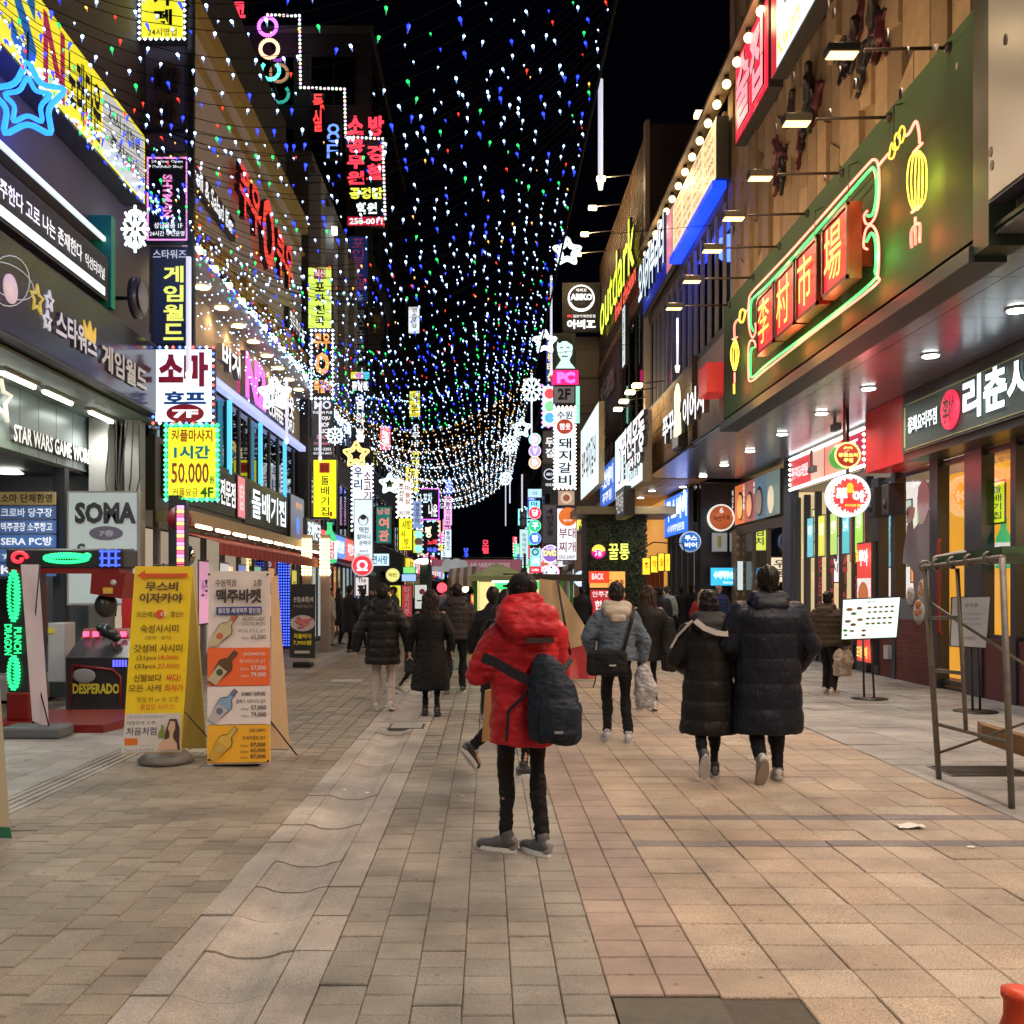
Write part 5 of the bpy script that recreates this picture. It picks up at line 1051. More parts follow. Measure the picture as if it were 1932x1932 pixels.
LS(1030, 640, 1045, 722, 43, 'narrow blue sign with yellow outlined letters beside the smiling-face sign', (.02, .06, .4), .8, lines=[('뷰티샵', .15, .3, .9, .98, (1, .8, .3), 1.2, .03, 0, 'v')])
LS(1086, 727, 1094, 800, 42, 'narrow white and green sign sliver right of the second-floor sign', (.3, .85, .6), 1.3)
for i, (px, py, ch, c, rc) in enumerate(((1009, 829, 'D', (.9, .55, .6), (.3, .9, .8)), (1009, 851, 'V', (.45, .35, .8), (.9, .6, .8)), (1009, 873, 'D', (.9, .5, .5), (1, .7, .4)))):
    round_sign(px, py, 11.5, 46, ['glowing round letter disc with rainbow rim, top of the three', 'glowing round letter disc with violet middle, second of three', 'glowing round letter disc with orange rim, lowest of the three'][i], c, 1.2, [(ch, .3, .25, .72, .75, WH, 1.6, .06)], rc, 1.6)
for i, (py, ch, c) in enumerate(((968, '당', (.75, .03, .08)), (992.5, '구', (.02, .6, .25)), (1016, '장', (.03, .2, .75)))):
    round_sign(1009, py, 11.8, 46, ['round red billiards disc sign, top of the stack', 'round green billiards disc sign in the middle of the stack', 'round blue billiards disc sign at the bottom of the stack'][i], c, 1.2, [(ch, .25, .22, .78, .78, WH, 1.4, .04)], tuple(min(1, x+.3) for x in c), 1.2)
round_sign(1038, 1045, 17, 40, 'round DVD-room sign with yellow letters and violet neon ring', (.3, .15, .6), 1.0, [('DVD', .12, .32, .9, .62, (.95, .85, .2), 1.5, .06), ('프라임', .25, .12, .75, .28, WH, 1)], (.7, .5, 1), 2.2)
for (px, py, r_, d, lab, a, b) in ((1040, 1080, 15.5, 41, 'round dice-pattern sign with pink-blue neon ring', (.7, .85, 1), (1, .2, .4)), (1098, 1092, 15, 36, 'round neon sign with cyan centre half hidden by the leafy wall', (.6, .8, .95), (.4, .5, 1))):
    t, q, R, c = round_sign(px, py, r_, d, lab, a, 1.2, [('X', .25, .22, .75, .78, WH, 1.7, .08)], b, 2.4)
    m = MB()
    for (u, v) in ((.5, .2), (.5, .8), (.2, .5), (.8, .5)): m.ball(q.p(u, v, .03), R*.13, 8, 5)
    m.build('ball', PT((.05, .3, .45)), t)
# leafy wall neon
t, q, R, c = round_sign(1129, 1041, 14, 33.85, 'round magenta neon disc with dripping yellow top on the leafy wall', (.65, .02, .22), 1.2, [('酒', .25, .28, .78, .8, WH, 1.6, .02)], (.5, .02, .2), .6, th=.05)
m = MB(); m.prism([q.p(.06, .42, .02), q.p(.2, .5, .02), q.p(.3, .36, .02), q.p(.45, .32, .02), q.p(.6, .36, .02), q.p(.75, .5, .02), q.p(.86, .40, .02), q.p(.95, .45, .02), q.p(.9, .25, .02), q.p(.72, .08, .02), q.p(.5, .02, .02), q.p(.28, .08, .02), q.p(.1, .25, .02)], (0, -.015, 0)); m.build('drip', EM((.95, .9, .05), 1.3), t)
letters(front(1148, 1026, 1187, 1056, 33.85), '꿀통', (.9, .95, .15), 1.6, 'two yellow-green neon letters on the leafy wall', .03, .01)
LS(1111, 1077, 1181, 1130-20, 33.6, 'orange and red bar banner header on the leafy wall', (.9, .4, .08), 1.1, th=.06, rects=[(0, .02, .55, .7, (.8, .06, .02), 1.0)], lines=[('BACK', .08, .15, .4, .5, WH, 1), ('酒 꿀통', .5, .5, .95, .9, (.3, .15, .02), 0, .02)])
LS(1112, 1111, 1180, 1222, 33.5, 'tall red menu banner with white brush writing under the orange header', (.5, .02, .03), .8, th=.06, lines=[('안주공짜집', .08, .04, .9, .14, (.9, .8, .8), .8, .02), ('한국식', .15, .2, .8, .36, WH, 1, .02), ('모둠마차', .08, .42, .9, .56, WH, 1, .02), ('모둠전', .2, .62, .8, .76, WH, 1, .02), ('1,9', .15, .82, .5, .94, WH, 1, .02)], name='banner', cat='banner')
# yellow lanterns
m = MB(); a = W(1206, 1045, 31.5); b = W(1262, 1025, 29.5); t = thing('lantern_rail', a, 'curved black rail that the yellow lanterns hang from', 'rail'); m.tube([a+Vector((0, 0, .1)), (a+b)/2+Vector((0, 0, .2)), b, b+Vector((.4, 0, 0)), b+Vector((.5, 0, -.4))], .02); m.build('rail', blackp, t)
for i, (x0, y0, x1, y1, tx) in enumerate(((1212, 1052, 1227, 1085, '주'), (1228, 1048, 1242, 1081, '막'), (1242, 1043, 1254, 1078, '술'), (1255, 1044, 1264, 1078, '포차'))):
    LS(x0, y0, x1, y1, 31-i*.35, ['first yellow box lantern of four, beside the leafy wall', 'second yellow box lantern of four', 'third yellow box lantern of four', 'fourth yellow box lantern, narrow, nearest the blue pub sign'][i], (1, .62, .03), 1.6, th=.25, lines=[(tx, .25, .25, .75, .75, (.5, .25, .02), 0, .01, 0, 'v')], name='box_lantern', cat='lantern')
# blue pub signs, round signs, posters, screen
sign(right(6.15, 31.4, 35.6, 3.4, 4.75), 'blue lit beer-pub signboard with white letters', (.03, .16, .85), 1.3, lines=[('쿠스비어', .1, .08, .95, .62, WH, 1.4, .03), ('수제맥주전문점', .15, .72, .85, .9, WH, 1.1)])
round_sign(1302, 1022, 20, 30.5, 'round blue beer-pub sign with white two-line letters', (.01, .13, .5), .9, [('쿠스', .22, .22, .8, .46, WH, 1.2), ('비어', .22, .54, .8, .78, WH, 1.2)], (.5, .6, .8), .5)
t, q, R, c = round_sign(1360, 977, 25.5, 30.8, 'round orange-brown noodle sign with white rim on the black wall', (.45, .10, .03), .7, [('역전', .2, .45, .5, .62, (.1, .04, .02), 0, .02), ('우동', .52, .40, .82, .58, (.1, .04, .02), 0, .02), ('6', .42, .12, .58, .34, (.7, .7, .7), .8, .04)], (.85, .82, .75), .9)
for i, px in enumerate((1358, 1388)):
    LS(px-16 if i == 0 else px-12, 1004, px+15 if i == 0 else px+6, 1042, 30.85, ['grey poster with a beer glass on the black wall', 'half-hidden grey poster with a dark bottle on the black wall'][i], (.28, .3, .3), .45, th=.03, rects=[(.38, .2, .62, .75, (.25, .25, .05) if i == 0 else (.05, .05, .05), .2)], name='wall_poster', cat='poster')
LS(1339, 1070, 1402, 1106, 30.7, 'blue lit beer menu screen low on the black wall', (.03, .45, .85), 1.25, lines=[('수제맥주/생맥주', .12, .2, .98, .62, WH, 1.3, .03), ('Draft beer / Craft', .4, .74, .95, .86, WH, 1)])
LS(1391, 1057, 1402, 1115, 29.9, 'narrow white poster strip on the brick pier', (.55, .68, .75), .8, th=.03)
sign(right(7.4, 25.9, 30.6, 3.55, 4.7), 'strip of lit noodle-bowl photographs above the noodle shop window', (.22, .14, .12), .5,
     rects=[(0, 0, .24, 1, (.55, .13, .04), 1.2), (.24, 0, .5, 1, (.25, .08, .07), 1.2), (.5, 0, .75, 1, (.07, .12, .17), 1.2), (.75, 0, 1, 1, (.1, .14, .13), 1.2)],
     discs=[(.15, .55, .42, (.05, .04, .03), 0, .8), (.15, .57, .36, (.8, .45, .12), .8, .8), (.4, .6, .38, (.05, .04, .03), 0, .8), (.4, .62, .32, (.7, .3, .15), .8, .8), (.64, .6, .4, (.08, .05, .03), 0, .8), (.64, .62, .33, (.3, .2, .15), .7, .8), (.9, .65, .36, (.6, .5, .35), .8, .8)],
     lines=[('튀김우동', .02, .1, .06, .8, WH, 1, .01, 0, 'v'), ('김치우동', .3, .08, .34, .7, WH, 1, .01, 0, 'v'), ('짜장', .54, .1, .58, .4, WH, 1, .01, 0, 'v')], name='menu_sign')
sign(right(7.38, 20.0, 24.9, 4.05, 4.78), 'strip of red and photo menu panels edged with white bulbs over the folding doors', (.45, .05, .05), .9,
     rects=[(.0, .05, .3, .95, (.6, .04, .05), 1), (.32, .05, .5, .95, (.75, .45, .35), 1), (.52, .05, .72, .95, (.8, .3, .2), 1), (.74, .05, .98, .95, (.5, .02, .06), 1)],
     lines=[('쭈꾸미요리전문', .03, .3, .28, .7, WH, 1.2, .02), ('쭈', .78, .2, .94, .8, WH, 1, .01)], border=[(.95, 1, 1)], bstep=.12, bsize=.045, name='menu_sign')
t, q, R, c = round_sign(1599, 936, 40, 18.3, 'big round red webfoot-octopus sign with white splashed edge, hanging under the soffit', (.72, .05, .04), 1.0,
     [('쭈', .18, .32, .44, .68, WH, 1.5, .06), ('아', .56, .38, .86, .66, WH, 1.5, .06), ('쭈꾸미요리 전문점', .38, .70, .82, .77, (.95, .8, .1), 1.2)], (.8, .9, .92), 1.2, th=.2)
m = MB(); rg = random.Random(8)
for i in range(30):
    a = i*2*PI/30; w_ = rg.uniform(.03, .07); r0 = R*.87; r1 = R*rg.uniform(.66, .82); n_ = .125
    f = lambda r, a: Vector((c.x+r*math.cos(a), c.y-n_, c.z+r*math.sin(a)))
    m.prism([f(r0, a-.11), f(r0, a+.11), f(r1, a+rg.uniform(-.08, .08))], (0, -.01, 0))
m.build('splash', EM((.95, .97, 1), 1.4), t)
m = MB(); o_ = c+Vector((.0, -.13, R*.42)); m.ball(o_, (R*.16, .015, R*.17), 12, 8)
for i in range(5): m.ball(o_+Vector((R*(-.14+.07*i), 0, -R*.2)), (R*.045, .014, R*.11), 8, 5)
m.build('octopus', EM((.9, .6, .05), 1.1), t); MB().tube([c+ZV*R, c+ZV*(R+1.2)], .03).build('hanger', blackp, t)
t, q, R, c = round_sign(1593, 861, 24.5, 17.6, 'round red Chinese-restaurant sign with green and gold rim, hanging under the soffit', (.40, .02, .02), .6,
     [('중화요리', .14, .42, .88, .58, (1, .8, .15), 1.5, .03), ('주점', .34, .62, .7, .78, (1, .8, .15), 1.5, .03), ('∞', .34, .17, .68, .33, (1, .6, .1), 1.4, .05)], (.1, .5, .08), .7, th=.3)
m = MB(); m.tube([c+Vector((R*.94*math.cos(a), -.16, R*.94*math.sin(a))) for a in [i*PI/14 for i in range(28)]], .018, 6, True); m.build('gold_rim', EM((.9, .7, .25), 1.1), t)
MB().tube([c+ZV*R, c+ZV*(R+.9)], .025).build('hanger', M('red_hanger', (.4, .03, .03), .4), t)
for (px, py, d, lab) in ((1460, 770+8, 22, 'small dark security camera hanging under the soffit near the round red sign'),):
    pass
def cctv(p, label):
    t = thing('security_camera', p, label, 'camera'); MB().tube([Vector(p)+ZV*.35, p], .03).build('bracket', PT((.3, .3, .3)), t); MB().bevbox((p[0]-.06, p[1]-.22, p[2]-.14), (p[0]+.06, p[1]+.1, p[2]), .02).build('body', PT((.15, .15, .16)), t)
cctv(onX(6.6, 1575, 800), 'small security camera hanging under the soffit above the round red sign'); cctv(onX(7.0, 1531, 880), 'pale security camera at the corner of the folding-door pub')
for (px, lab) in ((1657, 'black box loudspeaker under the red fascia, left one'), (1685, 'black box loudspeaker under the red fascia, right one')):
    d = 7.2*F/(px-920); t = thing('loudspeaker', (7.2, d, 3.2), lab, 'loudspeaker'); MB().bevbox((7.05, d-.16, 2.95), (7.35, d+.16, 3.5), .02).build('cabinet', PT((.02, .02, .022)), t); MB().lathe((7.04, d, 3.15), [(.1, 0), (.07, .01)], 12, 'X').build('cone', PT((.05, .05, .05)), t)
# big green restaurant name board under the soffit
gp = right(6.84, 7.2, 16.9, 3.86, 4.68)
t = sign(gp, 'dark green name board with gold outline, white letters and red round seal under the soffit', (.03, .055, .05), .12, th=.05,
     rects=[(.015, .05, .99, .062, (.45, .42, .15), .3), (.015, .94, .99, .952, (.45, .42, .15), .3), (.012, .1, .016, .9, (.45, .42, .15), .3)],
     lines=[('중화요리주점', .035, .34, .145, .66, (.85, .95, 1), 1.4, .02, .02), ('리춘시장', .232, .08, .495, .80, (.8, .95, 1), 1.5, .04, .02)])
c = gp.p(.19, .5, .04); m = MB(); m.lathe(c, [(.29, -.015), (.29, .015)], 26, 'X'); m.build('seal', EM((.75, .03, .08), 1.2), t)
m = MB(); q = Pl(c+Vector((-.03, .2, -.2)), (0, -1, 0), .4, .4, (-1, 0, 0)); put_text(m, q, '李村', .05, .02, .95, .98, 0, .02); m.build('lettering', PT((.1, .01, .03)), t)
l = point((6.2, 15, 4.2), 25, (1, .12, .12), .3); l.parent = t; l.location = Vector((6.3, 17.6, 3.7))-gp.p(.5, 1)
# vertical red poster stand and inner posters
sign(right(7.30, 19.45, 20.25, .2, 2.55), 'tall red lit menu poster with food photos beside the pub entrance', (.65, .05, .04), 1.0, th=.12, rects=[(.06, .3, .94, .58, (.7, .7, .7), .9), (.06, .62, .94, .8, (.7, .7, .7), .9)], discs=[(.5, .44, .26, (.55, .15, .05), .7), (.5, .71, .2, (.6, .2, .08), .7)], lines=[('쭈아', .3, .06, .9, .2, WH, 1.3, .04), ('술', .08, .06, .28, .16, (.95, .8, .1), 1.2), ('포장판매', .15, .86, .85, .96, (.95, .85, .2), 1.2, .02)], name='menu_poster', cat='poster')
# ================================================================== green neon board
BX = 4.6
t = thing('neon_signboard', (BX, 14.5, 4.85), 'huge green board with red and green neon frame, four red character boxes and neon lanterns', 'sign')
gb = right(BX, 9.62, 19.95, 4.86, 7.12)
MB().box((BX, 9.62, 4.86), (4.88, 19.95, 7.12)).build('board', M('board_green', (.05, .10, .05), .75, nz=.08, nscale=.7, spec=.3), t)
MB().box((4.55, 9.3, 4.75), (4.88, 9.6, 7.3)).build('end_post', PT((.015, .03, .02)), t)
MB().box((4.52, 9.62, 4.7), (4.88, 19.95, 4.85)).build('bottom_rail', PT((.03, .045, .05)), t)
def neon(pts, col, e, r=.014, X=4.47, nm='neon_tube', close=False):
    P = [onX(X, a, b) for a, b in pts]; out = []
    if len(P) > 2:
        for i in range(len(P)-1):
            p0 = P[max(0, i-1)]; p1 = P[i]; p2 = P[i+1]; p3 = P[min(len(P)-1, i+2)]
            for k in range(4):
                s = k/4; out.append(.5*((2*p1)+(-p0+p2)*s+(2*p0-5*p1+4*p2-p3)*s*s+(-p0+3*p1-3*p2+p3)*s**3))
        out.append(P[-1])
    else: out = P
    m = MB(); m.tube(out, r, 8); m.build(nm, EM(col, e), t)
NR = (1, .17, .12); NG = (.04, .9, .15); NY = (1, .72, .08)
neon([(1484, 483), (1530, 432), (1580, 375), (1636, 312), (1649, 301), (1657, 312), (1659, 357), (1654, 400), (1644, 420), (1634, 422), (1630, 408), (1636, 398)], NR, 4.5)
neon([(1484, 483), (1449, 520), (1418, 553), (1413, 568), (1412, 595), (1414, 623), (1420, 637), (1426, 624), (1425, 610)], NR, 4.5)
neon([(1426, 655), (1423, 644), (1416, 643), (1412, 658), (1412, 708), (1418, 719), (1449, 694), (1550, 616), (1649, 540), (1656, 520), (1658, 483), (1656, 446), (1646, 426), (1635, 431), (1630, 450), (1630, 466), (1636, 470)], NR, 4.5)
neon([(1499, 483), (1550, 425), (1600, 368), (1640, 322), (1648, 318), (1653, 332), (1653, 375), (1646, 404), (1637, 407)], NG, 3, .016)
neon([(1499, 483), (1449, 537), (1423, 561), (1417, 572), (1416, 608), (1421, 624)], NG, 3, .016)
neon([(1422, 656), (1417, 663), (1416, 702), (1421, 711), (1449, 686), (1550, 610), (1644, 534), (1651, 512), (1653, 483), (1651, 452), (1644, 440), (1635, 456)], NG, 3, .016)
neon([(1658, 312), (1676, 290)], NR, 4.5); neon([(1709, 256), (1716, 250), (1728, 229), (1734, 250), (1735, 270)], NR, 4.5); neon([(1723, 288), (1740, 270)], NR, 4.5)
for a in ((1677, 300), (1685, 283), (1694, 270)):
    x, y = a; neon([(x, y), (x+3, y-22), (x+8, y-32), (x+13, y-24), (x+9, y-4), (x+3, y)], NY, 1.4, .011)
for i in range(6):
    k = (i-2.5)/2.5; neon([(1727+k*4, 396), (1730+k*15, 375), (1730+k*18.5, 340), (1731+k*15, 302), (1731+k*4, 285)], NY, 2.2, .009)
neon([(1720, 401), (1738, 388)], NR, 4.5); neon([(1727, 410), (1727, 425)], NR, 4.5); neon([(1720, 467), (1720, 436), (1735, 422), (1735, 458)], NR, 3, .016); neon([(1727, 462), (1727, 430)], NR, 3, .016)
neon([(1386, 640), (1386, 612), (1396, 600)], NR, 3, .02); neon([(1382, 640), (1391, 636)], NR, 4.5)
neon([(1395, 606), (1397, 588), (1402, 584), (1406, 590), (1402, 606), (1397, 608)], NY, 1.5, .02); neon([(1406, 590), (1412, 583)], NR, 4.5)
for k in (-1, -.35, .35, 1): neon([(1386+k*1.5, 699), (1386+k*6.5, 680), (1386.5+k*7, 660), (1387+k*1.5, 641)], NY, 2.2, .011)
neon([(1386, 703), (1386, 722)], NR, 4.5); neon([(1385, 724), (1385, 743)], NY, 1.4, .02)
for (z0, pw_, yy) in ((5.0, 22, 17.6), (5.1, 24, 14.5), (5.6, 12, 11.0)):
    l = point((0, 0, 0), pw_, (1, .5, .12) if yy != 11.0 else (.9, .8, .2), .4); l.parent = t; l.location = Vector((4.15, yy, z0))-Vector((BX, 14.5, 4.85))
for (px_, py_, cc_, pw_) in ((1435, 700, (1, .12, .05), 5), (1500, 655, (1, .12, .05), 5), (1570, 602, (1, .12, .05), 5), (1640, 548, (1, .12, .05), 5), (1658, 400, (1, .15, .05), 4), (1640, 330, (1, .2, .06), 4), (1560, 410, (1, .15, .05), 4), (1480, 500, (1, .15, .05), 4), (1425, 560, (.3, 1, .2), 3), (1650, 480, (.3, 1, .2), 3), (1732, 450, (1, .12, .06), 4), (1388, 730, (1, .12, .06), 3), (1732, 340, (1, .75, .1), 5), (1388, 670, (1, .75, .1), 3)):
    l = point((0, 0, 0), pw_*1.8, cc_, .05); l.parent = t; l.location = onX(4.42, px_, py_)-Vector((BX, 14.5, 4.85))
for (a, b, ch) in ((15.33, 16.28, '李'), (14.3, 15.25, '村'), (13.3, 14.22, '市'), (12.17, 13.12, '場')):
    q = right(4.3, a, b, 5.33, 6.24)
    bx = MB().box((4.3, a, 5.33), (4.45, b, 6.24)).box((4.45, a+.1, 5.5), (4.6, a+.14, 6.1)).box((4.45, b-.14, 5.5), (4.6, b-.1, 6.1)).build('character_box', M('box_red', (.14, .018, .01), .4), t)
    MB().box(q.p(.07, .93, .0), q.p(.93, .07, .012)).build('box_face', EM((.8, .012, .03), .75), bx)
    m = MB(); put_text(m, q, ch, .18, .12, .84, .88, .05, .0); m.build('lettering', EM((1, .68, .12), 1.4), bx)
    m = MB()
    for (u0, v0, u1, v1) in ((0, 0, 1, .05), (0, .95, 1, 1), (0, 0, .05, 1), (.95, 0, 1, 1)): m.box(q.p(u0, v1, 0), q.p(u1, v0, .03))
    m.build('box_rim', M('box_rim', (.16, .03, .012), .35), bx)
for (px, py) in ((1685, 270), (1600, 375), (1536, 455)):
    p = onX(4.4, px, py); MB().tube([p, p+Vector((.05, .1, .45)), p+Vector((.2, .25, .55))], .008, 5).build('cable', blackp, t)
# perforated beige panel sign at the right edge
sign(right(4.45, 4.0, 9.12, 5.05, 8.6), 'beige perforated metal panel with oval holes in a dark frame at the right picture edge', (.42, .36, .27), .25, case=(.03, .03, .04), th=.2, discs=[(rg.uniform(.03, .97), rg.uniform(.04, .97), rg.uniform(.022, .05), (.12, .09, .06), 0, .6) for _ in range(170)], name='panel_sign')
# signs on the timber wall
sign(right(4.6, 16.75, 19.0, 9.85, 11.4), 'glowing red sign with pink strokes on the timber wall', (.8, .02, .06), 1.0, th=.25, lines=[('술집', .1, .1, .9, .9, (1, .25, .3), 1.6, .03, .03)])
sign(right(4.55, 13.9, 16.4, 9.8, 11.6), 'white and red sign with black letters at the top edge over the timber wall', (.8, .92, .95), 1.5, th=.25, rects=[(0, 0, .12, 1, (.7, .03, .05), .8)], lines=[('대박', .3, .15, .9, .7, BK, 0, .03), ('Kwon', .15, .72, .6, .95, (.8, .85, .1), 1)])
# figurines climbing the timber wall
rg = random.Random(21); fm = MB()
fm.ball((0, 0, .42), .07, 8, 6); fm.tube([(0, 0, .38), (0, 0, .14)], [.06, .085], 8); fm.tube([(0, .0, .33), (-.03, -.14, .45)], .03); fm.tube([(0, 0, .33), (-.03, .13, .28)], .03); fm.tube([(0, -.03, .16), (-.02, -.1, -.02), (-.06, -.08, -.12)], .035); fm.tube([(0, .03, .16), (-.02, .08, 0), (-.06, .1, -.1)], .035)
cols = [(.02, .02, .025), (.04, .03, .03), (.10, .02, .03)]
fms = [remesh(fm, 'figurine', M('figurine_%d' % i, c, .5), .025, 1) for i, c in enumerate(cols)]
for i in range(22):
    px, py = rg.choice([(1500, 260), (1545, 200), (1600, 150), (1640, 90), (1680, 60), (1520, 300), (1480, 330), (1560, 250)]); px += rg.uniform(-28, 28); py += rg.uniform(-40, 30)
    p = onX(4.78, px, py); o = link('figurine', fms[i % 3], None, tuple(p)); o.rotation_euler = (rg.uniform(-.6, .6), 0, rg.uniform(-.4, .4)); o.scale = (1, rg.uniform(.9, 1.2), rg.uniform(.9, 1.2))
    props(o, 'small dark climbing figurine on the timber wall above the green board', 'figurine', 'figurines climbing the timber wall')
# pub facade signs
sign(right(4.5, 20.15, 24.9, 9.72, 10.95), 'cream lit menu billboard covered in small writing under the bulb rail', (.95, .72, .38), 1.1, th=.25, lines=[(tx, u, v, u+.18, v+.1, (.3, .12, .05) if i % 4 else (.7, .05, .03), 0, .01) for i, (tx, u, v) in enumerate([(s, .06+.24*(k % 4), .08+.17*(k//4)) for k, s in enumerate(['안주류', '오뎅탕', '해물탕', '계란말이', '14,000', '12,000', '19,000', '9,000', '오돌뼈', '닭발', '골뱅이', '두부김치', '15,000', '16,000', '18,000', '13,000', '소주', '맥주', '막걸리', '사케'])])])
t = thing('led_bar', (4.5, 22.5, 9.6), 'thick bright blue light bar under the cream billboard', 'light bar'); MB().box((4.42, 20.15, 9.54), (4.7, 24.9, 9.68)).build('bar', EM((.0, .05, 1), 1.6), t)
l = point((0, 0, 0), 30, (.05, .1, 1), .3); l.parent = t; l.location = (-.2, .5, -.3)
t = sign(right(4.55, 25.1, 30.0, 9.6, 11.1), 'blue-backed pub sign with big white glowing letters', (.01, .02, .30), .7, th=.1, rects=[(.82, .02, .98, .98, (.8, .25, .3), .8)])
m = MB(); put_text(m, right(4.5, 25.4, 29.6, 9.75, 11.0), '오사카부라더', 0, 0, 1, 1, .14, .03, .08); m.build('lettering', [EM((.75, .92, 1), 1.4), PT((.02, .04, .2))], t)
letters(right(4.55, 20.9, 25.8, 5.25, 5.95), '쭈꾸미 이어서', WH, 1.2, 'white channel letters of the octopus bar on the beige wall', .2)
t = thing('sign_box', (4.5, 20.6, 6), 'plain red box sign at the corner beside the green board', 'sign'); MB().bevbox((4.3, 20.1, 5.5), (4.7, 20.9, 6.1), .02).build('box', EM((.6, .03, .03), .5), t)
m = MB(); p = onX(4.4, 1278, 785); 
t = thing('squid_sign', p, 'yellow-white neon squid shape at the left end of the octopus-bar letters', 'sign'); m.ball(p+ZV*.35, (.06, .28, .42), 10, 6)
for i in range(5): m.tube([p+Vector((0, -.2+i*.1, .05)), p+Vector((0, -.28+i*.14, -.45))], .04, 6)
m.build('body', EM((.9, .95, .6), 1.3), t)
letters(right(4.1, 25.9, 30.3, 5.3, 6.25), '역전우동', WH, 1.3, 'white channel letters of the udon bar on the stone wall', .25)
letters(right(4.1, 26.6, 29.0, 4.95, 5.25), '0410', WH, 1.2, 'small white digits under the udon-bar letters', .15)
t = thing('wall_box', (4.4, 24.1, 5.1), 'black wall box with white face on the stone wall', 'box sign'); MB().box((4.45, 23.9, 4.95), (4.72, 24.6, 5.5)).build('case', blackp, t); MB().box((4.43, 23.95, 5.0), (4.45, 24.55, 5.45)).build('face', EM((.4, .35, .33), .5), t)
sign(right(4.1, 27.1, 32.9, 4.5, 6.4), 'large white computer-cafe billboard with black drawing and red panel', (.72, .88, .95), 1.2, th=.25, case=(.5, .45, .3), rects=[(.62, .18, .92, .68, (.75, .04, .05), .6)], discs=[(.2, .5, .55, BK, 0, .75), (.2, .5, .49, (.72, .88, .95), 1.2, .75)], lines=[('철구', .38, .25, .60, .8, BK, 0, .03), ('PC', .65, .25, .9, .62, WH, 1.3, .06), ('삼겹살 숯불', .6, .75, .92, .88, (.2, .2, .22), 0)])
sign(right(4.1, 33.0, 37.3, 4.5, 5.95), 'blue signboard with white letters left of the white billboard', (.02, .13, .65), .9, th=.2, lines=[('국선생이', .1, .12, .9, .55, WH, 1.2, .03), ('푸주점', .2, .65, .8, .9, WH, 1.1)])
sign(right(3.75, 34.6, 41.2, 5.2, 8.0), 'white tilted-looking billboard with red star and thin letters by the beige tower', (.75, .88, .92), 1.1, th=.2, case=(.7, .6, .3), lines=[('돼지갈비', .35, .3, .9, .8, (.15, .2, .2), 0), ('원조', .1, .35, .3, .7, (.7, .1, .1), 0, .03)])
sign(right(3.6, 38.0, 41.5, 3.9, 4.7), 'black board with yellow glowing letters under the tilted billboard', BK, 0, th=.12, lines=[('황해도', .1, .1, .9, .9, (.95, .9, .1), 1.4, .04)])
sign(right(3.9, 29.2, 31.2, 3.75, 4.6), 'dark side sign with white brush letters hanging under the tan soffit', (.10, .085, .09), .1, th=.3, lines=[('역전우동', .1, .15, .9, .85, (.8, .8, .8), .6, .02)])
letters(right(4.6, 31.3, 40.8, 11.6, 13.4), 'outdark', (.75, .95, .05), 1.5, 'yellow-green glowing cursive pub name on the brown slats', .1, .01)
letters(right(4.6, 31.0, 36.0, 11.0, 11.6), 'fried chicken', (.95, .1, .06), 1.3, 'red glowing words under the yellow-green pub name', .1)
for (d0, d1, z0, z1, tx, lab) in ((37.5, 41.5, 9.0, 9.8, '당구클럽', 'first row'), (40, 41.8, 7.9, 8.6, '카페', 'second row'), (39.8, 41.6, 7.2, 7.8, '바', 'third row'), (38, 41.8, 6.4, 7.1, '스터디카페', 'fourth row'), (38, 41.8, 5.4, 6.1, '보드게임', 'lowest row')):
    t = thing('channel_lettering', (4.6, d0, z0), 'unlit beige raised letters on the brown brick, '+lab, 'lettering'); m = MB(); put_text(m, right(4.66, d0, d1, z0, z1), tx, 0, 0, 1, 1, .08, .02, .06); m.build('lettering', [PT((.5, .42, .38)), PT((.3, .25, .22))], t)
sign(right(4.5, 33.5, 34.2, 9.0, 11.0), 'narrow vertical white sign with black letters on the brown office window', (.7, .85, .85), 1.0, th=.1, lines=[('건물관리사', .2, .05, .8, .95, BK, 0, .01, 0, 'v')])
# banner across the street and the arch
q = front(815, 1055, 985, 1078, 36)
sign(q, 'long pink street-wide banner with pale round drawings and white lettering', (.38, .12, .17), .45, th=.04, discs=[(.18, .5, .22, (.45, .5, .5), .4), (.27, .5, .24, (.5, .55, .55), .4), (.34, .5, .18, (.45, .5, .5), .4)], lines=[('수원 스마트로드 테마거리', .42, .28, .86, .72, (.65, .65, .68), .5, .01)], rects=[(.0, .6, .28, 1, (.5, .55, .58), .4)], name='street_banner', cat='banner')
t = thing('banner_support', (0, 36.2, 0), 'thin dark posts and wire that carry the pink street banner', 'frame'); m = MB(); m.tube([(q.O.x-.1, 36.1, 0), (q.O.x-.1, 36.1, 2.9)], .05); m.tube([(q.O.x+q.w+.1, 36.1, 0), (q.O.x+q.w+.1, 36.1, 2.9)], .05); m.tube([(q.O.x-.1, 36.1, 2.75), (q.O.x+q.w+.1, 36.1, 2.75)], .02); m.build('frame', PT((.04, .06, .04)), t)
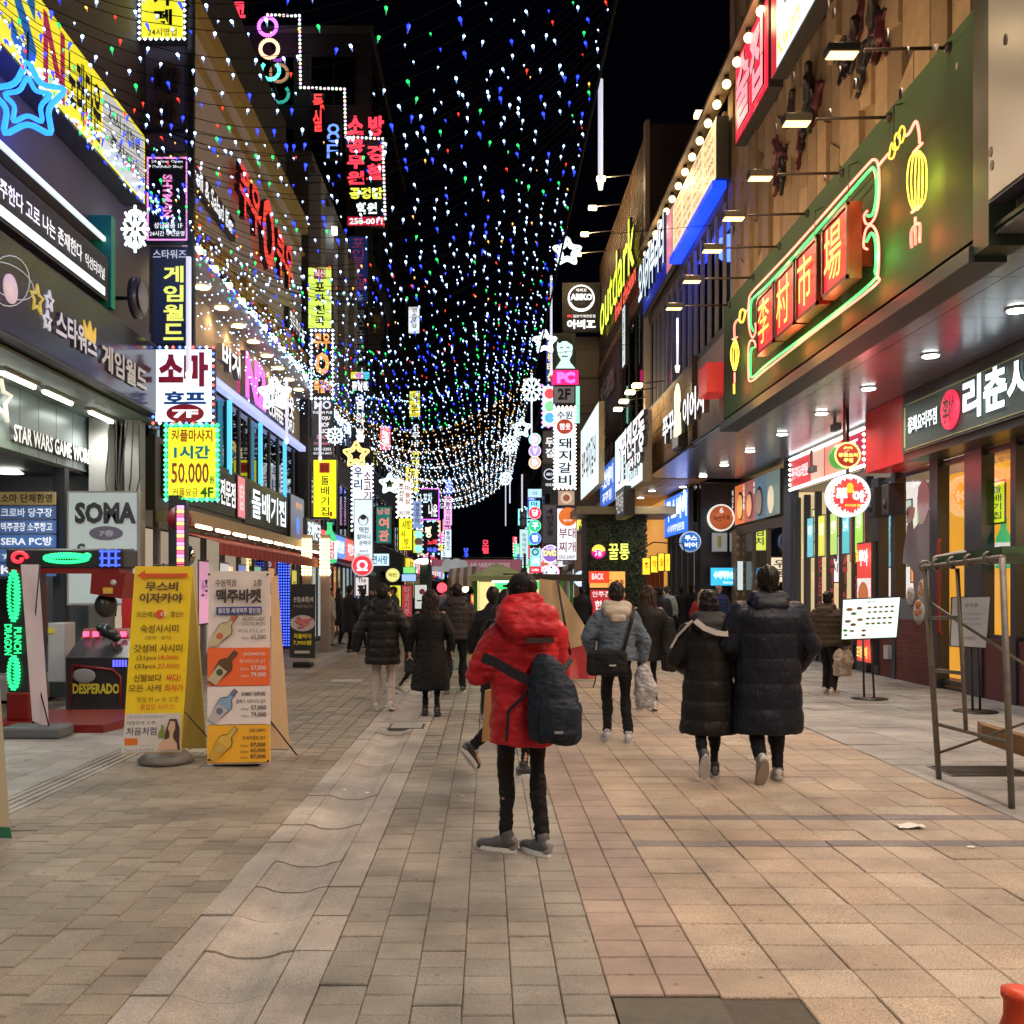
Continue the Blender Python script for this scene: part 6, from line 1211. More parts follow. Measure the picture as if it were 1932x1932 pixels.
# SOMA board and directory under the canopy
t = sign(front(126, 926, 262, 1142, 15.3), 'grey-white signboard with big black slab letters and script, in a metal frame', (.42, .50, .50), .42, th=.1, case=(.3, .3, .32), discs=[(.55, .37, .105, (.14, .13, .2), 0, 2.4)], lines=[('SOMA', .12, .10, .97, .29, (.03, .03, .035), 0, .05), ('7층', .46, .345, .66, .40, (.4, .42, .5), .2, .03), ('Soccer', .15, .46, .95, .60, (.05, .06, .08), 0)])
dirs = [('소마 단체환영', (.35, .26, .10), .3, (.05, .03, .02)), ('크로바 당구장', (.05, .10, .25), .5, (.6, .7, .8)), ('맥주공장 소주창고', (.05, .12, .32), .6, (.75, .8, .85)), ('SERA PC방', (.05, .13, .36), .6, (.85, .9, .95)), ('★ 노래빠', (.06, .13, .34), .55, (.6, .7, .8)), ('K-POP', (.05, .12, .33), .5, (.8, .85, .9))]
tt = thing('directory_board', W(40, 1085, 15.2), 'stack of blue tenant name panels with one tan panel under the canopy', 'sign')
for i, (tx, c, e, tc) in enumerate(dirs):
    q = front(-60, 928+i*27, 104, 952+i*27, 15.2); pn = MB().box(q.p(0, 1, -.04), q.p(1, 0, 0)).build('name_panel', EM(c, e), tt)
    m = MB(); put_text(m, q, tx, .38, .15, .97, .85, .012, .02); m.build('lettering', EM(tc, .7) if i else PT(tc), pn)

# glimpses inside the right-hand shops, facing the street's near end
for (x0, y0, x1, y1, d, c, e, tx, lab) in (
    (1690, 925, 1710, 1010, 21.5, (.6, .85, .9), 1.1, '생맥', 'bright pale-cyan menu panel deep inside the poster window'),
    (1718, 1000, 1742, 1100, 21.2, (.9, .3, .08), .9, '안주', 'orange menu panel low inside the poster window'),
    (1746, 895, 1768, 985, 20.6, (.35, .2, .1), .7, '술', 'brown wooden sign inside the poster window'),
    (1532, 960, 1548, 1050, 25.0, (.85, .85, .4), 1.1, '특가', 'pale-yellow sign behind the third pane of the folding-door pub'),
    (1566, 1010, 1584, 1100, 24.4, (.9, .9, .95), 1.1, '24시', 'white sign behind the folding-door pub glass'),
    (1604, 960, 1622, 1060, 23.4, (.85, .2, .15), 1.1, '쭈꾸미', 'red sign behind the folding-door pub glass'),
    (1420, 990, 1446, 1040, 29.5, (.75, .85, .1), 1.1, '김치', 'lime-yellow sign behind the noodle shop window'),
    (1452, 1050, 1490, 1100, 28.6, (.9, .75, .55), 1.1, '우동', 'cream menu sign low behind the noodle shop window')):
    sign(front(x0, y0, x1, y1, d), lab, c, e, th=.02, lines=[(tx, .2, .1, .8, .8, (.08, .05, .05) if sum(c) > 1.4 else (.95, .9, .8), 0 if sum(c) > 1.4 else 1, .02, 0, 'v')], name='inner_sign', cat='sign')
sign(left(-4.95, 28.0, 30.4, 2.98, 3.6), 'white-lit snack letters on a board between bottle sign and black boards', (.1, .12, .13), .3, th=.1, lines=[('포차천국', .05, .1, .95, .9, (.85, .97, 1), 1.4, .03)])
rg = random.Random(31)
FS = [('red', (1, .08, .1)), ('white', (.85, .92, 1)), ('blue', (.06, .15, .95)), ('yellow', (.95, .85, .08)), ('green', (.08, .8, .3)), ('pink', (.95, .3, .65)), ('cyan', (.3, .85, .95)), ('orange', (1, .45, .08))]
for i in range(26):
    sd = -1 if i % 2 else 1; d = 58+i*1.9; nm, c = FS[(i*3) % 8]; z = rg.uniform(2.9, 7.5); h = rg.uniform(.9, 2.2); w_ = rg.uniform(.5, .9); x = (-4.6 if sd < 0 else 2.5)+rg.uniform(-.3, .3)
    if sd < 0: x -= 0
    sign(frontm(x, x+w_, z, z+h, d), 'small far-off %s hanging sign %s the street, %s of its row' % (nm, 'along the left of' if sd < 0 else 'along the right of', ORD[i//2]), c, 1.3, th=.12, lines=[(rg.choice(['노래방', '호프', '당구', '모텔', '치킨', '포차', '마사지', '식당']), .2, .06, .8, .94, (.95, .95, .95) if sum(c) < 1.5 else (.1, .05, .1), 1 if sum(c) < 1.5 else 0, .02, 0, 'v')], group='far-off hanging signs', border=[(.9, .9, 1)] if i % 5 == 0 else None, bstep=.25, bsize=.05)
# ================================================================== LIGHT CANOPY over the street
net = thing('light_canopy', (-1.9, 30, 8), 'canopy of sagging black cables hung with thousands of coloured and white bulbs across the street', 'light canopy')
rg = random.Random(77)
LC = {'w': (.42, .66, 1), 'b': (.01, .03, 1), 'g': (.01, .8, .12), 'r': (1, .03, .01), 'y': (1, .5, .08), 'm': (.95, .9, .8)}
LE = {'w': 7, 'b': 5, 'g': 3, 'r': 3, 'y': 3, 'm': 5}
TL = {'w': (.28, .48, 1), 'b': (.02, .05, 1), 'g': (.0, .5, .2), 'r': (.8, .02, .02), 'y': (.8, .35, .05), 'm': (.8, .6, .4)}
keys = list('wbgrym')
bm6 = [EM(LC[k], LE[k], False) for k in keys]+[EM(TL[k], .9, False) for k in keys]
cabm = M('cable_black', (.014, .013, .014), .9, spec=.05)
X0, X1 = -5.35, 1.5
def sagz(t, d, s): return 7.9+(8.5-7.9)*t-4*s*t*(1-t)
def bulb_at(m, p, r, l, ci):
    dx = Vector((rg.uniform(-.25, .45), rg.uniform(-.3, .3), -1)).normalized()*l
    a = Vector(p); k = 5; vs = [a+Vector((r*math.cos(2*PI*i/k), r*math.sin(2*PI*i/k), 0)) for i in range(k)]
    v2 = [v.lerp(a+dx, .38) for v in vs]
    m.cur = ci; m.add(vs+v2+[a+Vector((0, 0, r*.9))], [(i, (i+1) % k, 2*k) for i in range(k)]+[((i+1) % k, i, k+i, k+(i+1) % k) for i in range(k)])
    m.cur = ci+6; m.add(v2+[a+dx], [((i+1) % k, i, k) for i in range(k)])  # tapering tail: the bulb's glare built into its shape and colour
def mix(d):
    if d < 16: return 'wwwwwwwwwbbbbggrry'
    if d < 20: return 'wwwwwwwwwbbgry'
    if d < 24.5: return 'wwwwwwwbbbggr'
    if d < 28: return 'wwwwwwwwwbbg'
    if d < 31: return 'wwwwbbgg'
    if d < 37: return 'wwyyym'
    return 'wwwmmmmy'
d = 7.6; k = 0
while d < 62:
    s = 1.66+.10*math.sin(d*1.3)+rg.uniform(-.06, .06); cab = MB(); bu = MB(); pts = []
    n = 22; sk = rg.uniform(-.12, .12)
    for i in range(n+1):
        t_ = i/n; x = X0+(X1-X0)*t_; pts.append(Vector((x, d+sk*math.sin(t_*PI)+rg.uniform(-.012, .012), sagz(t_, d, s)+rg.uniform(-.012, .012))))
    cab.tube(pts, .004 if d < 25 else .005, 4)
    o = cab.build('light_string', cabm, net)
    nb = int(6.85/.235); mm_ = mix(d)
    if k % 4 == 1 and d < 24: mm_ = 'wwwwwwwwbb'
    for i in range(nb):
        t_ = (i+.5+rg.uniform(-.3, .3))/nb
        if rg.random() < (.22 if d < 22 else .05): continue
        x = X0+(X1-X0)*t_; ch = rg.choice(mm_); big = (1.12 if d < 17 else 1.0)*{'w': 1, 'b': 1.25, 'g': 1.15, 'r': .85, 'y': .8, 'm': 1}[ch]*rg.choice([.6, 1, 1, 1.15])*min(1.0, .72+d/60)
        bulb_at(bu, Vector((x, d+sk*math.sin(t_*PI), sagz(t_, d, s)-.02)), .0145*big, .06*big, keys.index(ch))
    # dense bunch on the left edge
    for i in range(9 if d > 9 else 3):
        t_ = rg.uniform(0, .05); ch = rg.choice('wwwwwbgwrb' if d < 26 else 'wwwwm'); x = X0+(X1-X0)*t_
        bulb_at(bu, Vector((x, d+rg.uniform(-.2, .2), sagz(t_, d, s)-rg.uniform(0, .35))), .018, .06, keys.index(ch))
    bu.build('bulb', bm6, o, kind='stuff')
    d += .27 if d < 36 else .25; k += 1
m = MB(); m.tube([(X1, 7, 8.5), (X1, 62, 8.5)], .022, 6); m.build('edge_cable', cabm, net); m = MB(); m.tube([(X0, 7, 7.9), (X0, 62, 7.9)], .022, 6); m.build('edge_cable', cabm, net)
m = MB()
for i in range(6): y = 10+i*10; m.tube([(X1, y, 8.5), (4.6, y+1, 9.1)], .006, 4); m.tube([(X0, y, 7.9), (-5.5, y, 8.0)], .008, 4)
m.build('tie_cable', cabm, net)
# faint net over the warm-lit facade and small string patch
m2 = MB()
for i in range(240):
    u, v = rg.random(), rg.random()
    if u*.5+v*.5 > .8: continue
    p = Vector((-5.15, 18+u*11, 6.2+v*1.5+.3*math.sin(u*9))); bulb_at(m2, p, .013, .03, 0)
t = thing('light_net', (-5.2, 23, 6), 'loose net of tiny white bulbs hanging before the warm-lit second floor', 'light net'); m2.build('bulb', bm6, t, kind='stuff')
# ================================================================== STREET OBJECTS
def lean_poly(pl, pts, n=0): return [pl.p(u, v, n) for u, v in pts]
# yellow banner stand (X-banner, two faces)
d = 9.57
t = thing('banner_stand', W(312, 1440, d), 'two-sided yellow izakaya banner stand with red arrow and a woman on its white foot', 'banner stand')
q = front(233, 1066, 364, 1421, d-.15)
class Quad:
    """banner face given by its four corners, uv like Pl"""
    def __init__(s, tl, tr_, br, bl): s.c = [Vector(x) for x in (tl, tr_, br, bl)]; s.N = ((s.c[1]-s.c[0]).cross(s.c[3]-s.c[0])).normalized(); s.w = (s.c[1]-s.c[0]).length; s.h = (s.c[3]-s.c[0]).length; s.U = (s.c[1]-s.c[0]).normalized(); s.V = (s.c[0]-s.c[3]).normalized()
    def p(s, u, v, n=0):
        a = s.c[0].lerp(s.c[1], u); b = s.c[3].lerp(s.c[2], u); return a.lerp(b, v)+s.N*(-n if s.N.y > 0 else n)+Vector((0, 0, 0))
def bulge(Q, mat, parent, label=None, amp=.012):
    m = MB(); nu, nv = 8, 24; vs = []
    for j in range(nv+1):
        for i in range(nu+1):
            u, v = i/nu, j/nv; vs.append(Q.p(u, v, amp*math.sin(u*PI)*math.sin(v*PI)-.02-.003*math.sin(v*9+u*3)))
    m.add(vs, [(j*(nu+1)+i, j*(nu+1)+i+1, (j+1)*(nu+1)+i+1, (j+1)*(nu+1)+i) for j in range(nv) for i in range(nu)], True)
    return m.build('banner_cloth', mat, parent, label=label)
def qtext(Q, parent, rows, n=.004):
    for (tx, u0, v0, u1, v1, c, bold) in rows:
        m = MB(); put_text(m, Q, tx, u0, v0, u1, v1, n, bold); m.build('lettering', PT(c), parent)
Q1 = Quad(W(253, 1068, d-.1), W(363, 1068, d-.1), W(341, 1420, d-.22), W(229, 1422, d-.22))
yel = M('banner_yellow', (.92, .66, .02), .35, nz=.05); bulge(Q1, yel, t)
Q2 = Quad(W(366, 1068, d+.12), W(371, 1068, d+.3), W(388, 1412, d+.45), W(338, 1404, d+.3))
m = MB(); m.quad([W(362, 1068, d+.05), W(368, 1070, d+.2), W(390, 1412, d+.55), W(330, 1412, d+.35)]); m.build('banner_cloth', M('banner_yellow_back', (.50, .40, .10), .6, nz=.05), t, label='rear yellow cloth seen from behind')
m = MB(); m.prism([Q1.p(.03, .79, .001), Q1.p(.97, .79, .001), Q1.p(1, .995, .001), Q1.p(0, .995, .001)], (0, -.003, 0)); m.build('white_field', PT((.62, .58, .56)), t)
m = MB(); m.prism([Q1.p(u, v, .006) for u, v in ((.07, .05), (.2, .022), (.2, .04), (.93, .04), (.93, .06), (.2, .06), (.2, .078))], (0, -.002, 0)); m.build('arrow', PT((.75, .10, .02)), t)
br = (.16, .07, .01); rr = (.65, .08, .02)
qtext(Q1, t, [('무스비', .22, .085, .78, .135, (.12, .05, .04), .03), ('이자카야', .13, .145, .87, .20, (.12, .05, .04), .03), ('모든메뉴', .10, .245, .46, .275, br, .01), ('할인!!', .68, .245, .9, .275, br, .01),
 ('숙성사시미', .18, .315, .83, .36, br, .01), ('(연어 · 광어)', .28, .375, .72, .40, br, 0), ('갓성비 사시미', .09, .42, .92, .465, br, .015), ('(21pcs', .15, .48, .48, .51, br, .01), ('18,000)', .52, .48, .87, .51, rr, .01),
 ('(33pcs', .13, .525, .48, .555, br, .01), ('27,000)', .52, .525, .89, .555, rr, .01), ('신발보다', .12, .58, .6, .62, br, .015), ('싸다!', .67, .58, .92, .62, rr, .02), ('모든 사케', .05, .635, .6, .675, br, .01), ('최저가', .66, .635, .98, .675, rr, .015),
 ('평일 비 or 눈 오면', .2, .70, .9, .73, br, 0), ('홍합탕 서비스!', .27, .74, .85, .77, rr, 0), ('나는 당신의 처음처럼입니다', .06, .80, .68, .815, (.1, .1, .12), 0), ('대한민국 소주,', .06, .83, .56, .85, (.04, .04, .05), .01), ('처음처럼', .06, .862, .57, .905, (.04, .05, .09), .02),
 ('소주부문 1위', .29, .955, .56, .965, (.2, .2, .2), 0), ('Made in KOREA', .04, .975, .55, .99, (.2, .15, .15), 0)])
m = MB(); m.prism([Q1.p(.5+.075*math.cos(a), .26+.024*math.sin(a), .006) for a in [i*PI/10 for i in range(20)]], (0, -.002, 0)); m.build('disc', PT((.75, .08, .03)), t); qtext(Q1, t, [('대', .52, .247, .62, .273, (.9, .8, .6), .02)], .013)
m = MB(); m.box(Q1.p(.05, .955, .006), Q1.p(.26, .92, .012)); m.build('stamp', PT((.75, .18, .02)), t)
# woman print: generic
m = MB(); m.prism([Q1.p(u, v, .010) for u, v in ((.78, .82), (.90, .82), (.96, .87), (.97, .94), (.99, .985), (.90, .985), (.88, .93), (.72, .93), (.74, .87))], (0, -.002, 0)); m.build('hair_print', PT((.07, .03, .015)), t)
m = MB(); m.prism([Q1.p(u, v, .014) for u, v in ((.80, .83), (.88, .835), (.89, .87), (.86, .895), (.86, .92), (.93, .95), (.95, .985), (.62, .985), (.62, .955), (.7, .935), (.8, .92), (.80, .895), (.765, .87))], (0, -.002, 0)); m.build('figure_print', PT((.62, .40, .28)), t)
m = MB(); m.prism([Q1.p(u, v, .016) for u, v in ((.65, .85), (.69, .85), (.69, .87), (.72, .89), (.72, .92), (.62, .92), (.62, .89), (.65, .87))], (0, -.002, 0)); m.build('bottle_print', PT((.2, .25, .05)), t)
m = MB(); b0 = W(312, 1430, d); 
for i in range(2): pass
m.lathe((b0.x, d+.02, 0), [(.24, 0), (.26, .04), (.18, .11), (.07, .13)], 24); m.build('weight_base', M('grey_plastic', (.16, .15, .14), .5), t)
m = MB(); m.tube([(b0.x, d+.02, .1), (b0.x-.02, d+.0, 1.87)], .012); m.tube([(b0.x+.05, d+.05, .6), (b0.x+.45, d+.3, .05)], .007); m.tube([(b0.x-.12, d+.02, 1.85), (b0.x+.2, d+.04, 1.86)], .008); m.build('frame', PT((.05, .05, .05)), t)
# white menu banner stand
t = thing('banner_stand', W(450, 1440, 9.55), 'tall pale menu banner stand with four coloured bottle panels and prices', 'banner stand')
Q = Quad(W(392, 1077, 9.5), W(509, 1077, 9.5), W(510, 1441, 9.32), W(391, 1443, 9.32))
pk = (.84, .74, .71)
bulge(Q, PT(pk, .5), t, amp=.004)
for (v0, v1, c, lab) in ((.40-.0, .545+.14, None, ''),): pass
PB = [(.0, .398, pk), (.402, .598, (.88, .15, .035)), (.602, .796, (.84, .75, .73)), (.80, .99, (.92, .47, .03))]
for v0, v1, c in PB[1:]:
    m = MB(); m.prism([Q.p(0, v0, .0), Q.p(1, v0, .0), Q.p(1, v1, .0), Q.p(0, v1, .0)], (0, -.003, 0)); m.build('colour_field', PT(c), t)
dk = (.06, .04, .045); wt = (.8, .72, .68)
rows = [('수원역점', .13, .045, .46, .083, dk, .015), ('2층', .74, .045, .88, .083, dk, .01), ('맥주바켓', .14, .095, .87, .17, dk, .045),
 ('BACARDI CLASSIC', .57, .242, .93, .262, dk, .01), ('COCKTAILS MOJITO', .55, .27, .93, .29, dk, .01), ('바카디 모히토 SET', .5, .303, .93, .325, dk, 0), ('700ml', .54, .345, .66, .36, dk, 0), ('65,000', .7, .335, .94, .362, dk, .015),
 ('JÄGERMEISTER', .58, .425, .93, .447, wt, .01), ('예거마이스터 SET', .52, .462, .93, .483, wt, 0), ('350ml', .53, .507, .66, .52, wt, 0), ('57,000', .7, .495, .94, .522, wt, .015), ('700ml', .54, .543, .66, .555, wt, 0), ('79,000', .7, .53, .94, .557, wt, .015),
 ('BOMBAY SAPPHIRE', .55, .63, .93, .652, dk, .01), ('봄베이 사파이어 SET', .46, .667, .93, .69, dk, 0), ('375ml', .54, .712, .66, .725, dk, 0), ('57,000', .7, .70, .94, .727, dk, .015), ('750ml', .54, .748, .66, .76, dk, 0), ('79,000', .7, .735, .94, .762, dk, .015),
 ('JOSE CUERVO', .67, .82, .93, .84, dk, .01), ('호세쿠엘보 SET', .56, .855, .93, .877, dk, 0), ('375ml', .53, .90, .65, .912, dk, 0), ('57,000', .69, .89, .93, .915, dk, .015), ('500ml', .53, .93, .65, .942, dk, 0), ('65,000', .69, .92, .93, .943, dk, .015), ('750ml', .53, .962, .65, .972, dk, 0), ('87,000', .69, .95, .93, .974, dk, .015)]
qtext(Q, t, rows, .012)
m = MB(); m.prism([Q.p(.14, .19, .002), Q.p(.87, .187, .002), Q.p(.87, .226, .002), Q.p(.14, .23, .002)], (0, -.004, 0)); m.build('title_bar', PT((.05, .07, .28)), t); qtext(Q, t, [('셀프형 세계맥주 할인점', .17, .195, .85, .223, (.75, .75, .8), .02)], .012)
def bottle_print(v0, v1, bc, lc, cc, nm):
    # bottle laid diagonally, base at lower left, neck at upper right
    cx, cy = .24, v0+(v1-v0)*.56; ar = Q.w/Q.h
    def T(a, b, n): # a along the bottle axis, b across (units of width)
        ang = math.radians(52); x = a*math.cos(ang)-b*math.sin(ang); y = a*math.sin(ang)+b*math.cos(ang)
        u = max(0.005, cx+x); return Q.p(u, min(v1-.002, cy-y*ar), n)
    for (pts, c, n) in (([(-.34, -.11), (.08, -.13), (.14, -.10), (.19, -.045), (.36, -.04), (.36, .04), (.19, .045), (.14, .10), (.08, .13), (-.34, .11)], (.05, .045, .04), .010), ([(-.33, -.10), (.08, -.118), (.13, -.09), (.18, -.035), (.26, -.032), (.26, .032), (.18, .035), (.13, .09), (.08, .118), (-.33, .10)], bc, .013),
                        ([(-.28, -.09), (.02, -.09), (.02, .09), (-.28, .09)], lc, .016), ([(.25, -.034), (.35, -.034), (.35, .034), (.25, .034)], cc, .016), ([(-.06+.055*math.cos(a), .055*math.sin(a)) for a in [i*PI/6 for i in range(12)]], cc if nm != 1 else (.05, .1, .03), .019)):
        m = MB(); m.prism([T(a, b, n) for a, b in pts], (0, -.002, 0)); m.build('bottle_print', PT(c), t)
bottle_print(.235, .398, (.58, .50, .28), (.60, .50, .30), (.55, .15, .06), 0); bottle_print(.405, .598, (.12, .06, .02), (.55, .45, .3), (.10, .08, .04), 1)
bottle_print(.605, .796, (.25, .40, .62), (.55, .5, .5), (.15, .18, .3), 2); bottle_print(.80, .985, (.75, .48, .08), (.65, .38, .05), (.6, .45, .15), 3)
for (u, v) in ((.03, .02), (.97, .02), (.97, .985), (.04, .975)): m = MB(); m.ball(Q.p(u, v, .015), .012, 6, 4); m.build('eyelet', blackp, t)
m = MB(); m.quad([W(511, 1090, 9.8), W(524, 1085, 9.95), W(547, 1412, 10.05), W(512, 1412, 9.7)]); m.build('banner_cloth', M('banner_back', (.48, .34, .2), .7, nz=.1), t, label='rear cloth with faint outline drawings')
p = W(450, 1443, 9.6); m = MB(); m.bevbox((p.x-.2, 9.4, 0), (p.x+.24, 9.75, .07), .02); m.build('weight_base', blackp, t); m = MB(); m.tube([(p.x, 9.55, .07), (p.x, 9.55, 1.8)], .012); m.tube([(p.x+.1, 9.6, .65), (p.x+.5, 9.85, .03)], .008); m.build('frame', blackp, t)
# dark A-board farther back
t = thing('banner_stand', W(572, 1254, 21.5), 'dark grill-house banner stand with a plate of pink sliced meat and yellow price', 'banner stand')
Q = Quad(W(549, 1102, 21.4), W(595, 1102, 21.4), W(594, 1242, 21.3), W(546, 1241, 21.3)); bulge(Q, PT((.035, .04, .04), .4), t, amp=.005)
qtext(Q, t, [('본질(本質)에', .12, .17, .92, .26, (.7, .7, .7), .02), ('더 충실하겠습니다', .12, .28, .9, .32, (.5, .5, .5), 0), ('차돌박이', .15, .67, .85, .74, (.8, .75, .02), .03), ('7,900원', .14, .76, .86, .83, (.8, .75, .02), .03)], .014)
m = MB(); m.prism([Q.p(.5+.5*math.cos(a), .53+.11*math.sin(a), .01) for a in [i*PI/12 for i in range(24)]], (0, -.004, 0)); m.build('plate_print', PT((.6, .55, .55)), t)
m = MB()
for i in range(40): a = rg.uniform(0, 6.28); r_ = rg.uniform(0, .9); m.ball(Q.p(.5+.45*r_*math.cos(a), .52+.09*r_*math.sin(a), .022), (.045, .006, .03), 6, 4)
m.build('meat_print', M('meat_pink', (.65, .2, .22), .6, nz=.5, nscale=20), t); m = MB(); m.box(Q.p(.2, .94, .01), Q.p(.8, .9, .016)); m.build('logo_panel', PT((.6, .6, .6)), t)
p = W(572, 1254, 21.5); m = MB(); m.bevbox((p.x-.2, 21.35, 0), (p.x+.2, 21.7, .12), .03); m.build('weight_base', blackp, t)
# white twisted banner by the punch machine, and the near beige banner edge at the left frame
t = thing('banner_stand', W(72, 1376, 11.2), 'pale lilac banner stand seen edge-on in front of the red arcade machine', 'banner stand')
m = MB(); vs = []; n = 16
for j in range(n+1):
    v = j/n; vs += [W(39+v*22, 1065+v*295, 11.2-.15*v), W(73+v*20, 1065+v*308, 11.5-.1*v)]
m.add(vs, [(2*j, 2*j+1, 2*j+3, 2*j+2) for j in range(n)], True); m.build('banner_cloth', M('lilac_cloth', (.50, .48, .58), .5, nz=.15, nscale=2), t)
m = MB(); m.tube([W(75, 1066, 11.3), W(60, 1240, 11.4), W(93, 1372, 11.2)], .008); m.tube([(W(58, 1, 11.4).x, 11.45, .1), (W(52, 1, 11.4).x, 11.4, 1.9)], .012); m.build('frame', blackp, t)
p = W(50, 1380, 11.3); m = MB(); m.bevbox((p.x-.2, 11.1, 0), (p.x+.45, 11.5, .13), .03); m.build('weight_base', PT((.12, .13, .14)), t)
t = thing('banner_stand', W(2, 1580, 6.7), 'cream banner with green lower edge cut off by the left picture edge', 'banner stand')
m = MB(); m.quad([W(-90, 1090, 6.8), W(-14, 1100, 6.7), W(19, 1560, 6.65), W(-110, 1560, 6.8)]); m.build('banner_cloth', M('cream_cloth', (.62, .50, .32), .5, nz=.06), t); m = MB(); m.quad([W(-110, 1545, 6.78), W(19, 1562, 6.64), W(23, 1582, 6.62), W(-110, 1575, 6.78)]); m.build('hem', PT((.02, .15, .07)), t)
p = W(-70, 1590, 6.9); m = MB(); m.bevbox((p.x-.2, 6.8, 0), (p.x+.2, 7.15, .1), .03); m.build('weight_base', blackp, t)
# punching machine
d = 12.0
t = thing('punching_machine', W(110, 1370, 12.3), 'black and red boxing arcade machine, an arch with green neon dragon and hanging ball', 'arcade machine')
mk = PT((.03, .03, .035), .3); rk = M('machine_red', (.20, .012, .010), .35)
m = MB(); m.prism([W(a, b, 11.9) for a, b in ((20, 1370), (215, 1352), (240, 1366))][:0] or [(-5.75, 11.6, .0), (-4.35, 11.6, 0), (-4.25, 12.4, 0), (-4.6, 13.1, 0), (-5.75, 13.1, 0)], (0, 0, .09)); m.build('base_plate', rk, t)
a = W(22, 1, 12.1); b = W(68, 1, 12.1)
m = MB(); m.bevbox((a.x, 12.0, .09), (b.x-.04, 12.5, 2.0), .02); m.build('column', mk, t); MB().bevbox((a.x-.01, 11.98, .09), (b.x-.03, 12.52, .42), .02).build('column_foot', rk, t)
z1 = W(0, 1036, 12.1).z; z0 = W(0, 1072, 12.1).z; e = W(242, 1, 12.1)
m = MB(); m.bevbox((a.x, 11.95, z0), (e.x, 12.45, z1), .02); m.build('arm', mk, t); MB().box((a.x+.02, 11.97, z0-.06), (e.x-.06, 12.43, z0)).build('arm_trim', rk, t)
m = MB(); x0 = W(182, 1, 12.1).x; m.prism([(x0, 11.95, z0-.06), (e.x+.02, 11.95, z0-.06), (e.x-.03, 11.95, z0-.36), (x0-.02, 11.95, z0-.3)], (0, .45, 0)); m.build('head_box', rk, t)
m = MB(); m.lathe((e.x-.12, 11.945, z0-.17), [(.035, 0), (.035, .01)], 12, 'Y'); m.build('button', PT((.5, .5, .5)), t); MB().box((x0+.14, 11.93, z0-.3), (x0+.25, 11.95, z0-.23)).build('label', PT((.6, .4, .05)), t)
p = W(200, 1142, 12.15); m = MB(); m.ball(p, (.13, .13, .15), 14, 10); m.tube([p+ZV*.1, p+ZV*.3], .04); m.build('punch_ball', M('ball_leather', (.03, .03, .03), .35), t)
G_ = (.02, .9, .25)
def zig(p0, p1, amp, n, r=.012):
    p0 = Vector(p0); p1 = Vector(p1); u = (p1-p0).normalized(); w_ = u.cross(Vector((0, 1, 0)))
    for k in (-1, 0, 1):
        m_ = MB(); N_ = n*4; pts = [p0+(p1-p0)*(i/N_)+w_*(amp*((.62*k if k else .2)*math.sin(PI*i/N_)**.5+.30*math.sin(i*PI/2+k))) for i in range(N_+1)]; m_.tube(pts, r*.75, 6); m_.build('neon_tube', EM(G_, 1.8), t)
zz = (z0+z1)/2
zig((a.x+.45, 11.93, zz), (e.x-.4, 11.93, zz), .075, 18); m = MB(); m.ball((e.x-.42, 11.93, zz+.03), (.05, .01, .035), 8, 5); m.build('dragon_head', EM(G_, 1.8), t)
m = MB(); m.tube([(a.x+.16+.1*math.cos(i*.5)*(1-i/20), 11.93, zz+.08*math.sin(i*.5)*(1-i/20)) for i in range(14)], .022, 6); m.build('red_spiral', EM((1, .03, .05), 1.8), t)
m = MB()
for i in range(3): m.box((e.x-.26+i*.08, 11.93, zz-.1), (e.x-.24+i*.08, 11.95, zz+.1)); m.box((e.x-.28, 11.93, zz-.09+i*.08), (e.x-.04, 11.95, zz-.07+i*.08))
m.build('blue_display', EM((.05, .1, 1), 2), t)
cx = (a.x+b.x)/2-.06; zig((cx, 11.97, 1.85), (cx, 11.97, 1.25), .09, 14); zig((cx, 11.97, .85), (cx, 11.97, .45), .09, 10)
m = MB(); q = Pl((cx-.1, 11.96, .86), XU, .2, .36, (0, -1, 0)); put_text(m, q, 'DRAGON', .0, .0, .45, 1, .01, .03, 0, rot=1); put_text(m, q, 'PUNCH', .55, .1, 1, .95, .01, .03, 0, rot=1); m.build('lettering', EM(G_, 1.7), t)
p = W(82, 1140, 13); m = MB(); m.bevbox((p.x-.08, 12.6, 1.1), (p.x+.12, 12.9, 1.75), .05); m.build('side_unit', rk, t); MB().box((p.x-.06, 12.58, 1.25), (p.x+.06, 12.6, 1.6)).build('screen_panel', blackp, t)
for k in range(2): MB().box((p.x-.04, 12.56, 1.3+k*.14), (p.x+.05, 12.58, 1.37+k*.14)).build('digit', EM((1, .05, .2), 2.2), t)
t = thing('arcade_cabinet', W(180, 1352, 13.6), 'black western-themed arcade cabinet with red rim and blue lights behind the yellow banner', 'arcade machine')
def cab(x0, x1, d0, lab_txt):
    m = MB(); m.prism([(x0, d0, 0), (x0, d0, .72), (x0, d0+.45, .95), (x0, d0+.9, .97), (x0, d0+.9, 0)], (x1-x0, 0, 0)); m.build('body', mk, t)
    m = MB()
    m.tube([(x0+.06, d0-.01, .08), (x0+.1, d0-.01, .62), (x1-.2, d0-.01, .56), (x1-.1, d0-.01, .46), (x1-.1, d0-.01, .08)], .02); m.build('rim', rk, t)
x0 = W(124, 1, 13.6).x; x1 = W(242, 1, 13.6).x; cab(x0, x1, 13.6, '')
m = MB(); put_text(m, Pl((x0+.1, 13.59, .24), XU, .62, .14, (0, -1, 0)), 'DESPERADO', 0, 0, 1, 1, .01, .04); m.build('lettering', PT((.6, .55, .05)), t)
m = MB(); m.ball((x0+.25, 13.58, .48), (.16, .01, .1), 10, 6); m.build('art_print', PT((.3, .32, .35)), t); m = MB()
for i in range(5): m.box((x1-.2+i*.04, 13.58, .60), (x1-.18+i*.04, 13.6, .69))
m.build('light_bar', EM((.1, .1, 1), 2), t)
